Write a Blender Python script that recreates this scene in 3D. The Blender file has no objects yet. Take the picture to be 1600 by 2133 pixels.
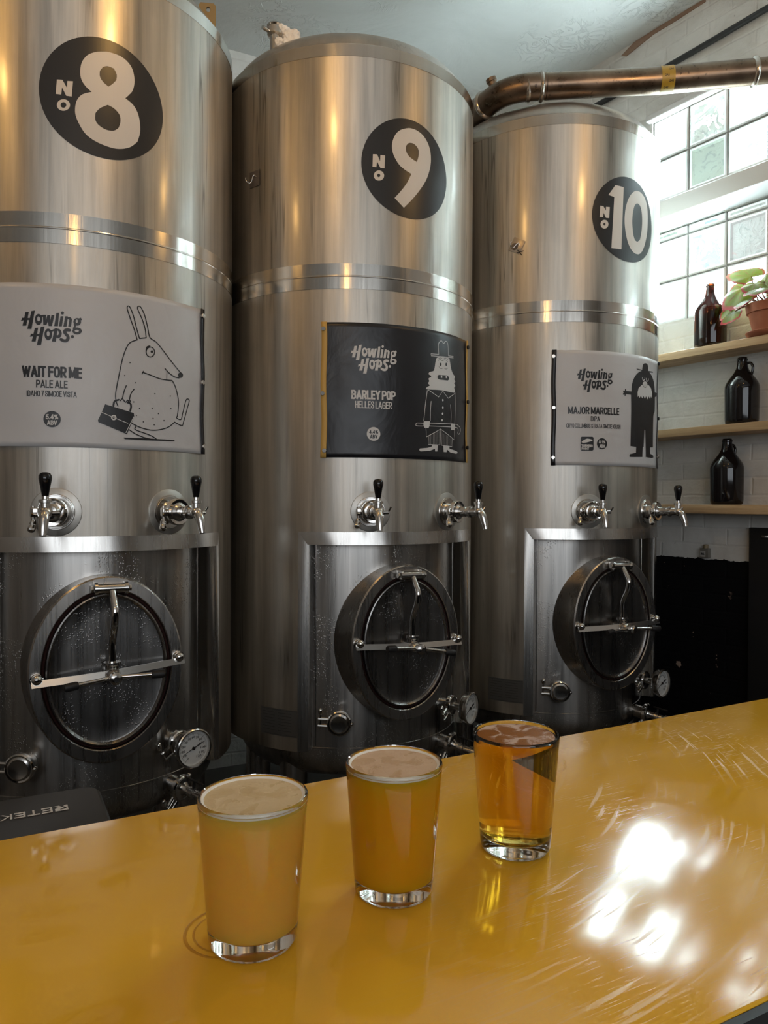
import bpy, bmesh, math, random
from mathutils import Vector, Matrix
from mathutils.geometry import tessellate_polygon
random.seed(7)
PI = math.pi
S = bpy.context.scene
COL = S.collection
R_ = math.radians

# ------------------------------------------------------------------ camera, world, exposure
CAM_Z = 1.375
cam_data = bpy.data.cameras.new('camera')
cam = bpy.data.objects.new('camera', cam_data)
COL.objects.link(cam)
cam_data.sensor_fit = 'HORIZONTAL'
cam_data.sensor_width = 36.0
cam_data.lens = 36.0 * 1553.5 / 1600.0
cam_data.clip_start = 0.01
_p, _r = R_(-0.70), R_(0.2515)
_rt = Vector((math.cos(_r), -math.sin(_r) * math.sin(_p), math.sin(_r) * math.cos(_p)))
_fw = Vector((0, math.cos(_p), math.sin(_p)))
_up = _rt.cross(_fw)
cam.matrix_world = Matrix(((_rt.x, _up.x, -_fw.x, 0), (_rt.y, _up.y, -_fw.y, 0), (_rt.z, _up.z, -_fw.z, CAM_Z), (0, 0, 0, 1)))
S.camera = cam

S.view_settings.view_transform = 'Standard'
S.view_settings.look = 'None'
S.view_settings.gamma = 1.0
S.view_settings.use_curve_mapping = False
S.view_settings.exposure = 0.62
S.cycles.max_bounces = 10
S.cycles.transmission_bounces = 10
S.cycles.glossy_bounces = 5
S.cycles.diffuse_bounces = 3
S.cycles.sample_clamp_indirect = 6.0
S.cycles.use_denoising = True
S.cycles.use_adaptive_sampling = True
S.cycles.adaptive_threshold = 0.035
try:
    S.cycles.denoiser = 'OPENIMAGEDENOISE'
except Exception:
    pass

world = bpy.data.worlds.new('sky')
S.world = world
world.use_nodes = True
world.node_tree.nodes['Background'].inputs[0].default_value = (0.75, 0.88, 1.0, 1)
world.node_tree.nodes['Background'].inputs[1].default_value = 0.8

WIN_POWER = 38.0        # strength of the daylight in the glass blocks
LAMP_POWER = 72.0      # filament bulbs
REAR_FILL = 42.0        # added fill light behind the camera, out of view (W)

# frames of reference: the tank row, the right wall, the bar
TH = R_(63.52)
ROW = Vector((math.sin(TH), math.cos(TH), 0))
BACK = Vector((-math.cos(TH), math.sin(TH), 0))
ROW_RZ = R_(90 - 63.52)
WB = R_(-34)
WN = Vector((math.cos(WB), -math.sin(WB), 0))
WD = Vector((math.sin(WB), math.cos(WB), 0))
WALL_D = 3.16
WALL_RZ = R_(-56)
WALL_O = WN * WALL_D
BAR_RZ = R_(28.0)
CEIL_Z = 3.705


def area_light(name, loc, target, sx, sy, power, color):
    d = bpy.data.lights.new(name, 'AREA')
    d.shape = 'RECTANGLE'
    d.size, d.size_y = sx, sy
    d.energy = power
    d.color = color
    o = bpy.data.objects.new(name, d)
    COL.objects.link(o)
    o.location = loc
    o.rotation_euler = (Vector(target) - Vector(loc)).to_track_quat('-Z', 'Y').to_euler()
    return o


def row_pt(e, n, z=0.0):
    return ROW * e + BACK * n + Vector((0, 0, z))


area_light('rear_fill_light', row_pt(-1.0, -3.80, 2.28), row_pt(-0.4, 0.6, 1.6), 5.2, 1.9, REAR_FILL, (0.95, 0.97, 1.0))  # added lamp: fills the tank fronts and posters from behind the camera

# ------------------------------------------------------------------ helpers: objects
def setp(o, label=None, cat=None, group=None, kind=None):
    if label: o['label'] = label
    if cat: o['category'] = cat
    if group: o['group'] = group
    if kind: o['kind'] = kind
    return o


def thing(name, label, cat, loc=(0, 0, 0), rz=0.0, group=None):
    o = bpy.data.objects.new(name, None)
    o.empty_display_size = 0.05
    COL.objects.link(o)
    o.location = loc
    o.rotation_euler = (0, 0, rz)
    return setp(o, label, cat, group)


def obj(name, bm, mat, parent=None, smooth=35):
    me = bpy.data.meshes.new(name)
    bmesh.ops.recalc_face_normals(bm, faces=bm.faces)
    bm.to_mesh(me)
    bm.free()
    if mat: me.materials.append(mat)
    if smooth:
        for p in me.polygons: p.use_smooth = True
        me.set_sharp_from_angle(angle=R_(smooth))
    o = bpy.data.objects.new(name, me)
    COL.objects.link(o)
    if parent: o.parent = parent
    return o


def BM(): return bmesh.new()


def basis(axis):
    a = Vector(axis).normalized()
    t = Vector((0, 0, 1)) if abs(a.z) < 0.95 else Vector((1, 0, 0))
    x = t.cross(a).normalized()
    return x, a.cross(x), a


def lathe(bm, prof, o=(0, 0, 0), axis=(0, 0, 1), seg=32, sx=1.0, sy=1.0, caps=False):
    """revolve (r, h) about axis through o; sx, sy scale the two radial directions"""
    x, y, a = basis(axis)
    o = Vector(o)
    rings = []
    for r, h in prof:
        if r < 1e-6:
            rings.append([bm.verts.new(o + a * h)])
        else:
            rings.append([bm.verts.new(o + a * h + x * (r * sx * math.cos(2 * PI * i / seg)) + y * (r * sy * math.sin(2 * PI * i / seg))) for i in range(seg)])
    for A, B in zip(rings, rings[1:]):
        for i in range(seg):
            j = (i + 1) % seg
            if len(A) == 1 and len(B) == 1: continue
            if len(A) == 1: bm.faces.new((A[0], B[i], B[j]))
            elif len(B) == 1: bm.faces.new((A[i], A[j], B[0]))
            else: bm.faces.new((A[i], A[j], B[j], B[i]))
    if caps:
        if len(rings[0]) > 1: bm.faces.new(rings[0])
        if len(rings[-1]) > 1: bm.faces.new(rings[-1])
    return bm


def oval_rings(bm, prof, zc, seg=72, close=False):
    """rings in the tank frame facing -y: (a, b, D) half width, half height, distance out"""
    rings = []
    for a, b, D in prof:
        if a < 1e-6: rings.append([bm.verts.new((0, -D, zc))])
        else: rings.append([bm.verts.new((a * math.cos(2 * PI * i / seg), -D, zc + b * math.sin(2 * PI * i / seg))) for i in range(seg)])
    pairs = list(zip(rings, rings[1:])) + ([(rings[-1], rings[0])] if close else [])
    for A, B in pairs:
        for i in range(seg):
            j = (i + 1) % seg
            if len(B) == 1: bm.faces.new((A[i], A[j], B[0]))
            else: bm.faces.new((A[i], A[j], B[j], B[i]))
    return bm


def smooth_path(pts, n=6):
    pts = [Vector(p) for p in pts]
    out = []
    for i in range(len(pts) - 1):
        p0 = pts[max(i - 1, 0)]; p1 = pts[i]; p2 = pts[i + 1]; p3 = pts[min(i + 2, len(pts) - 1)]
        for j in range(n):
            t = j / n
            out.append(0.5 * ((2 * p1) + (p2 - p0) * t + (2 * p0 - 5 * p1 + 4 * p2 - p3) * t * t + (3 * p1 - p0 - 3 * p2 + p3) * t ** 3))
    out.append(pts[-1])
    return out


def tube(bm, pts, r, seg=12, caps=True):
    pts = [Vector(p) for p in pts]
    rr = r if isinstance(r, (list, tuple)) else [r] * len(pts)
    d0 = (pts[1] - pts[0]).normalized()
    x, y, _ = basis(d0)
    rings = []
    for i, p in enumerate(pts):
        d = (pts[min(i + 1, len(pts) - 1)] - pts[max(i - 1, 0)]).normalized()
        x = (x - d * x.dot(d)).normalized()
        y = d.cross(x)
        rings.append([bm.verts.new(p + x * (rr[i] * math.cos(2 * PI * k / seg)) + y * (rr[i] * math.sin(2 * PI * k / seg))) for k in range(seg)])
    for A, B in zip(rings, rings[1:]):
        for i in range(seg):
            j = (i + 1) % seg
            bm.faces.new((A[i], A[j], B[j], B[i]))
    if caps:
        bm.faces.new(rings[0]); bm.faces.new(rings[-1])
    return bm


def box(bm, lo, hi, M=None, bev=0.0):
    vs = [bm.verts.new((x, y, z)) for x in (lo[0], hi[0]) for y in (lo[1], hi[1]) for z in (lo[2], hi[2])]
    fs = [bm.faces.new([vs[i] for i in f]) for f in ((0, 1, 3, 2), (4, 6, 7, 5), (0, 4, 5, 1), (2, 3, 7, 6), (0, 2, 6, 4), (1, 5, 7, 3))]
    if bev > 0:
        es = list({e for f in fs for e in f.edges})
        r = bmesh.ops.bevel(bm, geom=es, offset=bev, segments=3, affect='EDGES', profile=0.5)
        vs = list({v for f in r['faces'] for v in f.verts} | {v for v in vs if v.is_valid})
    if M is not None:
        bmesh.ops.transform(bm, matrix=M, verts=vs)
    return bm


def ball(bm, c, r, sc=(1, 1, 1), u=20, v=12):
    M = Matrix.Translation(Vector(c)) @ Matrix.Diagonal((sc[0], sc[1], sc[2], 1))
    bmesh.ops.create_uvsphere(bm, u_segments=u, v_segments=v, radius=r, matrix=M)
    return bm


# ------------------------------------------------------------------ helpers: flat artwork wrapped onto surfaces
def stroke_poly(pts, w):
    out_l, out_r = [], []
    n = len(pts)
    for i, p in enumerate(pts):
        a = pts[max(i - 1, 0)]; b = pts[min(i + 1, n - 1)]
        dx, dy = b[0] - a[0], b[1] - a[1]
        l = math.hypot(dx, dy) or 1.0
        nx, ny = -dy / l * w / 2, dx / l * w / 2
        out_l.append((p[0] + nx, p[1] + ny)); out_r.append((p[0] - nx, p[1] - ny))
    return out_l, out_r


def art_mesh(bm, items, fmap, step=12.0):
    """items: ('P', outline, holes) or ('S', line, width), all in mm; fmap(u, v) gives the 3-D point"""
    for it in items:
        tmp = BM()
        if it[0] == 'P':
            loops = [it[1]] + list(it[2])
            flat = [q for L in loops for q in L]
            vs = [tmp.verts.new((q[0], q[1], 0)) for q in flat]
            for t in tessellate_polygon([[Vector((q[0], q[1], 0)) for q in L] for L in loops]):
                try: tmp.faces.new([vs[k] for k in t])
                except ValueError: pass
        else:
            L, Rr = stroke_poly(it[1], it[2])
            a = [tmp.verts.new((q[0], q[1], 0)) for q in L]; b = [tmp.verts.new((q[0], q[1], 0)) for q in Rr]
            for i in range(len(a) - 1): tmp.faces.new((a[i], a[i + 1], b[i + 1], b[i]))
            for e in (it[1][0], it[1][-1]):
                c = [tmp.verts.new((e[0] + it[2] / 2 * math.cos(k * PI / 4), e[1] + it[2] / 2 * math.sin(k * PI / 4), 0)) for k in range(8)]
                tmp.faces.new(c)
        append_flat(bm, tmp, fmap, step)
    return bm


def append_flat(bm, tmp, fmap, step):
    if step and tmp.verts:
        x0 = min(v.co.x for v in tmp.verts); x1 = max(v.co.x for v in tmp.verts)
        x = math.ceil(x0 / step) * step
        while x < x1:
            bmesh.ops.bisect_plane(tmp, geom=tmp.verts[:] + tmp.edges[:] + tmp.faces[:], plane_co=(x, 0, 0), plane_no=(1, 0, 0))
            x += step
    m = {}
    for v in tmp.verts: m[v] = bm.verts.new(fmap(v.co.x, v.co.y))
    for f in tmp.faces:
        vv = [m[v] for v in f.verts]
        if f.normal.z < 0: vv.reverse()
        try: bm.faces.new(vv)
        except ValueError: pass
    tmp.free()


_tc = {}
def text_shape(body, bold):
    k = (body, bold)
    if k in _tc: return _tc[k]
    cu = bpy.data.curves.new('lettering', 'FONT')
    cu.body = body
    cu.resolution_u = 3
    cu.offset = bold
    cu.space_character = 1.0 + bold * 1.2
    o = bpy.data.objects.new('lettering', cu)
    COL.objects.link(o)
    bpy.context.view_layer.update()
    me = bpy.data.meshes.new_from_object(o.evaluated_get(bpy.context.evaluated_depsgraph_get()))
    vs = [(v.co.x, v.co.y) for v in me.vertices]
    fs = [tuple(p.vertices) for p in me.polygons]
    bpy.data.objects.remove(o); bpy.data.curves.remove(cu); bpy.data.meshes.remove(me)
    x0 = min(v[0] for v in vs); x1 = max(v[0] for v in vs); y0 = min(v[1] for v in vs); y1 = max(v[1] for v in vs)
    vs = [((x - x0) / (x1 - x0), (y - y0) / (y1 - y0)) for x, y in vs]
    _tc[k] = (vs, fs)
    return vs, fs


def text_mesh(bm, body, b, fmap, bold=0.0, step=12.0):
    """set body into the box b = (u0, v0, u1, v1)"""
    vs, fs = text_shape(body, bold)
    tmp = BM()
    vv = [tmp.verts.new((b[0] + x * (b[2] - b[0]), b[1] + y * (b[3] - b[1]), 0)) for x, y in vs]
    for f in fs:
        try: tmp.faces.new([vv[i] for i in f])
        except ValueError: pass
    tmp.normal_update()
    append_flat(bm, tmp, fmap, step)

# condensed grotesque capitals for the posters: (width, straight strokes, curved strokes) in a unit box
_O = [(.5, 1), (.12, .9), (0, .5), (.12, .1), (.5, 0), (.88, .1), (1, .5), (.88, .9), (.5, 1)]
_C = [(1, .70), (.9, .93), (.5, 1), (.1, .9), (0, .5), (.1, .1), (.5, 0), (.9, .07), (1, .30)]
_V0 = [(0, 0), (0, 1)]
GLYPH = {
    'A': (.60, [[(0, 0), (.5, 1)], [(.5, 1), (1, 0)], [(.2, .27), (.8, .27)]], []),
    'B': (.50, [_V0], [[(0, 1), (.6, 1), (.92, .88), (.92, .65), (.6, .53), (0, .53)], [(0, .53), (.65, .53), (1, .4), (1, .14), (.65, 0), (0, 0)]]),
    'C': (.50, [], [_C]),
    'D': (.50, [_V0], [[(0, 1), (.55, 1), (.93, .86), (1, .5), (.93, .14), (.55, 0), (0, 0)]]),
    'E': (.42, [_V0, [(0, 1), (1, 1)], [(0, .52), (.9, .52)], [(0, 0), (1, 0)]], []),
    'F': (.42, [_V0, [(0, 1), (1, 1)], [(0, .50), (.9, .50)]], []),
    'G': (.52, [[(1, .46), (1, .02)], [(.58, .46), (1, .46)]], [_C[:-1] + [(1, .25)]]),
    'H': (.50, [_V0, [(1, 0), (1, 1)], [(0, .52), (1, .52)]], []),
    'I': (.0, [_V0], []),
    'J': (.40, [[(1, 1), (1, .3)]], [[(1, .32), (.9, .06), (.5, 0), (.1, .06), (0, .32)]]),
    'K': (.52, [_V0, [(0, .36), (1, 1)], [(.32, .58), (1, 0)]], []),
    'L': (.40, [_V0, [(0, 0), (1, 0)]], []),
    'M': (.70, [_V0, [(0, 1), (.5, .1)], [(.5, .1), (1, 1)], [(1, 1), (1, 0)]], []),
    'N': (.52, [_V0, [(0, 1), (1, 0)], [(1, 0), (1, 1)]], []),
    'O': (.52, [], [_O]),
    'P': (.48, [_V0], [[(0, 1), (.6, 1), (1, .9), (1, .58), (.6, .46), (0, .46)]]),
    'R': (.50, [_V0, [(.5, .46), (1, 0)]], [[(0, 1), (.6, 1), (.98, .9), (.98, .58), (.6, .46), (0, .46)]]),
    'S': (.48, [], [[(.97, .73), (.86, .95), (.5, 1), (.1, .93), (.04, .73), (.25, .57), (.75, .45), (.98, .27), (.88, .06), (.5, 0), (.12, .06), (0, .28)]]),
    'T': (.46, [[(0, 1), (1, 1)], [(.5, 1), (.5, 0)]], []),
    'U': (.50, [[(0, 1), (0, .3)], [(1, .3), (1, 1)]], [[(0, .32), (.1, .06), (.5, 0), (.9, .06), (1, .32)]]),
    'V': (.56, [[(0, 1), (.5, 0)], [(.5, 0), (1, 1)]], []),
    'W': (.86, [[(0, 1), (.26, 0)], [(.26, 0), (.5, .92)], [(.5, .92), (.74, 0)], [(.74, 0), (1, 1)]], []),
    'X': (.54, [[(0, 0), (1, 1)], [(0, 1), (1, 0)]], []),
    'Y': (.54, [[(0, 1), (.5, .44)], [(1, 1), (.5, .44)], [(.5, .44), (.5, 0)]], []),
    '1': (.28, [[(.1, .78), (.9, 1)], [(.9, 1), (.9, 0)]], []),
    '4': (.50, [[(.78, 0), (.78, 1)], [(.78, 1), (0, .26)], [(0, .26), (1, .26)]], []),
    '5': (.46, [[(.95, 1), (.12, 1)], [(.12, 1), (.06, .50)]], [[(.06, .50), (.5, .63), (.93, .52), (1, .3), (.86, .05), (.45, 0), (0, .16)]]),
    '7': (.44, [[(0, 1), (1, 1)], [(1, 1), (.35, 0)]], []),
    '8': (.48, [], [[(.5, 1), (.1, .93), (.06, .74), (.5, .54), (.94, .74), (.9, .93), (.5, 1)], [(.5, .54), (.02, .36), (.02, .12), (.5, 0), (.98, .12), (.98, .36), (.5, .54)]]),
    '.': (.0, [[(0, 0), (0, .03)]], []),
    '%': (.70, [[(.22, 0), (.78, 1)]], [[(.17, 1), (0, .8), (.17, .6), (.34, .8), (.17, 1)], [(.83, .4), (.66, .2), (.83, 0), (1, .2), (.83, .4)]]),
}


def caps(bm, body, box4, fmap, weight, gap=0.10, step=12.0):
    """set body in stroked capitals filling box4; weight is the stroke as a share of the height"""
    u0, v0, u1, v1 = box4
    h = v1 - v0
    w = weight * h
    adv, x = [], 0.0
    for ch in body:
        if ch == ' ':
            x += 0.24
            continue
        g = GLYPH[ch]
        adv.append((g, x))
        x += g[0] + weight + gap
    tot = (x - gap - weight)
    sx = (u1 - u0 - w) / max(tot, 1e-3)
    items = []
    for g, gx in adv:
        f = lambda p: (u0 + w / 2 + (gx + p[0] * g[0]) * sx, v0 + w / 2 + p[1] * (h - w))
        for s in g[1]:
            a, b = f(s[0]), f(s[1])
            l = math.hypot(b[0] - a[0], b[1] - a[1]) or 1
            ex = ((b[0] - a[0]) / l * w / 2 * 0.96, (b[1] - a[1]) / l * w / 2 * 0.96)
            L, Q = stroke_poly([(a[0] - ex[0], a[1] - ex[1]), (b[0] + ex[0], b[1] + ex[1])], w)
            items.append(('P', [L[0], L[1], Q[1], Q[0]], []))
        for s in g[2]:
            pts = [f(p) for p in s]
            sm = [(q.x, q.y) for q in smooth_path([(p[0], p[1], 0) for p in pts], 4)]
            items.append(('S', sm, w))
    art_mesh(bm, items, fmap, step)


def ellipse(cx, cy, rx, ry, n=40):
    return [(cx + rx * math.cos(2 * PI * i / n), cy + ry * math.sin(2 * PI * i / n)) for i in range(n)]


def flat_obj(name, bm, mat, parent):
    me = bpy.data.meshes.new(name)
    bm.to_mesh(me); bm.free()
    me.materials.append(mat)
    o = bpy.data.objects.new(name, me)
    COL.objects.link(o)
    o.parent = parent
    return o


# ------------------------------------------------------------------ helpers: materials
class NT:
    def __init__(s, name):
        s.m = bpy.data.materials.new(name)
        s.m.use_nodes = True
        s.t = s.m.node_tree
        s.b = s.t.nodes['Principled BSDF']
    def n(s, typ, ins=None, **kw):
        nd = s.t.nodes.new(typ)
        for k, v in kw.items(): setattr(nd, k, v)
        for k, v in (ins or {}).items(): s.put(nd.inputs[k], v)
        return nd
    def put(s, sock, v):
        if isinstance(v, bpy.types.NodeSocket): s.t.links.new(v, sock)
        else: sock.default_value = v
    def set(s, **kw):
        for k, v in kw.items(): s.put(s.b.inputs[k.replace('_', ' ')], v)
        return s
    def coords(s, kind='Object', scale=(1, 1, 1), rot=(0, 0, 0), loc=(0, 0, 0)):
        tc = s.n('ShaderNodeTexCoord')
        return s.n('ShaderNodeMapping', {'Vector': tc.outputs[kind], 'Scale': scale, 'Rotation': rot, 'Location': loc}).outputs[0]
    def noise(s, vec, scale=5, detail=4, rough=0.55, dist=0.0):
        return s.n('ShaderNodeTexNoise', {'Vector': vec, 'Scale': scale, 'Detail': detail, 'Roughness': rough, 'Distortion': dist}).outputs[0]
    def ramp(s, fac, stops, interp='LINEAR'):
        r = s.n('ShaderNodeValToRGB', {'Fac': fac})
        cr = r.color_ramp
        cr.interpolation = interp
        while len(cr.elements) < len(stops): cr.elements.new(0.5)
        for e, (p, c) in zip(cr.elements, stops):
            e.position = p
            e.color = c if len(c) == 4 else (*c, 1)
        return r.outputs[0]
    def mix(s, a, b, fac, mode='MIX'):
        nd = s.n('ShaderNodeMix', data_type='RGBA', blend_type=mode)
        s.put(nd.inputs[0], fac); s.put(nd.inputs[6], a); s.put(nd.inputs[7], b)
        return nd.outputs[2]
    def math(s, op, a, b=0.5, c=None):
        nd = s.n('ShaderNodeMath', operation=op)
        s.put(nd.inputs[0], a); s.put(nd.inputs[1], b)
        if c is not None: s.put(nd.inputs[2], c)
        return nd.outputs[0]
    def maprange(s, v, a, b, c, d):
        return s.n('ShaderNodeMapRange', {0: v, 1: a, 2: b, 3: c, 4: d}).outputs[0]
    def bump(s, h, strength=0.2, dist=0.01):
        s.put(s.b.inputs['Normal'], s.n('ShaderNodeBump', {'Height': h, 'Strength': strength, 'Distance': dist}).outputs[0])
        return s


def g3(v): return (v, v, v, 1)


def plain(name, col, rough=0.5, metal=0.0, **kw):
    m = NT(name)
    m.set(Base_Color=(*col, 1), Roughness=rough, Metallic=metal, **kw)
    return m.m


def steel(name, base, rough, aniso=0.0, streak=0.0, wet=0.0, bump=0.10, coat=0.0):
    m = NT(name)
    c = m.coords('Object', (22, 22, 0.9))
    st = m.noise(c, 1.0, 6, 0.6)
    fine = m.noise(m.coords('Object', (160, 160, 5)), 1.0, 3, 0.6)
    blot = m.noise(m.coords('Object', (5, 5, 3)), 1.0, 5, 0.6)
    col = m.mix((*[x * (1 - 0.55 * streak) for x in base], 1), (*[min(1, x * (1 + 0.25 * streak)) for x in base], 1), m.ramp(st, [(0.3, g3(0)), (0.7, g3(1))]))
    if streak > 0:
        # thin dried drip lines and scattered stains
        drip = m.noise(m.coords('Object', (30, 30, 0.6)), 1.0, 3, 0.5, 0.35)
        dm = m.ramp(drip, [(0.478, g3(0)), (0.5, g3(1)), (0.522, g3(0))])
        where = m.ramp(m.noise(m.coords('Object', (7, 7, 1.6)), 1.0, 2), [(0.5, g3(0)), (0.62, g3(1))])
        col = m.mix(col, (*[x * 0.35 for x in base], 1), m.math('MULTIPLY', m.math('MULTIPLY', dm, where), 1.1 * streak))
        col = m.mix(col, (*[x * 0.62 for x in base], 1), m.math('MULTIPLY', m.ramp(blot, [(0.5, g3(0)), (0.75, g3(1))]), 0.6 * streak))
    ro = m.maprange(st, 0.25, 0.75, rough * 0.82, rough * 1.22)
    ro = m.math('ADD', ro, m.maprange(fine, 0.3, 0.7, -0.03, 0.03))
    m.set(Base_Color=col, Metallic=1.0, Roughness=ro)
    if aniso > 0:
        tg = m.n('ShaderNodeTangent', direction_type='RADIAL', axis='Z')
        m.set(Anisotropic=aniso, Anisotropic_Rotation=0.25, Tangent=tg.outputs[0])
    if coat > 0:
        m.set(Coat_Weight=coat, Coat_Roughness=0.16, Coat_IOR=2.2)
    h = m.math('ADD', m.math('MULTIPLY', fine, 0.5), st)
    if wet > 0:
        v = m.n('ShaderNodeTexVoronoi', {'Vector': m.coords('Object', (1, 1, 0.7)), 'Scale': 190.0})
        dr = m.ramp(v.outputs['Distance'], [(0.12, g3(1)), (0.3, g3(0))])
        wm = m.ramp(m.noise(m.coords('Object', (9, 9, 6)), 1.0, 3), [(0.48, g3(0)), (0.62, g3(1))])
        h = m.math('ADD', m.math('MULTIPLY', h, 0.4), m.math('MULTIPLY', m.math('MULTIPLY', dr, wm), wet * 2.2))
    m.bump(h, bump if wet == 0 else 0.3, 0.0025)
    return m.m

# ------------------------------------------------------------------ materials
STEEL = (0.60, 0.562, 0.50)
M_SHELL = steel('brushed_steel_shell', STEEL, 0.47, 0.60, 0.8, coat=0.22)
M_BAND = steel('polished_steel_band', (0.66, 0.63, 0.58), 0.17, 0.45, 0.2)
M_PANEL = steel('steel_vessel_front', (0.50, 0.48, 0.455), 0.31, 0.6, 0.7, wet=1.0)
M_TRIM = steel('steel_bevel', (0.55, 0.53, 0.50), 0.25, 0.4, 0.12, bump=0.02)
M_PAD = steel('ground_steel_pad', (0.50, 0.48, 0.44), 0.42, 0.0, 0.1, bump=0.02)
M_DOME = steel('steel_dome', (0.56, 0.53, 0.49), 0.42, 0.0, 0.3)
M_FLANGE = steel('machined_steel', (0.50, 0.475, 0.445), 0.28, 0.0, 0.07, bump=0.008)
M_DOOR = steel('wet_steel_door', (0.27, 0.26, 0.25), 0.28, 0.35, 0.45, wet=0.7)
M_CHROME = plain('polished_chrome', (0.72, 0.70, 0.67), 0.09, 1.0)
M_CHROME2 = plain('satin_chrome', (0.62, 0.60, 0.57), 0.2, 1.0)
M_BLACKPL = plain('black_gloss_plastic', (0.006, 0.006, 0.007), 0.12)
M_RUBBER = plain('black_rubber', (0.012, 0.011, 0.011), 0.55)
M_GASKET = plain('dark_red_gasket', (0.035, 0.012, 0.010), 0.5)
M_INK = plain('black_print', (0.012, 0.012, 0.014), 0.42)
M_BADGE = plain('black_vinyl', (0.020, 0.020, 0.021), 0.34)
M_BARE = plain('white_vinyl_numerals', (0.66, 0.615, 0.56), 0.45)
M_WHITEINK = plain('white_print', (0.66, 0.64, 0.62), 0.5)
M_MAGNET = plain('nickel_magnet', (0.60, 0.57, 0.53), 0.25, 1.0)
M_DARKMAG = plain('dark_magnet', (0.02, 0.02, 0.02), 0.4, 0.6)
M_YSTRIP = plain('ochre_paper_strip', (0.60, 0.36, 0.09), 0.6)
M_LUG = plain('brown_lacquered_steel', (0.25, 0.19, 0.10), 0.45, 0.5)
M_WAD = plain('white_cotton', (0.84, 0.82, 0.78), 0.95)
M_COPPER = None


def paper(name, col):
    m = NT(name)
    n1 = m.noise(m.coords('Object', (6, 6, 4)), 1.0, 4, 0.6, 0.6)
    m.set(Base_Color=(*col, 1), Roughness=m.maprange(n1, 0.3, 0.7, 0.30, 0.45))
    crease = m.n('ShaderNodeTexVoronoi', {'Vector': m.coords('Object', (7, 7, 6)), 'Scale': 1.0}, feature='SMOOTH_F1')
    m.bump(m.math('ADD', n1, m.math('MULTIPLY', crease.outputs['Distance'], 0.7)), 0.35, 0.012)
    return m.m


M_PAPER = paper('white_poster_paper', (0.56, 0.545, 0.54))
M_BLACKPAPER = paper('black_poster_paper', (0.012, 0.012, 0.015))


def pipe_mat():
    m = NT('tarnished_pipe_steel')
    n1 = m.noise(m.coords('Object', (9, 9, 9)), 1.0, 5, 0.6)
    sp = m.noise(m.coords('Object', (60, 60, 60)), 1.0, 3, 0.6)
    col = m.ramp(n1, [(0.3, (0.13, 0.09, 0.062)), (0.55, (0.22, 0.16, 0.115)), (0.8, (0.30, 0.235, 0.18))])
    col = m.mix(col, (0.05, 0.04, 0.035, 1), m.ramp(sp, [(0.62, g3(0)), (0.7, g3(0.7))]))
    m.set(Base_Color=col, Metallic=0.95, Roughness=m.maprange(n1, 0.3, 0.7, 0.25, 0.42))
    m.bump(sp, 0.06, 0.002)
    return m.m


M_PIPE = pipe_mat()


def ceiling_mat():
    m = NT('painted_plaster_ceiling')
    c = m.coords('Object', (1, 1, 1))
    n1 = m.noise(c, 1.6, 6, 0.62, 0.8)
    n2 = m.noise(c, 9.0, 5, 0.6, 1.5)
    ridge = m.ramp(n2, [(0.46, g3(0)), (0.5, g3(1)), (0.54, g3(0))])
    mask = m.ramp(m.noise(c, 2.3, 3), [(0.5, g3(0)), (0.62, g3(1))])
    h = m.math('ADD', m.math('MULTIPLY', n1, 0.7), m.math('MULTIPLY', m.math('MULTIPLY', ridge, mask), 0.35))
    m.set(Base_Color=m.ramp(n1, [(0.3, (0.56, 0.56, 0.54)), (0.7, (0.66, 0.66, 0.64))]), Roughness=0.55)
    m.bump(h, 0.55, 0.03)
    return m.m


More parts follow.
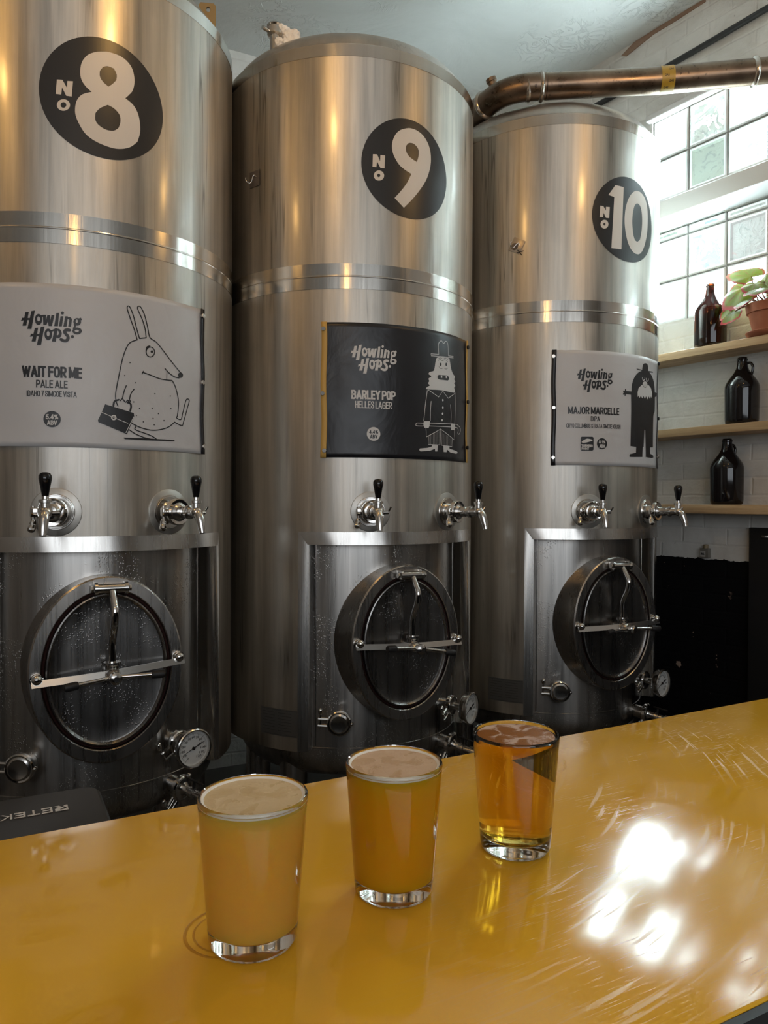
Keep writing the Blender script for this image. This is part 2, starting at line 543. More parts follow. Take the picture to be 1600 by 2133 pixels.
def wall_paint(name, black_below=None):
    """white painted brick; optionally painted black below a ragged line, with chips"""
    m = NT(name)
    c = m.coords('Object', (1, 1, 1))
    sep = m.n('ShaderNodeSeparateXYZ', {0: c})
    n1 = m.noise(c, 4.0, 6, 0.62, 0.5)
    n2 = m.noise(c, 26.0, 4, 0.6)
    flat = m.n('ShaderNodeCombineXYZ', {0: sep.outputs[0], 1: sep.outputs[2]})
    warp = m.n('ShaderNodeVectorMath', {0: flat.outputs[0], 1: m.n('ShaderNodeTexNoise', {'Vector': c, 'Scale': 7.0, 'Detail': 3}).outputs[1]}, operation='MULTIPLY_ADD')
    warp.inputs[2].default_value = (0, 0, 0)
    wv = m.n('ShaderNodeVectorMath', operation='ADD')
    m.put(wv.inputs[0], flat.outputs[0])
    off = m.n('ShaderNodeVectorMath', operation='SCALE')
    m.put(off.inputs[0], m.n('ShaderNodeTexNoise', {'Vector': c, 'Scale': 6.0, 'Detail': 3}).outputs[1])
    off.inputs['Scale'].default_value = 0.018
    m.put(wv.inputs[1], off.outputs[0])
    br = m.n('ShaderNodeTexBrick', {'Vector': wv.outputs[0], 'Scale': 1.0, 'Mortar Size': 0.008, 'Mortar Smooth': 1.0, 'Brick Width': 0.225, 'Row Height': 0.075})
    h = m.math('ADD', m.math('MULTIPLY', n1, 0.8), m.math('MULTIPLY', n2, 0.25))
    h = m.math('SUBTRACT', h, m.math('MULTIPLY', br.outputs['Fac'], 0.16))
    white = m.ramp(n1, [(0.25, (0.50, 0.485, 0.45)), (0.6, (0.66, 0.65, 0.62))])
    spots = m.ramp(m.noise(c, 30.0, 2), [(0.72, g3(0)), (0.76, g3(1))])
    white = m.mix(white, (0.12, 0.10, 0.09, 1), m.math('MULTIPLY', spots, 0.6))
    if black_below is not None:
        edge = m.math('ADD', sep.outputs[2], m.math('MULTIPLY', m.math('SUBTRACT', n2, 0.5), 0.035))
        isb = m.math('LESS_THAN', edge, black_below)
        chip = m.noise(c, 17.0, 3, 0.6)
        chm = m.math('MULTIPLY', m.ramp(chip, [(0.67, g3(0)), (0.69, g3(1))]), m.ramp(m.noise(c, 2.6, 2), [(0.5, g3(0)), (0.58, g3(1))]))
        blk = m.mix((0.004, 0.004, 0.005, 1), (0.30, 0.22, 0.17, 1), chm)
        col = m.mix(white, blk, isb)
        m.set(Base_Color=col, Roughness=m.math('ADD', 0.6, m.math('MULTIPLY', isb, 0.1)))
        m.put(m.b.inputs['Specular IOR Level'], m.math('SUBTRACT', 0.5, m.math('MULTIPLY', isb, 0.4)))
    else:
        m.set(Base_Color=white, Roughness=0.6)
    m.bump(h, 0.6, 0.02)
    return m.m


def wood_mat():
    m = NT('pale_shelf_wood')
    gr = m.noise(m.coords('Object', (2.0, 40, 40)), 1.0, 5, 0.65, 0.4)
    fi = m.noise(m.coords('Object', (14, 240, 240)), 1.0, 3)
    col = m.ramp(gr, [(0.3, (0.36, 0.23, 0.115)), (0.55, (0.55, 0.38, 0.21)), (0.75, (0.62, 0.45, 0.26))])
    m.set(Base_Color=m.mix(col, (0.30, 0.19, 0.09, 1), m.math('MULTIPLY', m.ramp(fi, [(0.55, g3(0)), (0.7, g3(1))]), 0.35)), Roughness=0.5)
    m.bump(gr, 0.12, 0.003)
    return m.m


def table_mat():
    m = NT('yellow_gloss_bar_top')
    c = m.coords('Object', (1, 1, 1))
    sep = m.n('ShaderNodeSeparateXYZ', {0: c})
    n1 = m.noise(c, 3.0, 4)
    scr = None
    for rot, sc in ((0.35, 1.0), (-0.5, 1.25), (1.15, 0.9), (1.9, 1.1)):
        v = m.coords('Object', (24 * sc, 800 * sc, 1), (0, 0, rot), (sc, 2 * sc, 0))
        t = m.ramp(m.noise(v, 1.0, 2, 0.5, 0.25), [(0.67, g3(0)), (0.70, g3(1))])
        scr = t if scr is None else m.math('MAXIMUM', scr, t)
    # sweeping wipe marks: arcs about a point to the left of the worn end
    d = m.n('ShaderNodeVectorMath', {0: c, 1: (0.25, 0.40, 0)}, operation='DISTANCE').outputs['Value']
    comb = m.n('ShaderNodeCombineXYZ', {0: m.math('MULTIPLY', d, 480.0), 1: m.math('MULTIPLY', sep.outputs[0], 9.0), 2: m.math('MULTIPLY', sep.outputs[1], 9.0)})
    arcs = m.ramp(m.noise(comb.outputs[0], 1.0, 2, 0.5), [(0.60, g3(0)), (0.66, g3(1))])
    scr = m.math('MAXIMUM', scr, m.math('MULTIPLY', arcs, 0.8))
    worn = m.maprange(sep.outputs[0], 0.18, 0.42, 0.06, 1.0)
    patch = m.ramp(m.noise(c, 5.5, 3, 0.6, 0.6), [(0.40, g3(0.05)), (0.62, g3(1))])
    scr = m.math('MULTIPLY', m.math('MULTIPLY', scr, worn), patch)
    haze = m.math('MULTIPLY', worn, m.ramp(m.noise(c, 6.0, 4, 0.6, 0.4), [(0.35, g3(0)), (0.7, g3(1))]))
    col = m.mix(m.mix((0.82, 0.430, 0.028, 1), (0.85, 0.455, 0.034, 1), n1), (0.80, 0.62, 0.36, 1), m.math('MULTIPLY', scr, 0.34))
    m.set(Base_Color=col, Roughness=m.math('ADD', m.math('ADD', 0.06, m.math('MULTIPLY', haze, 0.09)), m.math('MULTIPLY', scr, 0.34)))
    m.put(m.b.inputs['Specular IOR Level'], 0.30)
    wav = m.noise(c, 14.0, 2, 0.5)
    m.bump(m.math('ADD', m.math('MULTIPLY', wav, 0.02), m.math('MULTIPLY', scr, -0.03)), 0.10, 0.004)
    return m.m


def block_mat():
    """hollow glass brick seen against the sky; the object's colour holds its tint and (alpha) how clear the view of the sky is"""
    m = NT('glass_brick')
    oi = m.n('ShaderNodeObjectInfo')
    seed = m.n('ShaderNodeVectorMath', {0: m.coords('Object', (1, 1, 1)), 1: oi.outputs['Location']}, operation='ADD')
    n = m.noise(seed.outputs[0], 9.0, 4, 0.6, 1.6)
    n2 = m.noise(seed.outputs[0], 16.0, 3, 0.55, 2.2)
    clear = m.math('ADD', n, m.math('MULTIPLY', m.math('SUBTRACT', oi.outputs['Alpha'], 0.5), 0.9))
    sky = m.ramp(clear, [(0.44, g3(0)), (0.53, g3(1))])
    dark = m.mix(oi.outputs['Color'], (0.10, 0.10, 0.13, 1), m.ramp(n2, [(0.56, g3(0)), (0.63, g3(0.55))]))
    dark = m.mix(dark, (0.55, 0.12, 0.16, 1), m.ramp(m.noise(seed.outputs[0], 12.0, 2, 0.5, 1.2), [(0.68, g3(0)), (0.72, g3(0.35))]))
    em = m.mix(dark, (0.74, 0.94, 1.0, 1), sky)
    st = m.math('ADD', 0.62, m.math('MULTIPLY', sky, WIN_POWER - 0.62))
    m.set(Base_Color=(0.30, 0.38, 0.36, 1), Roughness=0.07, Emission_Color=em, Emission_Strength=st)
    m.bump(m.math('ADD', n2, n), 0.35, 0.02)
    return m.m


M_CEIL = ceiling_mat()
M_WALL = wall_paint('white_painted_brick')
M_WALLB = wall_paint('white_over_black_painted_brick', CAM_Z - 0.252)
M_WOOD = wood_mat()
M_TABLE = table_mat()
M_BLOCK = block_mat()
M_BLOCKRIM = plain('glass_brick_edge', (0.42, 0.52, 0.49), 0.1, Emission_Color=(0.55, 0.70, 0.70, 1), Emission_Strength=0.75)
M_MORTAR = plain('mortar', (0.72, 0.72, 0.70), 0.85)
M_FRAME = plain('white_gloss_woodwork', (0.62, 0.60, 0.58), 0.35)
M_REARWALL = plain('taproom_wall', (0.36, 0.31, 0.26), 0.7)
M_FLOOR = plain('dark_concrete', (0.07, 0.068, 0.065), 0.55)
M_BLACKDOOR = plain('matt_black_paint', (0.006, 0.006, 0.007), 0.6)
M_CRACK = plain('bare_brown_lath', (0.26, 0.17, 0.12), 0.9)
M_CABLE = plain('black_cable', (0.015, 0.014, 0.014), 0.5)
M_GREYPL = plain('charcoal_plastic', (0.013, 0.012, 0.0115), 0.45)
M_LETTER = plain('white_device_lettering', (0.62, 0.60, 0.58), 0.4)

# ------------------------------------------------------------------ the setting
def meet(n1, d1, n2, d2):
    det = n1.x * n2.y - n1.y * n2.x
    return Vector(((d1 * n2.y - d2 * n1.y) / det, (n1.x * d2 - n2.x * d1) / det, 0))


BACK_N, REAR_N, LEFT_E = 3.82, -4.0, -4.6
c_br = meet(BACK, BACK_N, WN, WALL_D)
c_bl = meet(BACK, BACK_N, ROW, LEFT_E)
c_rl = meet(BACK, REAR_N, ROW, LEFT_E)
c_rr = meet(BACK, REAR_N, WN, WALL_D)


def slab(name, pts, z0, z1, mat):
    bm = BM()
    a = [bm.verts.new((p.x, p.y, z0)) for p in pts]; b = [bm.verts.new((p.x, p.y, z1)) for p in pts]
    bm.faces.new(a); bm.faces.new(b)
    for i in range(len(pts)):
        j = (i + 1) % len(pts)
        bm.faces.new((a[i], a[j], b[j], b[i]))
    o = obj(name, bm, mat, None, 0)
    setp(o, kind='structure')
    return o


def upright(name, p, q, out, th, mat, z0=0.0, z1=CEIL_Z):
    return slab(name, [p, q, q + out * th, p + out * th], z0, z1, mat)


room = [c_rl - ROW * .3 - BACK * .3, c_rr + WN * .3 - BACK * .3, c_br + WN * .3 + BACK * .3, c_bl - ROW * .3 + BACK * .3]
slab('floor', room, -0.1, 0.0, M_FLOOR)
slab('ceiling', room, CEIL_Z, CEIL_Z + 0.1, M_CEIL)
upright('wall_back', c_bl, c_br, BACK, 0.25, M_WALL)
upright('wall_left', c_rl, c_bl, -ROW, 0.2, M_REARWALL)

# right wall in its own frame: x runs toward the viewer's right (-s), y outward, z up
def wall_obj(name, bm, mat, **kw):
    o = obj(name, bm, mat, None, kw.get('smooth', 30))
    o.location = WALL_O
    o.rotation_euler = (0, 0, WALL_RZ)
    return o


S_BACK = WD.dot(c_br)
S_NEAR = WD.dot(c_rr)
WIN_S0, WIN_S1 = 2.333, 2.333 - 0.1955 * 9
LOW = (0.878 + CAM_Z, 1.325 + CAM_Z)
UPP = (1.480 + CAM_Z, 1.882 + CAM_Z)
bm = BM()
box(bm, (-WIN_S1, 0, 0), (-S_NEAR, 0.28, CEIL_Z))
box(bm, (-S_BACK - 0.2, 0, 0), (-WIN_S0, 0.28, CEIL_Z))
box(bm, (-WIN_S0, 0, 0), (-WIN_S1, 0.28, LOW[0]))
box(bm, (-WIN_S0, 0, LOW[1]), (-WIN_S1, 0.28, UPP[0]))
box(bm, (-WIN_S0, 0, UPP[1]), (-WIN_S1, 0.28, CEIL_Z))
bmesh.ops.remove_doubles(bm, verts=bm.verts, dist=1e-5)
setp(wall_obj('wall_right', bm, M_WALLB, smooth=0), kind='structure')

# beam between the two windows, and the reveal lip over the upper one
bm = BM()
box(bm, (-WIN_S0 - 0.05, -0.155, LOW[1]), (-WIN_S1 + 0.05, 0.0, LOW[1] + 0.082), bev=0.006)
setp(wall_obj('trim_1', bm, M_FRAME), kind='structure')
bm = BM()
box(bm, (-WIN_S0 - 0.02, -0.03, UPP[1] - 0.004), (-WIN_S1 + 0.02, 0.02, UPP[1] + 0.03), bev=0.008)
setp(wall_obj('trim_2', bm, M_FRAME), kind='structure')
# crack where the plaster has come away under the ceiling
bm = BM()
pts_t = [(-2.52, 2.300), (-2.44, 2.330), (-2.30, 2.332), (-2.05, 2.333), (-2.05, 2.318), (-2.2, 2.312), (-2.33, 2.312), (-2.43, 2.294), (-2.49, 2.284)]
f0 = [bm.verts.new((x, -0.006, CAM_Z + z - 0.002)) for x, z in pts_t]
f1 = [bm.verts.new((x, 0.02, CAM_Z + z - 0.002)) for x, z in pts_t]
bm.faces.new(f0); bm.faces.new(f1)
for i in range(len(f0)):
    bm.faces.new((f0[i], f0[(i + 1) % len(f0)], f1[(i + 1) % len(f0)], f1[i]))
setp(wall_obj('trim_3', bm, M_CRACK, smooth=0), kind='structure')


def block_bm(w, h):
    """one glass brick face with a raised rim and a sunk, wavy middle"""
    bm = BM()
    rings = [(1.0, 0.06), (1.0, 0.0), (0.94, -0.004), (0.86, -0.002), (0.80, 0.010), (0.0, 0.012)]
    rows = []
    for k, y in rings[:-1]:
        x0, z0 = w / 2 * k, h / 2 * k
        if k < 1: x0 = w / 2 - (w / 2) * (1 - k); z0 = h / 2 - (w / 2) * (1 - k)
        rows.append([bm.verts.new((sx * x0, y, sz * z0)) for sx, sz in ((-1, -1), (1, -1), (1, 1), (-1, 1))])
    for A, B in zip(rows, rows[1:]):
        for i in range(4): bm.faces.new((A[i], A[(i + 1) % 4], B[(i + 1) % 4], B[i]))
    bm.faces.new(rows[-1])
    bm.faces.new(rows[0])
    bm.faces.ensure_lookup_table()
    for f in bm.faces:
        c = f.calc_center_median()
        q = max(abs(c.x) / (w / 2), 1 - (h / 2 - abs(c.z)) / (w / 2))
        if q > 0.962 or c.y > 0.02: f.material_index = 2
        elif q > 0.845: f.material_index = 1
    return bm


def block_window(name, z_rows, tones):
    bm = BM()
    z0, z1 = z_rows[0], z_rows[-1]
    box(bm, (-WIN_S0 + 0.001, 0.03, z0 + 0.001), (-WIN_S1 - 0.001, 0.06, z1 - 0.001))
    w = obj(name, bm, M_MORTAR, None, 0)
    w.location = WALL_O
    w.rotation_euler = (0, 0, WALL_RZ)
    setp(w, kind='structure')
    for r in range(len(z_rows) - 1):
        hh = z_rows[r + 1] - z_rows[r]
        proto = None
        for c in range(9):
            s = WIN_S0 - 0.1955 * (c + 0.5)
            if proto is None:
                proto = o = obj('glass_block', block_bm(0.1955 - 0.008, hh - 0.008), M_BLOCK, w, 0)
                o.data.materials.append(M_BLOCKRIM)
                o.data.materials.append(M_MORTAR)
            else:
                o = proto.copy(); COL.objects.link(o); o.parent = w
            o.location = (-s, 0.012, (z_rows[r] + z_rows[r + 1]) / 2)
            t = tones[r][c] if c < len(tones[r]) else random.choice([(0.42, 0.50, 0.47, 0.3), (0.40, 0.46, 0.52, 0.40), (0.34, 0.38, 0.36, 0.15), (0.6, 0.7, 0.7, 0.45)])
            o.color = t
    return w


GW, GB, GG = (0.62, 0.72, 0.70), (0.36, 0.46, 0.62), (0.36, 0.42, 0.37)
block_window('window_1', [LOW[0], LOW[0] + 0.2, LOW[0] + 0.402, LOW[1]],
             [[(*GW, 1.0), (*GW, 0.72), (*GW, 0.52), (*GW, 0.3)],
              [(*GW, 0.66), (*GB, 0.46), (0.36, 0.34, 0.36, 0.05), (*GG, 0.2)],
              [(*GG, 0.35), (*GB, 0.45), (0.40, 0.42, 0.40, 0.08), (*GG, 0.1)]])
block_window('window_2', [UPP[0], UPP[0] + 0.2, UPP[1]],
             [[(*GW, 0.66), (0.33, 0.40, 0.33, 0.02), (*GW, 0.50), (*GW, 0.3)],
              [(*GW, 0.66), (0.46, 0.50, 0.46, 0.40), (*GW, 0.58), (*GW, 0.4)]])

# rear wall behind the viewer, with an added unseen window around the fill light
RW0, RW1, RZ0, RZ1 = -3.65, 1.65, 1.30, 3.25
def rear_piece(bm, e0, e1, z0, z1, n0=0.0, n1=-0.2):
    box(bm, (e0, n1, z0), (e1, n0, z1))
eR = ROW.dot(c_rr)
bm = BM()
rear_piece(bm, LEFT_E, RW0, 0, CEIL_Z); rear_piece(bm, RW1, eR, 0, CEIL_Z)
rear_piece(bm, RW0, RW1, 0, RZ0); rear_piece(bm, RW0, RW1, RZ1, CEIL_Z)
o = obj('wall_rear', bm, M_REARWALL, None, 0)
o.location = BACK * REAR_N; o.rotation_euler = (0, 0, ROW_RZ)
setp(o, kind='structure')
bm = BM()
for e in (RW0, RW0 + 1.3, RW0 + 2.62, RW0 + 3.94, RW1 - 0.06): box(bm, (e, -0.12, RZ0), (e + 0.06, -0.05, RZ1))
for z in (RZ0, RZ1 - 0.06): box(bm, (RW0, -0.12, z), (RW1, -0.05, z + 0.06))
o = obj('added_rear_window', bm, M_BLACKDOOR, None, 0)  # unseen frame, added to go with the rear fill light
o.location = BACK * REAR_N; o.rotation_euler = (0, 0, ROW_RZ)
setp(o, kind='structure')

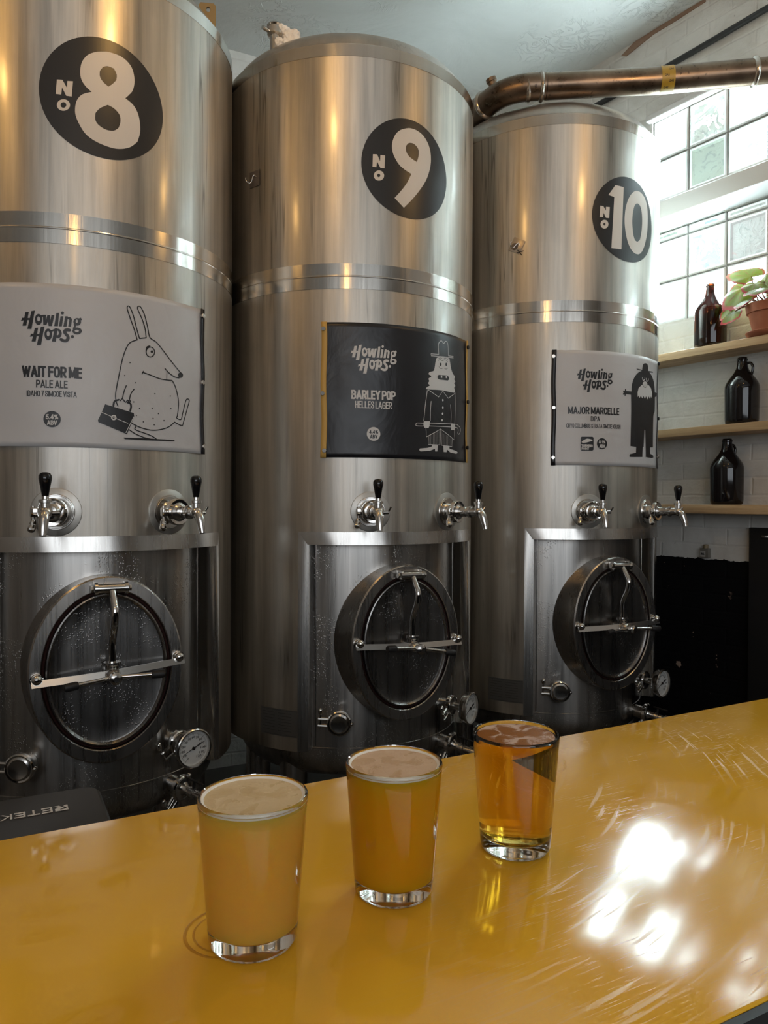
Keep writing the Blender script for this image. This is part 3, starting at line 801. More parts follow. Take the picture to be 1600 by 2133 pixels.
# ------------------------------------------------------------------ artwork outlines (mm on the tank jackets)
ART={
 'logo':[('P',[(-184.9,1866.9),(-176.4,1867.7),(-182.9,1831.7),(-192.5,1831.5)],[]),('P',[(-170.1,1870.1),(-161.5,1871.7),(-169.9,1823.3),(-180.3,1823.3)],[]),('P',[(-194.4,1852.2),(-172,1851.7),(-173.2,1846.4),(-188.3,1846.1),(-196.9,1843.9),(-193.8,1848.7)],[]),('P',[(-143.5,1849.2),(-143.9,1844.8),(-145.2,1840.7),(-147.2,1837.5),(-149.7,1835.3),(-152.5,1834.5),(-155.3,1835.1),(-157.8,1837.1),(-159.8,1840.2),(-161.1,1844.2),(-161.5,1848.6),(-161.1,1853),(-159.8,1857.1),(-157.8,1860.3),(-155.2,1862.4),(-152.5,1863.2),(-149.7,1862.6),(-147.2,1860.7),(-145.2,1857.6),(-143.9,1853.7)],[[(-148.4,1850.5),(-148.6,1848.5),(-149.2,1846.7),(-150,1845.2),(-151.1,1844.3),(-152.2,1843.9),(-153.4,1844.2),(-154.5,1845.1),(-155.3,1846.5),(-155.9,1848.3),(-156,1850.3),(-155.8,1852.3),(-155.3,1854.1),(-154.5,1855.6),(-153.4,1856.5),(-152.2,1856.9),(-151,1856.6),(-150,1855.7),(-149.2,1854.3),(-148.6,1852.5)]]),('S',[(-149.3,1856.1),(-148.1,1856.5),(-146.4,1857.1),(-144.6,1857.8),(-142.7,1858.3),(-140.8,1858.6),(-138.8,1858.9),(-136.9,1859.1),(-135.7,1859.2)],4.27),('P',[(-141.8,1861.2),(-134.2,1861.5),(-134.5,1846.8),(-130.9,1860.4),(-124.1,1861),(-123.9,1845.4),(-121,1860.9),(-113.6,1861.6),(-119.8,1833.1),(-127.7,1832.7),(-129.8,1844.5),(-133.1,1835.6),(-140.6,1835.2)],[]),('P',[(-108.7,1867.9),(-102.2,1868.6),(-105.2,1833.6),(-114.3,1833.1)],[]),('P',[(-98.7,1860),(-91.7,1860.5),(-95.6,1833.9),(-102.8,1833.4)],[]),('P',[(-90.4,1869.1),(-90.6,1867.8),(-91.2,1866.6),(-92,1865.6),(-93.1,1865),(-94.3,1864.7),(-95.5,1864.8),(-96.5,1865.3),(-97.4,1866.2),(-97.9,1867.3),(-98.1,1868.6),(-97.9,1869.9),(-97.4,1871.1),(-96.5,1872),(-95.5,1872.7),(-94.3,1873),(-93.1,1872.9),(-92,1872.3),(-91.2,1871.5),(-90.6,1870.4)],[]),('P',[(-87.4,1860.5),(-81.2,1861),(-81.6,1858.1),(-75.4,1859.2),(-71.3,1855.1),(-71.3,1850.7),(-73.6,1834.4),(-80.4,1833.9),(-77.7,1850.2),(-78.9,1854.5),(-81.8,1853),(-84.4,1833.6),(-92.1,1833.1)],[]),('P',[(-49.1,1849),(-49.5,1845.8),(-50.9,1842.9),(-52.9,1840.5),(-55.5,1838.8),(-58.4,1838.1),(-61.3,1838.3),(-63.9,1839.6),(-66,1841.6),(-67.3,1844.3),(-67.8,1847.4),(-67.3,1850.6),(-66,1853.5),(-63.9,1855.9),(-61.3,1857.5),(-58.4,1858.3),(-55.5,1858),(-52.9,1856.8),(-50.8,1854.8),(-49.5,1852.1)],[[(-57,1849.9),(-57.2,1848.4),(-57.5,1847.1),(-58.1,1846),(-58.8,1845.2),(-59.6,1844.9),(-60.4,1845.1),(-61.1,1845.7),(-61.7,1846.7),(-62.1,1848),(-62.2,1849.5),(-62.1,1851),(-61.7,1852.4),(-61.1,1853.5),(-60.4,1854.2),(-59.6,1854.5),(-58.8,1854.3),(-58.1,1853.7),(-57.5,1852.7),(-57.2,1851.4)]]),('P',[(-54.3,1857.7),(-49.6,1860),(-46.7,1854.6),(-51.4,1851.7)],[]),('P',[(-67.2,1842.2),(-60.8,1840.2),(-62.5,1833.7),(-59.6,1831.4),(-68.4,1823.2),(-69,1830.7),(-66,1836)],[]),('P',[(-47.2,1825.1),(-47.8,1822.3),(-49.4,1819.6),(-51.9,1817.4),(-55.1,1815.8),(-58.7,1815.1),(-62.2,1815.3),(-65.4,1816.3),(-68,1818.1),(-69.6,1820.5),(-70.1,1823.3),(-69.6,1826.1),(-68,1828.8),(-65.4,1831),(-62.2,1832.5),(-58.7,1833.3),(-55.1,1833.1),(-51.9,1832.1),(-49.4,1830.3),(-47.8,1827.9)],[[(-54.1,1824.9),(-54.4,1823.9),(-55.1,1823),(-56.3,1822.2),(-57.8,1821.6),(-59.4,1821.3),(-61,1821.4),(-62.5,1821.7),(-63.6,1822.3),(-64.4,1823.1),(-64.7,1824.1),(-64.4,1825.1),(-63.6,1826),(-62.5,1826.8),(-61,1827.4),(-59.4,1827.7),(-57.8,1827.6),(-56.3,1827.3),(-55.1,1826.7),(-54.4,1825.9)]]),('P',[(-161.6,1826.4),(-153.4,1827.3),(-159.7,1791.1),(-169.5,1790.9)],[]),('P',[(-146.6,1830),(-138,1831.2),(-146.4,1782.6),(-156.8,1782.2)],[]),('P',[(-171.2,1811.2),(-148.7,1811.2),(-149.9,1806.2),(-165.4,1805.1),(-173.8,1803.2)],[]),('P',[(-119.2,1811.5),(-119.7,1806.8),(-121,1802.5),(-123.1,1799.1),(-125.7,1796.9),(-128.7,1796),(-131.6,1796.6),(-134.2,1798.6),(-136.3,1801.9),(-137.6,1806),(-138.1,1810.6),(-137.6,1815.3),(-136.3,1819.5),(-134.2,1822.9),(-131.5,1825.2),(-128.6,1826),(-125.7,1825.4),(-123.1,1823.4),(-121,1820.2),(-119.7,1816.1)],[[(-125.1,1812.8),(-125.3,1810.7),(-125.8,1808.7),(-126.7,1807.2),(-127.7,1806.1),(-128.9,1805.8),(-130,1806),(-131.1,1807),(-131.9,1808.5),(-132.5,1810.3),(-132.6,1812.5),(-132.5,1814.6),(-131.9,1816.5),(-131.1,1818.1),(-130,1819.1),(-128.9,1819.5),(-127.7,1819.2),(-126.7,1818.3),(-125.8,1816.8),(-125.3,1814.9)]]),('S',[(-124.5,1819.1),(-123.4,1819.5),(-121.8,1820),(-119.9,1820.6),(-118.1,1821.3),(-116.1,1822.2),(-113.9,1823.2),(-111.8,1824.2),(-110.4,1824.8)],4.28),('P',[(-112.8,1827.2),(-105.8,1828.2),(-110.1,1792.9),(-119.9,1792.7)],[]),('P',[(-95.8,1815),(-96.3,1811.2),(-97.5,1807.7),(-99.5,1804.9),(-101.9,1803),(-104.6,1802.2),(-107.3,1802.7),(-109.8,1804.3),(-111.7,1806.9),(-113,1810.2),(-113.4,1814),(-113,1817.8),(-111.7,1821.3),(-109.8,1824.1),(-107.3,1826),(-104.6,1826.8),(-101.9,1826.3),(-99.4,1824.7),(-97.5,1822.1),(-96.3,1818.8)],[[(-103,1815.8),(-103.1,1814),(-103.6,1812.3),(-104.2,1810.9),(-105.1,1810),(-106,1809.7),(-107,1809.9),(-107.8,1810.7),(-108.5,1812),(-108.9,1813.7),(-109.1,1815.5),(-108.9,1817.4),(-108.5,1819.1),(-107.8,1820.4),(-106.9,1821.3),(-106,1821.7),(-105.1,1821.5),(-104.2,1820.6),(-103.5,1819.4),(-103.1,1817.7)]]),('S',[(-77.2,1825.1),(-78.2,1825.1),(-79.8,1825.3),(-81.5,1825.4),(-83,1825.3),(-84.3,1824.9),(-85.6,1824.5),(-86.8,1823.8),(-87.7,1823.1),(-88.3,1822.1),(-88.8,1821),(-89,1819.8),(-88.8,1818.6),(-88.3,1817.4),(-87.4,1816.3),(-86.4,1815),(-85.3,1813.8),(-84.3,1812.5),(-83.1,1811.2),(-82,1809.9),(-81.3,1808.4),(-80.9,1806.7),(-80.7,1804.9),(-80.9,1803.1),(-81.3,1801.5),(-82,1800.1),(-82.9,1798.8),(-84.1,1797.6),(-85.3,1796.8),(-86.7,1796.4),(-88.1,1796.2),(-89.6,1796.2),(-91.2,1796.5),(-92.9,1797),(-94.8,1797.8),(-96.4,1798.7),(-97.6,1799.2)],7.85),('P',[(-66.3,1808.8),(-66.5,1807.5),(-67,1806.3),(-67.9,1805.4),(-69,1804.7),(-70.2,1804.4),(-71.4,1804.5),(-72.4,1805),(-73.3,1805.9),(-73.8,1807),(-74,1808.3),(-73.8,1809.6),(-73.3,1810.8),(-72.4,1811.8),(-71.3,1812.4),(-70.2,1812.7),(-69,1812.6),(-67.9,1812.1),(-67,1811.2),(-66.5,1810.1)],[])],
 'ant':[('S',[(93.5,1817.9),(92.3,1822.3),(90.6,1828.6),(88.6,1835.7),(86.5,1842.6),(84.1,1849.3),(81.4,1856.3),(78.8,1863.1),(76.3,1869.7),(74,1876.1),(71.7,1882.4),(69.8,1888.2),(68.3,1892.8),(67.3,1896.1),(66.8,1898.4),(66.6,1900),(66.7,1901.5),(67,1903),(67.6,1904.3),(68.5,1905.2),(69.5,1905.6),(70.5,1905.6),(71.7,1905.3),(73.1,1904.3),(74.7,1901.9),(76.7,1898.2),(79,1893.2),(81.3,1887.3),(83.6,1880.9),(85.7,1873.7),(87.7,1865.6),(89.8,1857.4),(91.8,1849.5),(94.1,1841.7),(96.5,1833.8),(98.6,1826.9),(100.1,1822.1)],2.88),('S',[(100.1,1822.1),(118.7,1826.8)],2.89),('S',[(118.7,1826.8),(118.3,1831.2),(117.7,1837.4),(116.9,1844.4),(115.7,1851.1),(114,1857.5),(111.9,1864),(109.6,1870.4),(107.2,1876.5),(104.5,1882.3),(101.6,1887.9),(98.8,1893.1),(96.8,1897.3),(95.5,1900.4),(94.8,1902.7),(94.6,1904.4),(94.7,1906),(95.2,1907.5),(96.2,1908.7),(97.5,1909.6),(98.8,1909.9),(100.2,1909.9),(101.6,1909.4),(103.3,1908.2),(105.1,1906.1),(107.2,1902.9),(109.6,1898.7),(112.1,1893.7),(114.4,1887.9),(116.7,1880.9),(118.9,1872.7),(121,1864.3),(123,1856.4),(124.5,1848.9),(125.6,1841.5),(127.1,1834.8),(129.5,1829.3),(133.4,1825.8),(138.2,1823.7),(143.4,1821.8),(148.6,1819),(153.7,1814.7),(158.8,1809.8),(164.1,1804.5),(169.4,1799.2),(174.5,1794),(179.6,1788.7),(185,1783.1),(191,1777.2),(198.4,1770.2),(206.9,1762.5),(215.1,1755.3),(221.6,1749.8),(225.8,1746.6),(228.4,1745),(230.1,1744.2),(231.3,1743.5)],2.9),('P',[(236.2,1739.5),(235.7,1737),(234.4,1734.7),(232.4,1732.7),(229.8,1731.2),(227,1730.5),(224.2,1730.4),(221.7,1731.2),(219.7,1732.6),(218.4,1734.6),(218,1736.9),(218.4,1739.3),(219.7,1741.7),(221.6,1743.7),(224.2,1745.1),(227,1745.9),(229.8,1745.9),(232.4,1745.2),(234.4,1743.8),(235.7,1741.8)],[]),('S',[(221.7,1729.3),(218.9,1729.4),(214.9,1729.4),(210.5,1729.7),(206.1,1730.6),(201.7,1732.1),(197.2,1734.1),(192.7,1736.4),(188.6,1738.8),(184.6,1741.6),(180.7,1744.7),(177.4,1747.6),(175.1,1749.6)],3.01),('S',[(181.3,1743.3),(180.4,1716.6)],2.12),('S',[(108.5,1730.8),(113.3,1729.7),(120.2,1728.2),(127.9,1726.5),(135.3,1724.8),(141.9,1723.2),(148.3,1721.3),(155.1,1719.7),(162.4,1718.6),(171.5,1718.2),(181.9,1718.3),(191.7,1718.7),(198.5,1718.9)],2.89),('S',[(107.3,1725.7),(110.7,1733.9)],2.48),('S',[(198.5,1718.9),(200.4,1716.4),(203,1712.8),(206,1708.3),(208.7,1703.2),(211.1,1697.3),(213.6,1690.5),(215.8,1683.4),(217.5,1676.6),(218.8,1670.3),(219.7,1664.3),(220.2,1658),(220.2,1651.2),(219.4,1642.8),(218,1633.3),(216.5,1624.6),(215.5,1618.6)],2.98),('S',[(215.5,1618.6),(214.5,1618.1),(213,1617.2),(211.9,1616.3),(212.4,1615.3),(215.2,1613.8),(219.6,1611.8),(224.4,1610.6),(228.2,1611.3),(230.5,1614.2),(232.1,1618.8),(233.4,1624.6),(235.2,1631.3),(237.8,1639.8),(240.7,1650),(243.7,1659.8),(246.3,1667),(248.5,1670.9),(250.4,1672.6),(252.1,1673),(253.7,1673.1),(255.6,1673.2),(257.6,1672.7),(259.1,1671.3),(259.5,1668.6),(258.8,1664.7),(257,1659.6),(254.7,1653.4),(252,1646),(248.8,1636.5),(244.9,1625.1),(241.1,1614.2),(238,1605.7),(236.3,1600.4),(235.5,1597.1),(234.3,1595.2),(231.5,1594.4),(225.8,1595.1),(218.3,1597.5),(211.1,1600.2),(206.2,1602)],3),('S',[(206.2,1602),(202.8,1599),(198,1594.7),(192.4,1590.2),(186.3,1586.3),(179.7,1583.3),(172.5,1580.6),(165.1,1578.3),(157.9,1576.5),(151.1,1575.2),(144.3,1574.3),(137.6,1573.8),(131,1573.8),(124.2,1574.4),(117.3,1575.5),(110.8,1576.9),(105.2,1578.2),(100.8,1579.4),(97.1,1580.7),(93.8,1582.1),(90.7,1583.4),(87.4,1584.8),(84.2,1586.4),(81.5,1587.8),(79.6,1588.8)],2.99),('S',[(93.5,1817.1),(90.2,1815.7),(85.5,1813.7),(80.5,1811.3),(76.3,1808.6),(73.3,1806),(70.9,1803.1),(68.6,1799.7),(66.3,1795.2),(63.7,1789.5),(61.2,1782.8),(58.7,1775.4),(56.4,1767.7),(54.3,1759.5),(52.3,1750.9),(50.4,1741.8),(48.5,1732.4),(46.5,1722.2),(44.4,1711.2),(42.4,1700.6),(40.7,1691.3),(39.4,1683.9),(38.2,1677.8),(37.4,1672.2),(36.8,1666.8),(36.6,1661.3),(36.7,1656.1),(37,1651.2),(37.6,1646.7),(38.7,1642.5),(40.2,1638.5),(41.6,1635.2),(42.7,1632.9)],2.88),('S',[(64.3,1689.4),(63.2,1686.4),(61.6,1682.2),(59.8,1677.3),(58.4,1672.6),(57.1,1667.7),(56,1662.3),(55.1,1657.4),(54.4,1654.1)],2.86),('S',[(85.3,1682),(83.6,1679.6),(81.1,1676.2),(78.4,1672.2),(76.4,1668.1),(74.9,1663.3),(73.8,1657.9),(72.9,1652.9),(72.3,1649.4)],2.87),('S',[(48.5,1647.5),(49.5,1648.9),(51,1650.9),(52.7,1652.7),(54.4,1653.2),(56.3,1651.7),(58.4,1648.8),(60.4,1646),(62.3,1644.5),(64,1645.4),(65.6,1647.8),(67.1,1650.1),(68.3,1651.1),(69.3,1649.8),(70,1647.2),(70.7,1644.5),(71.5,1643.2),(72.6,1644),(73.7,1646),(74.8,1648.2),(75.5,1649.7)],2.84),('S',[(90.7,1581.3),(89.7,1579.7),(88.1,1577.2),(87.3,1574.6),(88.6,1572.2),(93,1570.1),(99.6,1568.1),(107,1566.2),(113.7,1564.3),(119.6,1562.6),(125.3,1560.9),(130.6,1559.2),(135.4,1557.4),(139.7,1555.4),(143.5,1553.3),(146.6,1551.3),(148.8,1550)],2.88),('S',[(71.5,1571.1),(74.4,1569.2),(78.5,1566.5),(83.4,1563.4),(88.6,1560.7),(94.2,1558.3),(100.3,1556),(106.9,1553.8),(113.7,1551.9),(121.6,1550.4),(130.5,1549.2),(138.6,1548.3),(144.3,1547.6)],2.86),('P',[(57.2,1548.8),(113.7,1550.3),(206.3,1550.8),(206.3,1547.4),(113.7,1544.5),(60.4,1544.9)],[]),('S',[(143.3,1791.1),(142.6,1786.8),(140.9,1782.7),(138.1,1779.3),(134.7,1776.9),(130.9,1775.7),(127.1,1775.8),(123.7,1777.3),(121,1780),(119.3,1783.5),(118.7,1787.7),(119.3,1792),(121,1796),(123.7,1799.4),(127.1,1801.8),(130.9,1803),(134.7,1802.9),(138.1,1801.5),(140.9,1798.8),(142.6,1795.3),(143.3,1791.1)],2.93),('P',[(139.2,1791.4),(139.1,1790.2),(138.5,1789.1),(137.6,1788.1),(136.5,1787.4),(135.3,1787.1),(134,1787.1),(132.9,1787.5),(132.1,1788.2),(131.5,1789.1),(131.3,1790.2),(131.5,1791.4),(132.1,1792.5),(132.9,1793.5),(134,1794.2),(135.3,1794.5),(136.5,1794.5),(137.6,1794.2),(138.5,1793.5),(139,1792.5)],[]),('S',[(118.7,1791.8),(119.1,1793.7),(119.5,1796.5),(120.2,1799.4),(121.3,1801.6),(123.2,1803.2),(125.6,1804.3),(127.9,1805.1),(129.5,1805.7)],3.32),('S',[(31,1632.1),(31.3,1634.5),(31.7,1637.9),(32.4,1641.5),(33.7,1644.4),(36.1,1646.4),(39.3,1648),(42.5,1649.2),(44.6,1650)],4.85),('S',[(68.3,1644.2),(69.7,1643.9),(71.8,1643.4),(74,1642.7),(75.5,1641.5),(76.4,1639.8),(77,1637.6),(77.2,1635.2),(77.2,1632.7),(76.8,1629.9),(76.1,1626.7),(75.3,1623.9),(74.7,1621.9)],4.9),('P',[(10,1635.5),(84.5,1616.9),(85.7,1607.6),(66.3,1558.2),(-6.9,1586.9),(-8,1591.6),(2.5,1616.2)],[]),('P',[(75.9,1753.2),(75.5,1751.7),(74.3,1751),(73.2,1751.5),(72.7,1752.9),(73.2,1754.4),(74.3,1755.1),(75.5,1754.6)],[]),('P',[(61.9,1716.8),(61.5,1715.3),(60.3,1714.6),(59.2,1715.1),(58.7,1716.5),(59.2,1717.9),(60.3,1718.6),(61.4,1718.2)],[]),('P',[(91.4,1700.2),(91,1698.7),(89.8,1698),(88.6,1698.5),(88.2,1699.9),(88.6,1701.3),(89.8,1702.1),(91,1701.6)],[]),('P',[(146,1675.7),(145.5,1674.2),(144.2,1673.5),(143,1673.9),(142.4,1675.4),(143,1676.9),(144.2,1677.6),(145.5,1677.2)],[]),('P',[(194.1,1674.7),(193.5,1673.1),(192.1,1672.4),(190.7,1672.8),(190.1,1674.3),(190.7,1675.8),(192.1,1676.6),(193.5,1676.1)],[]),('P',[(86.1,1647.3),(85.6,1645.8),(84.5,1645.1),(83.3,1645.6),(82.9,1647),(83.3,1648.5),(84.5,1649.2),(85.6,1648.7)],[]),('P',[(101.9,1631),(101.4,1629.5),(100.2,1628.8),(99,1629.3),(98.5,1630.7),(99,1632.2),(100.2,1632.9),(101.4,1632.4)],[]),('P',[(138,1634.6),(137.5,1633.1),(136.2,1632.3),(135,1632.8),(134.5,1634.3),(135,1635.8),(136.2,1636.5),(137.5,1636)],[]),('P',[(196.1,1638.9),(195.5,1637.3),(194.1,1636.6),(192.7,1637),(192.1,1638.5),(192.7,1640),(194.1,1640.8),(195.5,1640.3)],[]),('P',[(156.5,1621.6),(156,1620.1),(154.7,1619.4),(153.4,1619.9),(152.9,1621.3),(153.4,1622.8),(154.7,1623.6),(156,1623.1)],[]),('P',[(93.1,1611),(92.6,1609.5),(91.5,1608.8),(90.3,1609.4),(89.8,1610.8),(90.3,1612.3),(91.5,1612.9),(92.6,1612.4)],[]),('P',[(140.7,1606.5),(140.2,1605),(138.9,1604.3),(137.7,1604.8),(137.1,1606.2),(137.7,1607.7),(138.9,1608.4),(140.2,1607.9)],[]),('P',[(173.8,1603.4),(173.2,1601.9),(171.9,1601.1),(170.6,1601.6),(170,1603.1),(170.6,1604.6),(171.9,1605.4),(173.2,1604.8)],[]),('P',[(112.4,1595.2),(111.9,1593.7),(110.7,1593),(109.5,1593.5),(109,1594.9),(109.5,1596.4),(110.7,1597.1),(111.9,1596.6)],[]),('P',[(143.8,1589.3),(143.3,1587.7),(142.1,1587),(140.8,1587.6),(140.3,1589),(140.8,1590.5),(142,1591.2),(143.3,1590.7)],[])],
 'antw':[('S',[(1.7,1613.4),(7.6,1611),(16.2,1607.5),(25.8,1603.6),(34.9,1600.1),(44,1596.7),(53.6,1593.2),(62.2,1590.2),(68.3,1588)],1.61),('S',[(84.1,1606.7),(63.5,1562.5)],1.64),('P',[(38.8,1601.6),(38.4,1599.3),(37.4,1597.2),(35.9,1595.5),(34,1594.3),(31.8,1593.9),(29.7,1594.1),(27.7,1595),(26.2,1596.5),(25.2,1598.5),(24.9,1600.7),(25.2,1603),(26.2,1605),(27.7,1606.7),(29.7,1607.9),(31.8,1608.4),(34,1608.2),(35.9,1607.3),(37.4,1605.7),(38.4,1603.8)],[[(35.3,1601.3),(35.1,1600.2),(34.6,1599.2),(33.8,1598.3),(32.9,1597.7),(31.8,1597.5),(30.7,1597.6),(29.8,1598.1),(29,1598.8),(28.5,1599.8),(28.3,1600.9),(28.5,1602),(29,1603.1),(29.8,1603.9),(30.7,1604.5),(31.8,1604.7),(32.9,1604.6),(33.8,1604.2),(34.6,1603.4),(35.1,1602.4)]])],
 'man':[('S',[(94.5,1865.3),(129.7,1868.2)],2.14),('S',[(129.7,1868.2),(129.2,1874.2),(128.5,1882.9),(127.9,1892),(127.9,1899),(128.8,1903.5),(130.3,1906.5),(132.2,1908.7),(134.1,1910.7),(136.3,1912.6),(138.7,1914),(141.2,1914.9),(143.7,1915),(146.2,1913.6),(148.7,1911),(151.3,1908.5),(153.7,1907.6),(156.1,1909.1),(158.5,1912.1),(160.9,1915.2),(163.3,1917),(166.1,1917.3),(169,1916.9),(171.7,1915.5),(174,1913.3),(175.6,1910.1),(176.7,1906),(177.6,1901.1),(178.3,1895.9),(179,1889.6),(179.4,1882.3),(179.6,1875.5),(179.8,1870.8)],2.16),('S',[(179.8,1870.8),(209.5,1873.2),(209.6,1868.1),(94.5,1858.9),(94.5,1865.3)],2.19),('P',[(125.7,1857.6),(120.3,1855),(117.9,1851.8),(116.9,1848.1),(115.6,1843.8),(114,1838.7),(112.9,1832.7),(111.9,1826.8),(110.8,1821.9),(109.9,1818.2),(109.1,1815.2),(108,1812.8),(106,1810.6),(102.3,1808.9),(97.5,1807.7),(92.8,1806.6),(89.2,1805.2),(86.9,1803.4),(85.2,1801.4),(84.4,1799.4),(84.6,1797.6),(86.9,1796.1),(90.9,1794.8),(94.7,1793.4),(96.4,1791.8),(94.8,1789.9),(91.1,1787.8),(87.2,1785.6),(84.7,1783.5),(84.5,1781.3),(85.5,1779.1),(86.7,1777),(87.1,1774.9),(86.2,1772.9),(84.5,1771),(83,1769.1),(82.5,1767.4),(83.9,1765.7),(86.4,1764.1),(88.8,1762.6),(89.5,1761),(87.7,1759.4),(84.2,1757.8),(80.5,1756.2),(78,1754.6),(75.7,1752.6),(73.3,1750.4),(73,1748.5),(77.1,1747.4),(87.8,1747.5),(103.7,1748.6),(122.1,1750),(139.7,1750.9),(156.6,1750.9),(174.6,1750.5),(191.6,1750.2),(205.3,1750.4),(213.8,1750.8),(218,1751.4),(219.6,1752.3),(220.6,1754),(220.5,1757),(218.6,1760.9),(216.4,1764.9),(215.5,1768.1),(216.7,1770.2),(219.1,1771.7),(221.5,1772.9),(222.5,1774.5),(221.4,1776.5),(218.9,1778.6),(216.4,1780.8),(215.3,1782.8),(216.4,1784.4),(218.8,1786),(221.3,1787.5),(222.4,1789.2),(221.3,1791.1),(218.9,1793.2),(216.4,1795.3),(215.2,1797.4),(216,1799.4),(218.1,1801.3),(220,1803.2),(220,1805.4),(217.4,1807.8),(213.2,1810.2),(208.6,1812.9),(204.7,1816.1),(201.7,1819.8),(199.1,1823.9),(196.8,1828.3),(194.6,1833),(192.8,1838.2),(191.3,1843.9),(189.8,1849.3),(188,1853.8),(187,1857.4),(186.6,1860.3),(184.5,1862.4),(178.6,1863.3),(166.8,1863),(151.2,1861.7),(136.3,1859.9)],[]),('S',[(82.7,1746.2),(130.3,1726.9),(150.6,1749.5),(179.9,1728.1),(222.8,1750.6)],2.13),('S',[(79.4,1744.1),(78,1735.9),(75.9,1724.1),(73.6,1710.7),(71.6,1697.5),(69.7,1683.4),(67.9,1667.9),(66.3,1653.9),(65.2,1644.2)],2.13),('S',[(96,1709.5),(95.5,1703.8),(94.8,1695.7),(94,1686.7),(93.4,1678),(93.1,1669.3),(92.9,1660.1),(92.8,1651.8),(92.7,1646)],2.14),('S',[(220.7,1748.5),(221.2,1742.7),(222.1,1734.4),(222.9,1724.1),(223.2,1712),(222.8,1695.9),(221.9,1676.5),(221,1658.1),(220.3,1645.5)],2.22),('S',[(193.9,1707.1),(194.6,1701.5),(195.7,1693.6),(196.8,1684.7),(197.4,1676.4),(197.5,1668.3),(197.2,1659.8),(196.7,1652.3),(196.4,1647.1)],2.2),('P',[(155.3,1719),(154.6,1716.6),(152.6,1715),(150.2,1714.8),(148.3,1716),(147.5,1718.3),(148.2,1720.6),(150.2,1722.3),(152.6,1722.5),(154.5,1721.3)],[]),('P',[(155.5,1694.2),(154.8,1691.8),(152.8,1690.1),(150.4,1689.9),(148.5,1691.2),(147.7,1693.4),(148.4,1695.8),(150.4,1697.5),(152.8,1697.7),(154.7,1696.4)],[]),('P',[(154,1673.8),(153.3,1671.4),(151.3,1669.8),(148.9,1669.6),(147,1670.9),(146.2,1673.2),(147,1675.5),(148.9,1677.1),(151.3,1677.4),(153.2,1676.1)],[]),('P',[(151.9,1652.4),(151.2,1650),(149.3,1648.4),(146.9,1648.2),(145,1649.5),(144.2,1651.8),(144.9,1654.1),(146.8,1655.7),(149.2,1655.9),(151.2,1654.7)],[]),('S',[(90.4,1637.7),(235.2,1644.9)],2.13),('S',[(90.4,1628.2),(224.1,1634)],2.13),('S',[(65.3,1626.5),(59.5,1626.2),(51.3,1625.7),(43,1625.4),(37.2,1625.6),(34.6,1626.3),(33.8,1627.4),(33.9,1628.7),(34.3,1629.9),(34.5,1631.2),(35,1632.6),(36.4,1633.9),(39.3,1634.8),(44.8,1635.2),(52.4,1635.3),(60,1635.3),(65.3,1635.3)],2.12),('S',[(235.2,1644.9),(239.9,1643.4),(246.9,1641.2),(254.3,1638.7),(259.7,1636),(262.1,1633),(262.9,1629.6),(262.5,1626.2),(261.6,1623.1),(259.9,1620),(257.2,1617),(254.2,1614.5),(251.5,1612.9),(248.7,1612.6),(245.7,1613.2),(243.2,1614.4),(241.7,1615.9),(242,1617.9),(243.5,1620.4),(245,1623.1),(245.6,1625.5),(244.9,1627.7),(243.6,1629.8),(241.7,1631.7),(239.2,1633.1),(235.6,1633.8),(231.1,1634),(226.9,1634),(224.1,1634)],2.23),('P',[(65.2,1642.4),(91.3,1644.2),(89.5,1628.1),(84.9,1620.7),(67.6,1621.4),(64,1630)],[]),('P',[(196.4,1645.2),(221.8,1645.6),(220.6,1625.2),(198.6,1622.7)],[]),('S',[(74.3,1620),(76.8,1591.9),(140.7,1621.6),(217.4,1590.8),(219.1,1623.3)],2.13),('S',[(85.1,1594.1),(85.2,1567.6),(138.4,1568.7),(141.8,1619.2)],2.13),('S',[(143.4,1617.5),(146.5,1568),(203.8,1567.1),(205.6,1594.7)],2.16),('S',[(90.6,1599.8),(90.4,1567.8)],0.71),('S',[(95.8,1601.8),(95.6,1568.1)],0.71),('S',[(101.1,1603.7),(100.9,1568.4)],0.71),('S',[(106.4,1605.7),(106.2,1568.7)],0.71),('S',[(111.8,1607.7),(111.6,1569)],0.72),('S',[(117.3,1609.7),(117.1,1569.3)],0.72),('S',[(122.9,1611.7),(122.7,1569.6)],0.72),('S',[(128.6,1613.7),(128.4,1569.9)],0.72),('S',[(134.3,1615.8),(134.1,1570.2)],0.72),('S',[(151.7,1609.8),(152.6,1567.7)],0.72),('S',[(157.9,1607.8),(158.8,1568)],0.72),('S',[(164.3,1605.7),(165.2,1568.4)],0.73),('S',[(170.8,1603.7),(171.7,1568.8)],0.73),('S',[(177.4,1601.7),(178.3,1569.2)],0.73),('S',[(184.1,1599.7),(185.1,1569.6)],0.73),('S',[(191.1,1597.7),(192,1570)],0.73),('S',[(198.2,1595.7),(199.1,1570.5)],0.73),('P',[(100.4,1566.6),(127.9,1567),(125.5,1546.4),(115.3,1545.9),(114.2,1554.8),(91,1546.6),(52.7,1543.1),(47.5,1547.5),(50.4,1552.5),(81.6,1556.1),(100.4,1561.2)],[]),('P',[(154.9,1567.1),(187.6,1567.9),(188.9,1558.9),(236.2,1552.5),(242.5,1548.1),(232.5,1544.1),(194.2,1546.4),(175.4,1555.2),(172.4,1546.3),(156.8,1546.2)],[])],
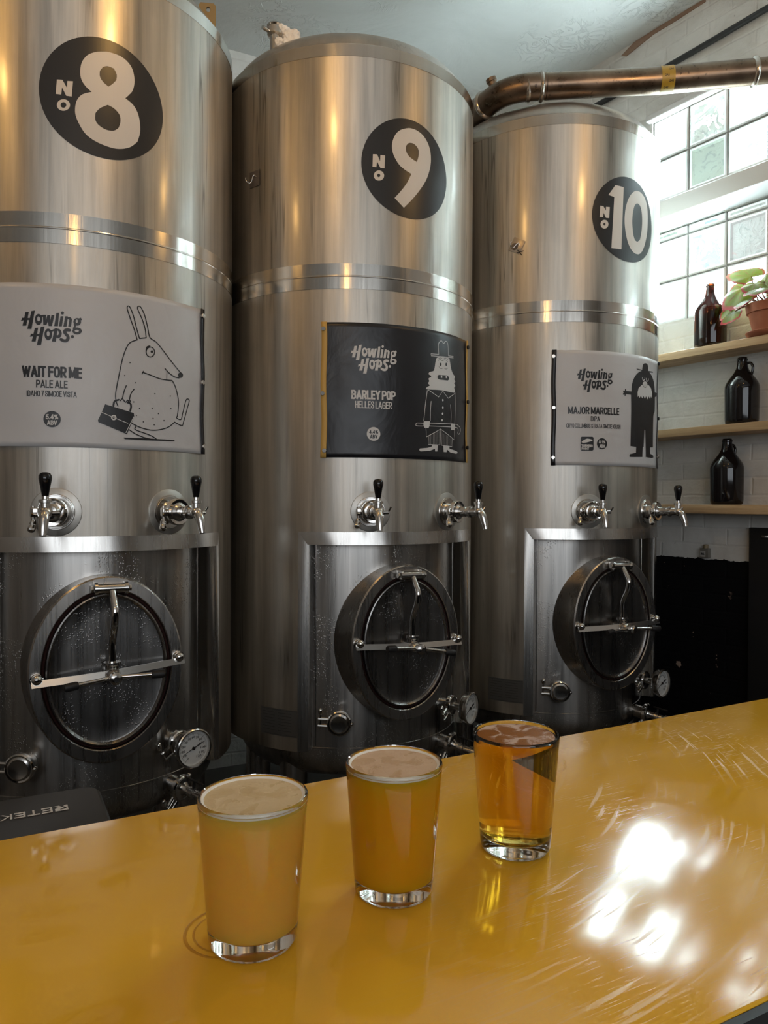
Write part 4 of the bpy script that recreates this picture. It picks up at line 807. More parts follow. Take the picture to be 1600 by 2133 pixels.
 'mand':[('P',[(143.3,1836.7),(142.7,1833.8),(141.2,1831.5),(139,1830.4),(136.9,1830.9),(135.3,1832.8),(134.7,1835.6),(135.3,1838.5),(136.8,1840.8),(138.9,1841.9),(141.1,1841.4),(142.7,1839.5)],[]),('P',[(172.2,1840.7),(171.6,1837.7),(169.9,1835.3),(167.5,1834.2),(165.2,1834.7),(163.5,1836.6),(162.8,1839.4),(163.4,1842.3),(165.1,1844.7),(167.4,1845.8),(169.8,1845.3),(171.6,1843.5)],[]),('S',[(129.5,1829.6),(130.3,1828.2),(131.4,1826.3),(132.9,1824.4),(134.8,1823.1),(137.7,1822.7),(141.3,1822.9),(144.8,1823.3),(147.2,1823.6)],1.44),('S',[(158.4,1825.1),(160.2,1824.8),(162.8,1824.5),(165.6,1824.3),(168.2,1824.6),(170.6,1825.6),(173,1827.1),(175.1,1828.6),(176.5,1829.7)],1.45),('S',[(127.3,1847.1),(128.8,1848.2),(131.1,1849.7),(133.6,1851.1),(136.2,1851.9),(138.7,1851.5),(141.3,1850.5),(144,1849.4),(147,1849.1),(150.3,1850),(153.7,1851.7),(157.4,1853.4),(161,1854.3),(164.9,1853.8),(169.2,1852.6),(173,1851.2),(175.7,1850.2)],1.44),('S',[(125.7,1852.3),(128.1,1853.4),(131.5,1855.1),(135.4,1856.7),(138.8,1857.6),(141.6,1857.5),(144.2,1856.7),(146.8,1855.8),(149.7,1855.6),(153,1856.4),(156.6,1857.9),(160.2,1859.4),(163.8,1860.1),(167.6,1859.6),(171.5,1858.3),(175,1856.9),(177.5,1855.9)],1.44),('P',[(123.6,1793.1),(128.7,1800.1),(173.1,1803.9),(184.2,1799.5),(184.2,1792.2),(176.3,1786.9),(134.1,1785.4),(125.2,1787.9)],[])],
 'manw':[('P',[(139.3,1799.6),(146.3,1800.5),(146.4,1792.2),(139.3,1792.1)],[]),('P',[(164.3,1801.3),(172,1801.9),(172,1794.3),(165,1793.8)],[])],
 'maj':[('P',[(72.4,1892.5),(109,1891.8),(109.8,1896.7),(111.2,1903.4),(112.9,1909.1),(115.1,1912.5),(117.8,1914.7),(120.8,1916.6),(124.1,1918.1),(127.7,1919.2),(131.6,1919.9),(136,1920.2),(140.8,1920),(145.2,1919.1),(148.8,1917.6),(152.1,1915.3),(154.6,1911.9),(156.3,1906),(157.3,1898.8),(157.9,1893.7),(203.8,1897),(203.9,1892.4),(168,1888.5),(173.2,1886.6),(181,1883.8),(189.2,1879.8),(197.5,1874.2),(206.4,1867.4),(214,1860),(219.4,1851.7),(223.1,1842.9),(226,1835),(228.1,1828.3),(229.3,1822.7),(230,1818.8),(260.9,1819.4),(258.1,1807.3),(233.1,1799.9),(232.9,1783.6),(232.4,1760.9),(230.1,1742.2),(224.5,1736),(217.5,1733.7),(212.7,1720.5),(211.2,1683),(211.5,1634.4),(211.8,1599.3),(180.1,1596.7),(180.6,1572.7),(189.2,1571.5),(202,1569.8),(212.7,1567.8),(217.4,1565.1),(218.8,1562),(219.4,1559.8),(215.1,1558.6),(208.4,1557.1),(197.1,1556),(177.8,1556.2),(156.6,1557),(142.8,1557.7),(142.3,1566.9),(141.7,1580.4),(140.7,1596.7),(139.2,1618.9),(137.4,1643.9),(136.2,1661.6),(129.5,1662.8),(124.3,1595.9),(118,1593.9),(115.6,1556.5),(91.7,1555.3),(61.9,1553.9),(41.3,1553.5),(34.7,1554.7),(34.6,1556.6),(35.2,1558.1),(38.8,1564.6),(73.2,1570.8),(74.4,1593.3),(40.8,1595),(41.5,1631.5),(42.5,1682.4),(42.9,1726),(42.4,1754.5),(41.5,1775.6),(40.7,1789.6),(13.6,1790.7),(11.5,1782.6),(7.2,1783.2),(7.2,1788.6),(-0.5,1786.5),(-0.6,1787.8),(-0.8,1789.6),(-0.5,1791.3),(0.7,1792.6),(2.4,1793.9),(3.7,1794.7),(-0.6,1799.2),(0.6,1802.4),(7.9,1801.4),(9.1,1809.4),(13.4,1810.3),(15.7,1801.9),(43.9,1802.6),(44,1807.4),(44.2,1814.4),(45,1821.8),(46.6,1829.3),(48.9,1837.1),(52,1844.8),(56,1852),(61,1859),(66.6,1865.3),(73.1,1871.1),(80.3,1876.2),(87.5,1880.4),(94.8,1883.6),(102.1,1885.9),(107.3,1887.4),(74,1889.2)],[]),('P',[(-177.8,1620.2),(-174,1624),(-132.3,1624.6),(-127.9,1621),(-127.6,1576.6),(-131.9,1572.5),(-173.6,1571.9),(-177.5,1575.9)],[])],
 'majw':[('P',[(79.7,1783.9),(79.4,1802.5),(85.6,1819.1),(105.2,1832.3),(129.8,1838.2),(157.5,1839.8),(181.6,1829.5),(195.4,1811.3),(196,1790),(182.3,1797.3),(174.2,1785.3),(162.2,1795.1),(149.9,1781.8),(139.2,1793.7),(129.4,1781.4),(119.1,1792.7),(110.7,1781.2),(101.2,1791.6),(91.7,1781.1),(86.1,1790.9)],[]),('S',[(110.6,1862),(110.9,1860.4),(111.2,1858.2),(111.7,1855.9),(112.6,1854.1),(114,1853.1),(115.9,1852.4),(117.9,1852.2),(120,1852.4),(122.1,1853.2),(124.5,1854.5),(126.6,1856),(128.1,1857.5),(128.7,1859),(128.6,1860.6),(128.2,1862),(128,1863)],3.57),('S',[(139.3,1862.1),(139.6,1860.5),(139.9,1858.2),(140.5,1855.9),(141.5,1854.2),(143.2,1853.2),(145.3,1852.6),(147.7,1852.3),(150,1852.6),(152.2,1853.4),(154.4,1854.7),(156.5,1856.3),(157.9,1857.8),(158.4,1859.3),(158.3,1860.9),(158,1862.3),(157.8,1863.3)],3.59),('P',[(-172.9,1606.2),(-170.9,1607.9),(-167.9,1609.9),(-164.6,1611.9),(-161.7,1613.5),(-159.5,1614.7),(-157.6,1615.7),(-155.7,1616.3),(-153.7,1616.8),(-151.3,1616.9),(-148.9,1616.8),(-146.3,1616.4),(-143.8,1616),(-141.1,1615.4),(-138.3,1614.7),(-135.7,1613.8),(-133.9,1613),(-132.6,1612.3),(-131.7,1611.7),(-131.7,1610.9),(-132.8,1609.9),(-135.6,1608.7),(-139.7,1607.2),(-144.3,1605.7),(-148.7,1604.4),(-152.9,1603.3),(-157.3,1602.3),(-161.4,1601.5),(-164.9,1601),(-167.6,1600.9),(-169.9,1601.1),(-171.7,1601.6),(-172.9,1602.2),(-173.7,1602.9),(-174.1,1603.8),(-173.9,1604.9)],[])],
 'majn':[('S',[(114.1,1836.5),(114.3,1835.3),(114.5,1833.7),(115,1831.8),(116,1830.2),(117.7,1828.8),(119.9,1827.5),(122.3,1826.4),(124.8,1825.7),(127.3,1825.4),(130,1825.5),(132.6,1826),(135.2,1826.8),(137.8,1828.1),(140.4,1829.7),(142.8,1831.6),(144.7,1833.4),(145.7,1835.2),(146.2,1837.2),(146.5,1838.9),(146.6,1840.1)],1.62)],
 'majnose':[('P',[(148.8,1840.4),(147.8,1836.7),(145.1,1833.2),(140.9,1830.2),(135.6,1828.1),(129.9,1826.9),(124.4,1826.8),(119.5,1827.9),(115.6,1830),(113.1,1832.9),(112.3,1836.3),(113,1839.9),(115.4,1843.3),(119.2,1846.2),(124,1848.4),(129.6,1849.6),(135.3,1849.6),(140.5,1848.6),(144.9,1846.6),(147.7,1843.8)],[])],
 'n8':[('P',[(5.1,2570.6),(9,2571.7),(12.4,2572.7),(16.1,2573.4),(20.8,2573.8),(27.1,2573.9),(34.4,2573.7),(42,2573.2),(48.8,2572.1),(54.6,2570.4),(60,2568.1),(64.9,2565.4),(69.2,2562.2),(73.1,2558.8),(76.5,2555),(79.4,2550.7),(81.8,2545.6),(83.8,2539.4),(85.4,2532.4),(86.5,2525),(86.9,2517.9),(86.4,2510.9),(85.3,2503.7),(83.7,2496.9),(81.8,2490.9),(79.5,2486.1),(76.8,2482),(74,2478.4),(71.3,2475),(68.8,2471.5),(66.1,2468.3),(63.8,2465.6),(62.2,2463.7),(65.9,2461.9),(71.2,2459.4),(76.9,2456.4),(81.8,2453.1),(85.6,2449.5),(89,2445.4),(92,2441),(94.6,2436.1),(96.8,2430.9),(98.6,2425.3),(100,2419.3),(101,2412.9),(101.8,2405.9),(102.3,2398.5),(102.4,2390.9),(101.9,2383.5),(100.5,2375.8),(98.3,2367.8),(96.1,2360.8),(94.6,2355.9),(91,2351.9),(85.8,2346.1),(79.8,2340),(73.5,2335),(66.8,2331.1),(59.5,2327.7),(52,2325),(44.7,2323.1),(37.8,2322),(30.9,2321.6),(24,2321.9),(16.8,2322.6),(9,2323.7),(0.9,2325.4),(-7.1,2327.6),(-14.4,2330.2),(-20.9,2333),(-26.9,2336.3),(-32.4,2339.9),(-37.4,2344.1),(-41.9,2349),(-45.8,2354.4),(-49.4,2360.2),(-52.6,2365.9),(-55.6,2371.5),(-58.2,2377.4),(-60.4,2383.1),(-62.1,2388.7),(-63.1,2393.9),(-63.5,2398.8),(-63.5,2403.8),(-63.2,2408.8),(-62.6,2414.2),(-61.6,2419.6),(-60.2,2425),(-58.2,2430),(-55.7,2434.7),(-52.7,2439.1),(-49.1,2443.2),(-44.9,2446.8),(-39.5,2450.2),(-33.1,2453.2),(-27,2455.8),(-22.8,2457.6),(-25.5,2459.5),(-29.4,2462.2),(-33.6,2465.4),(-37.3,2468.8),(-40.4,2472.4),(-43.4,2476.3),(-45.9,2480.5),(-48,2485),(-49.4,2489.5),(-50.4,2494.3),(-50.9,2499.3),(-51,2504.7),(-50.7,2510.7),(-49.9,2517.3),(-48.7,2523.9),(-46.8,2530),(-44.3,2535.8),(-41.1,2541.4),(-37.4,2546.7),(-33.5,2551.3),(-29.1,2555.3),(-24.3,2558.7),(-19.2,2561.6),(-14.3,2564.2),(-9.4,2566.3),(-4.4,2567.9),(0.5,2569.3)],[[(16.8,2535.5),(20.9,2535.5),(25.5,2535),(29.7,2534.3),(32.7,2533.9),(34.2,2531.3),(36.4,2527.6),(38.5,2523.4),(39.9,2519.4),(40.1,2515.4),(39.7,2511.1),(39.1,2507.2),(38.7,2504.5),(36.9,2502.1),(34.3,2498.5),(31.4,2494.6),(28.7,2491.3),(26,2488.4),(23.1,2485.8),(20.6,2483.5),(18.8,2481.9),(16.2,2483.5),(12.4,2485.7),(8.4,2488.3),(5.1,2491.1),(2.5,2493.9),(0.3,2496.9),(-1.5,2500.2),(-2.7,2503.5),(-3.3,2507.3),(-3.2,2511.4),(-2.9,2515.2),(-2.7,2517.9),(5.1,2530.2),(7.1,2531.3),(10,2532.9),(13.3,2534.5)],[(16.8,2433),(19.7,2432.3),(23.9,2431.3),(28.5,2430),(32.7,2428.1),(36.6,2425.6),(40.5,2422.5),(44,2419.1),(46.7,2415.3),(48.4,2411.2),(49.4,2406.7),(49.7,2402),(49.6,2397.4),(48.8,2392.4),(47.3,2387.2),(45.8,2382.6),(44.7,2379.4),(42.7,2377.3),(39.9,2374.2),(36.5,2371.1),(32.7,2368.7),(28.3,2367.3),(23.2,2366.3),(18,2365.9),(12.9,2366.3),(7.7,2367.6),(2.4,2369.7),(-2.6,2372.3),(-6.6,2375),(-9.6,2377.8),(-11.7,2380.9),(-13.3,2384.2),(-14.3,2387.7),(-14.7,2392),(-14.4,2396.8),(-13.9,2401.2),(-13.6,2404.3),(-11.8,2407),(-9.4,2410.9),(-6.3,2415.1),(-2.7,2419.1),(2,2423),(7.7,2426.9),(13.1,2430.5)]]),('P',[(-107.4,2475),(-94.1,2476.1),(-82.8,2456.3),(-82,2474.7),(-68.4,2476.2),(-71.5,2435.9),(-84.7,2435.8),(-94.9,2456.5),(-96.8,2437.2),(-110.1,2437.1)],[]),('P',[(-75.7,2413.2),(-75.7,2412.1),(-75.9,2410.9),(-76.1,2409.7),(-76.4,2408.5),(-76.9,2407.3),(-77.4,2406.2),(-78,2405),(-78.7,2403.9),(-79.5,2402.9),(-80.3,2401.9),(-81.3,2401),(-82.2,2400.1),(-83.3,2399.3),(-84.4,2398.5),(-85.5,2397.9),(-86.7,2397.3),(-87.8,2396.8),(-89.1,2396.4),(-90.3,2396.1),(-91.6,2395.9),(-92.8,2395.7),(-94,2395.7),(-95.3,2395.8),(-96.5,2395.9),(-97.6,2396.2),(-98.8,2396.5),(-99.9,2396.9),(-100.9,2397.5),(-101.9,2398.1),(-102.8,2398.7),(-103.6,2399.5),(-104.4,2400.3),(-105.1,2401.2),(-105.7,2402.2),(-106.2,2403.2),(-106.7,2404.2),(-107,2405.3),(-107.2,2406.4),(-107.4,2407.6),(-107.4,2408.7),(-107.4,2409.9),(-107.2,2411.1),(-107,2412.3),(-106.7,2413.5),(-106.2,2414.6),(-105.7,2415.7),(-105.1,2416.9),(-104.4,2417.9),(-103.6,2418.9),(-102.8,2419.9),(-101.8,2420.8),(-100.9,2421.7),(-99.8,2422.5),(-98.7,2423.2),(-97.6,2423.8),(-96.4,2424.4),(-95.2,2424.9),(-94,2425.3),(-92.8,2425.6),(-91.5,2425.8),(-90.3,2426),(-89.1,2426),(-87.8,2426),(-86.6,2425.8),(-85.5,2425.6),(-84.3,2425.3),(-83.2,2424.9),(-82.2,2424.4),(-81.2,2423.8),(-80.3,2423.1),(-79.5,2422.4),(-78.7,2421.6),(-78,2420.7),(-77.4,2419.8),(-76.9,2418.8),(-76.4,2417.8),(-76.1,2416.7),(-75.9,2415.6),(-75.7,2414.4)],[[(-84.7,2411.8),(-84.8,2411.3),(-84.8,2410.7),(-84.9,2410.1),(-85.1,2409.5),(-85.3,2409),(-85.5,2408.4),(-85.8,2407.9),(-86,2407.4),(-86.4,2406.9),(-86.7,2406.4),(-87.1,2405.9),(-87.6,2405.5),(-88,2405.1),(-88.5,2404.8),(-89,2404.5),(-89.4,2404.2),(-90,2404),(-90.5,2403.8),(-91,2403.7),(-91.6,2403.6),(-92.1,2403.5),(-92.6,2403.5),(-93.1,2403.5),(-93.7,2403.6),(-94.2,2403.7),(-94.6,2403.9),(-95.1,2404.1),(-95.6,2404.4),(-96,2404.7),(-96.4,2405),(-96.7,2405.4),(-97.1,2405.8),(-97.4,2406.2),(-97.6,2406.7),(-97.8,2407.2),(-98,2407.7),(-98.2,2408.2),(-98.3,2408.8),(-98.3,2409.3),(-98.4,2409.9),(-98.3,2410.5),(-98.3,2411.1),(-98.2,2411.6),(-98,2412.2),(-97.8,2412.8),(-97.6,2413.3),(-97.3,2413.9),(-97.1,2414.4),(-96.7,2414.9),(-96.4,2415.3),(-96,2415.8),(-95.5,2416.2),(-95.1,2416.6),(-94.6,2416.9),(-94.1,2417.2),(-93.6,2417.5),(-93.1,2417.7),(-92.6,2417.9),(-92.1,2418),(-91.5,2418.1),(-91,2418.2),(-90.5,2418.2),(-89.9,2418.2),(-89.4,2418.1),(-88.9,2418),(-88.5,2417.8),(-88,2417.6),(-87.5,2417.3),(-87.1,2417),(-86.7,2416.7),(-86.4,2416.3),(-86,2415.9),(-85.7,2415.5),(-85.5,2415),(-85.3,2414.6),(-85.1,2414),(-84.9,2413.5),(-84.8,2413),(-84.8,2412.4)]])],
 'n9':[('P',[(-1.5,2576.6),(3.3,2578),(7.6,2578.8),(11.7,2579.1),(16.2,2579.2),(21.1,2579.1),(26.2,2578.7),(31.4,2577.9),(36.7,2576.7),(42.1,2575.1),(47.6,2573.2),(53,2570.8),(58.1,2567.9),(62.9,2564.4),(67.5,2560.3),(71.7,2555.9),(75.5,2551.5),(78.7,2547.1),(81.5,2542.6),(83.8,2537.9),(85.8,2533),(87.5,2527.9),(88.9,2522.5),(89.9,2516.9),(90.6,2511),(91,2504.5),(91.1,2497.7),(90.8,2490.6),(90,2483.5),(88.8,2476.3),(87.1,2469),(85,2461.6),(82.5,2454.1),(79.7,2446.5),(76.6,2438.9),(73,2431.1),(68.8,2423.3),(64.1,2415.3),(58.9,2407.4),(53.2,2399.2),(47.2,2390.9),(40.9,2382.4),(34.1,2373.7),(27.1,2364.9),(19.7,2356.1),(11,2346.3),(1.5,2335.9),(-7.2,2326.7),(-13.1,2320.3),(-45.7,2346.6),(-41.8,2351),(-36.2,2357.4),(-29.9,2364.7),(-24,2372),(-18.5,2379),(-13,2386.4),(-7.7,2393.9),(-2.7,2401.6),(2.1,2410.2),(6.8,2419.5),(10.8,2427.9),(13.6,2433.7),(9.8,2434.9),(4.4,2436.6),(-1.6,2438.7),(-7.3,2440.9),(-12.5,2443.4),(-17.7,2446),(-22.8,2449),(-27.5,2452.4),(-31.9,2456.5),(-36.1,2461),(-39.9,2465.8),(-43.2,2470.6),(-46.1,2475.3),(-48.7,2480.1),(-50.8,2485),(-52.5,2490),(-53.8,2495),(-54.7,2500.2),(-55.2,2505.3),(-55.3,2510.4),(-55,2515.3),(-54.3,2520.1),(-53.2,2525),(-51.7,2529.9),(-49.8,2535.2),(-47.4,2540.6),(-44.7,2545.9),(-41.6,2550.7),(-38,2555.1),(-34.1,2559.2),(-29.7,2562.9),(-25,2566.3),(-19.5,2569.4),(-13.3,2572.2),(-7.1,2574.7)],[[(8.6,2532),(11.4,2532.5),(14.5,2532.8),(17.8,2532.8),(20.9,2532.4),(24,2531.4),(27,2529.9),(29.8,2528.2),(32.4,2526.5),(34.6,2524.7),(36.5,2522.8),(38.1,2520.8),(39.4,2518.5),(40.3,2516.1),(40.8,2513.3),(41,2510.5),(41.1,2507.4),(41,2504.2),(40.8,2500.8),(40.3,2497.3),(39.5,2493.5),(38.3,2489),(36.6,2484),(34.9,2479.5),(33.8,2476.3),(31.2,2477.1),(27.3,2478.1),(23.1,2479.4),(19,2481),(15,2482.7),(10.8,2484.6),(6.8,2486.7),(3.4,2489.1),(0.5,2491.8),(-1.9,2494.8),(-3.9,2497.8),(-5.4,2500.6),(-6.4,2503.1),(-7,2505.3),(-7.2,2507.5),(-7.2,2509.8),(-7.1,2512.3),(-6.9,2514.8),(-6.4,2517.3),(-5.5,2519.7),(-4.3,2522.1),(-2.7,2524.4),(-0.9,2526.6),(1,2528.4),(2.7,2529.7),(4.4,2530.7),(6.4,2531.4)]]),('P',[(-117.7,2475.7),(-104.1,2476.2),(-94.3,2455.6),(-93.4,2475.6),(-78.2,2476.2),(-79.8,2435.1),(-93.2,2435),(-104.6,2454.4),(-106.5,2435.8),(-119,2436)],[]),('P',[(-81.1,2412.5),(-81.1,2411.2),(-81.3,2410),(-81.5,2408.7),(-81.9,2407.5),(-82.3,2406.2),(-82.9,2405),(-83.5,2403.8),(-84.3,2402.7),(-85.1,2401.6),(-86,2400.6),(-87,2399.6),(-88,2398.8),(-89.1,2397.9),(-90.3,2397.2),(-91.5,2396.5),(-92.7,2395.9),(-94,2395.5),(-95.3,2395.1),(-96.6,2394.8),(-97.9,2394.6),(-99.2,2394.5),(-100.5,2394.5),(-101.8,2394.6),(-103.1,2394.8),(-104.3,2395.1),(-105.5,2395.5),(-106.7,2396),(-107.8,2396.6),(-108.8,2397.2),(-109.7,2398),(-110.6,2398.8),(-111.5,2399.7),(-112.2,2400.7),(-112.8,2401.7),(-113.4,2402.8),(-113.8,2403.9),(-114.2,2405),(-114.5,2406.2),(-114.6,2407.5),(-114.7,2408.7),(-114.6,2409.9),(-114.5,2411.2),(-114.2,2412.4),(-113.9,2413.7),(-113.4,2414.9),(-112.9,2416.1),(-112.2,2417.2),(-111.5,2418.3),(-110.7,2419.4),(-109.8,2420.4),(-108.9,2421.3),(-107.9,2422.2),(-106.8,2423),(-105.6,2423.7),(-104.4,2424.4),(-103.2,2424.9),(-102,2425.4),(-100.7,2425.8),(-99.4,2426.1),(-98,2426.3),(-96.7,2426.4),(-95.4,2426.4),(-94.1,2426.3),(-92.8,2426.1),(-91.6,2425.8),(-90.4,2425.5),(-89.2,2425),(-88.1,2424.4),(-87.1,2423.8),(-86.1,2423.1),(-85.2,2422.3),(-84.4,2421.4),(-83.6,2420.5),(-83,2419.4),(-82.4,2418.4),(-81.9,2417.3),(-81.6,2416.1),(-81.3,2414.9),(-81.1,2413.7)],[[(-93.7,2411.3),(-93.7,2410.9),(-93.7,2410.5),(-93.8,2410.1),(-93.9,2409.6),(-94.1,2409.2),(-94.2,2408.8),(-94.4,2408.5),(-94.6,2408.1),(-94.9,2407.7),(-95.1,2407.4),(-95.4,2407.1),(-95.8,2406.8),(-96.1,2406.5),(-96.4,2406.3),(-96.8,2406.1),(-97.2,2405.9),(-97.5,2405.7),(-97.9,2405.6),(-98.3,2405.5),(-98.7,2405.4),(-99.1,2405.4),(-99.5,2405.4),(-99.9,2405.5),(-100.3,2405.5),(-100.7,2405.6),(-101,2405.8),(-101.4,2405.9),(-101.7,2406.1),(-102,2406.4),(-102.3,2406.6),(-102.6,2406.9),(-102.8,2407.2),(-103.1,2407.5),(-103.3,2407.8),(-103.4,2408.2),(-103.6,2408.6),(-103.7,2409),(-103.8,2409.4),(-103.8,2409.8),(-103.8,2410.2),(-103.8,2410.6),(-103.8,2411),(-103.7,2411.4),(-103.6,2411.8),(-103.4,2412.2),(-103.3,2412.6),(-103.1,2413),(-102.9,2413.4),(-102.6,2413.7),(-102.4,2414.1),(-102.1,2414.4),(-101.8,2414.7),(-101.4,2414.9),(-101.1,2415.2),(-100.7,2415.4),(-100.3,2415.6),(-100,2415.7),(-99.6,2415.9),(-99.2,2416),(-98.8,2416),(-98.4,2416),(-98,2416),(-97.6,2416),(-97.2,2415.9),(-96.8,2415.8),(-96.5,2415.7),(-96.1,2415.5),(-95.8,2415.3),(-95.5,2415.1),(-95.2,2414.9),(-94.9,2414.6),(-94.7,2414.3),(-94.4,2414),(-94.2,2413.6),(-94.1,2413.3),(-93.9,2412.9),(-93.8,2412.5),(-93.7,2412.1),(-93.7,2411.7)]])],
 'n10':[('P',[(-43.1,2566.3),(-4.4,2564.9),(-13,2331.2),(-59.2,2329.4),(-48,2521.1),(-74,2525.4)],[]),('P',[(62.4,2565.5),(67,2566.5),(72.1,2567.4),(77.4,2567.9),(82.8,2567.8),(88.3,2567),(93.9,2565.7),(99.6,2564),(105,2561.8),(110.1,2559.3),(115,2556.3),(119.7,2552.9),(124,2548.9),(127.9,2544.2),(131.4,2538.8),(134.6,2533),(137.2,2527.1),(139.4,2521.2),(141.1,2515.2),(142.4,2508.8),(143.5,2501.5),(144.3,2493.3),(144.9,2484.3),(145.1,2474.8),(144.9,2465.5),(144.5,2456.2),(143.7,2446.7),(142.6,2437.3),(141,2428),(138.9,2418.9),(136.4,2410),(133.5,2401.2),(130.3,2392.6),(126.8,2384),(123.1,2375.5),(119,2367.3),(114.9,2360),(110.6,2353.5),(106.1,2347.6),(101.5,2342.4),(97.1,2338),(92.4,2334.6),(87.5,2331.9),(83.2,2330),(80.2,2328.6),(76.5,2328.2),(71.2,2327.7),(65.4,2327.4),(60,2327.9),(55,2329.1),(50.1,2330.8),(45.4,2333.1),(40.9,2336),(36.6,2339.4),(32.5,2343.4),(28.7,2347.9),(25.2,2352.8),(21.9,2358),(19,2363.6),(16.2,2369.5),(13.7,2375.7),(11.5,2382.1),(9.5,2388.7),(7.7,2395.6),(6.2,2402.7),(4.7,2410.3),(3.4,2418.2),(2.4,2426.2),(1.8,2433.9),(1.5,2441.1),(1.5,2448.1),(1.8,2455.1),(2.4,2462.3),(3.2,2469.9),(4.3,2477.8),(5.8,2485.7),(7.5,2493.3),(9.7,2500.8),(12.3,2508.2),(15.1,2515.3),(18.2,2522),(21.6,2528.2),(25.3,2534.2),(29.2,2539.7),(33.1,2544.6),(37,2548.9),(41,2552.6),(44.9,2555.9),(48.7,2558.7),(52.2,2561),(55.3,2562.8),(58.6,2564.3)],[[(71.1,2520.1),(73.5,2519.8),(77,2519.4),(80.9,2518.6),(84.5,2517),(87.5,2514.7),(90.4,2511.8),(93.2,2508.1),(95.5,2503.5),(97.6,2497.8),(99.3,2491.1),(100.7,2483.7),(101.7,2476.2),(102.3,2468.5),(102.5,2460.4),(102.4,2452.1),(101.9,2443.8),(101.1,2435.3),(100,2426.5),(98.6,2418),(96.9,2410.1),(94.7,2402.6),(92.1,2395.3),(89.6,2389.1),(87.9,2384.7),(73.1,2374.4),(70.3,2374.8),(66.5,2375.4),(62.3,2376.5),(58.7,2378.6),(55.9,2381.9),(53.3,2386.1),(50.9,2390.9),(48.9,2396.4),(47.2,2402.6),(45.8,2409.7),(44.7,2417),(43.7,2423.9),(43,2430.1),(42.4,2436),(42.1,2442),(42.1,2448.5),(42.4,2456),(43,2464),(44,2472),(45.2,2479.5),(46.7,2486.4),(48.7,2493.1),(50.8,2499.2),(53,2504.3),(55.4,2508.5),(58.2,2511.9),(60.7,2514.5),(62.5,2516.3)]]),('P',[(-107.2,2481.6),(-94.6,2481.4),(-84.5,2465.5),(-83.3,2480.2),(-67.5,2481.1),(-70.2,2439.7),(-83.3,2439.4),(-93.4,2456.7),(-95.6,2440.8),(-110,2440.3)],[]),('P',[(-73,2416.9),(-73,2415.7),(-73.2,2414.4),(-73.4,2413.1),(-73.8,2411.9),(-74.2,2410.6),(-74.8,2409.4),(-75.4,2408.2),(-76.1,2407.1),(-76.9,2406),(-77.8,2405),(-78.8,2404),(-79.8,2403.1),(-80.9,2402.3),(-82,2401.6),(-83.2,2400.9),(-84.4,2400.4),(-85.6,2399.9),(-86.9,2399.5),(-88.2,2399.2),(-89.5,2399),(-90.8,2399),(-92.1,2399),(-93.3,2399.1),(-94.6,2399.3),(-95.8,2399.7),(-96.9,2400.1),(-98,2400.6),(-99.1,2401.2),(-100.1,2401.9),(-101,2402.6),(-101.9,2403.5),(-102.7,2404.4),(-103.4,2405.4),(-104,2406.4),(-104.6,2407.5),(-105,2408.7),(-105.4,2409.9),(-105.6,2411.1),(-105.8,2412.3),(-105.9,2413.6),(-105.8,2414.8),(-105.7,2416.1),(-105.4,2417.4),(-105.1,2418.6),(-104.7,2419.8),(-104.2,2421),(-103.6,2422.2),(-102.9,2423.3),(-102.1,2424.3),(-101.2,2425.4),(-100.3,2426.3),(-99.3,2427.2),(-98.3,2428),(-97.2,2428.7),(-96,2429.4),(-94.8,2429.9),(-93.6,2430.4),(-92.3,2430.7),(-91.1,2431),(-89.8,2431.2),(-88.5,2431.3),(-87.2,2431.3),(-85.9,2431.2),(-84.7,2431),(-83.5,2430.7),(-82.3,2430.3),(-81.1,2429.8),(-80,2429.2),(-79,2428.5),(-78,2427.8),(-77.1,2426.9),(-76.3,2426),(-75.6,2425.1),(-74.9,2424),(-74.3,2423),(-73.9,2421.8),(-73.5,2420.7),(-73.2,2419.4),(-73.1,2418.2)],[[(-85.5,2415.9),(-85.5,2415.5),(-85.5,2415.1),(-85.6,2414.7),(-85.7,2414.3),(-85.8,2413.9),(-85.9,2413.5),(-86.1,2413.1),(-86.3,2412.7),(-86.5,2412.4),(-86.7,2412.1),(-87,2411.8),(-87.2,2411.5),(-87.5,2411.2),(-87.8,2411),(-88.1,2410.8),(-88.4,2410.6),(-88.8,2410.5),(-89.1,2410.3),(-89.5,2410.3),(-89.8,2410.2),(-90.1,2410.2),(-90.5,2410.2),(-90.8,2410.3),(-91.1,2410.3),(-91.5,2410.4),(-91.8,2410.6),(-92.1,2410.8),(-92.4,2411),(-92.6,2411.2),(-92.9,2411.4),(-93.1,2411.7),(-93.3,2412),(-93.5,2412.3),(-93.7,2412.7),(-93.8,2413.1),(-93.9,2413.4),(-94,2413.8),(-94.1,2414.2),(-94.2,2414.6),(-94.2,2415),(-94.2,2415.4),(-94.1,2415.8),(-94.1,2416.3),(-94,2416.7),(-93.9,2417.1),(-93.7,2417.4),(-93.6,2417.8),(-93.4,2418.2),(-93.2,2418.5),(-92.9,2418.9),(-92.7,2419.2),(-92.4,2419.4),(-92.1,2419.7),(-91.9,2419.9),(-91.5,2420.1),(-91.2,2420.3),(-90.9,2420.5),(-90.6,2420.6),(-90.2,2420.7),(-89.9,2420.7),(-89.5,2420.7),(-89.2,2420.7),(-88.9,2420.7),(-88.5,2420.6),(-88.2,2420.5),(-87.9,2420.3),(-87.6,2420.2),(-87.3,2420),(-87,2419.7),(-86.8,2419.5),(-86.5,2419.2),(-86.3,2418.9),(-86.1,2418.6),(-86,2418.2),(-85.8,2417.9),(-85.7,2417.5),(-85.6,2417.1),(-85.5,2416.7),(-85.5,2416.3)]])],
}
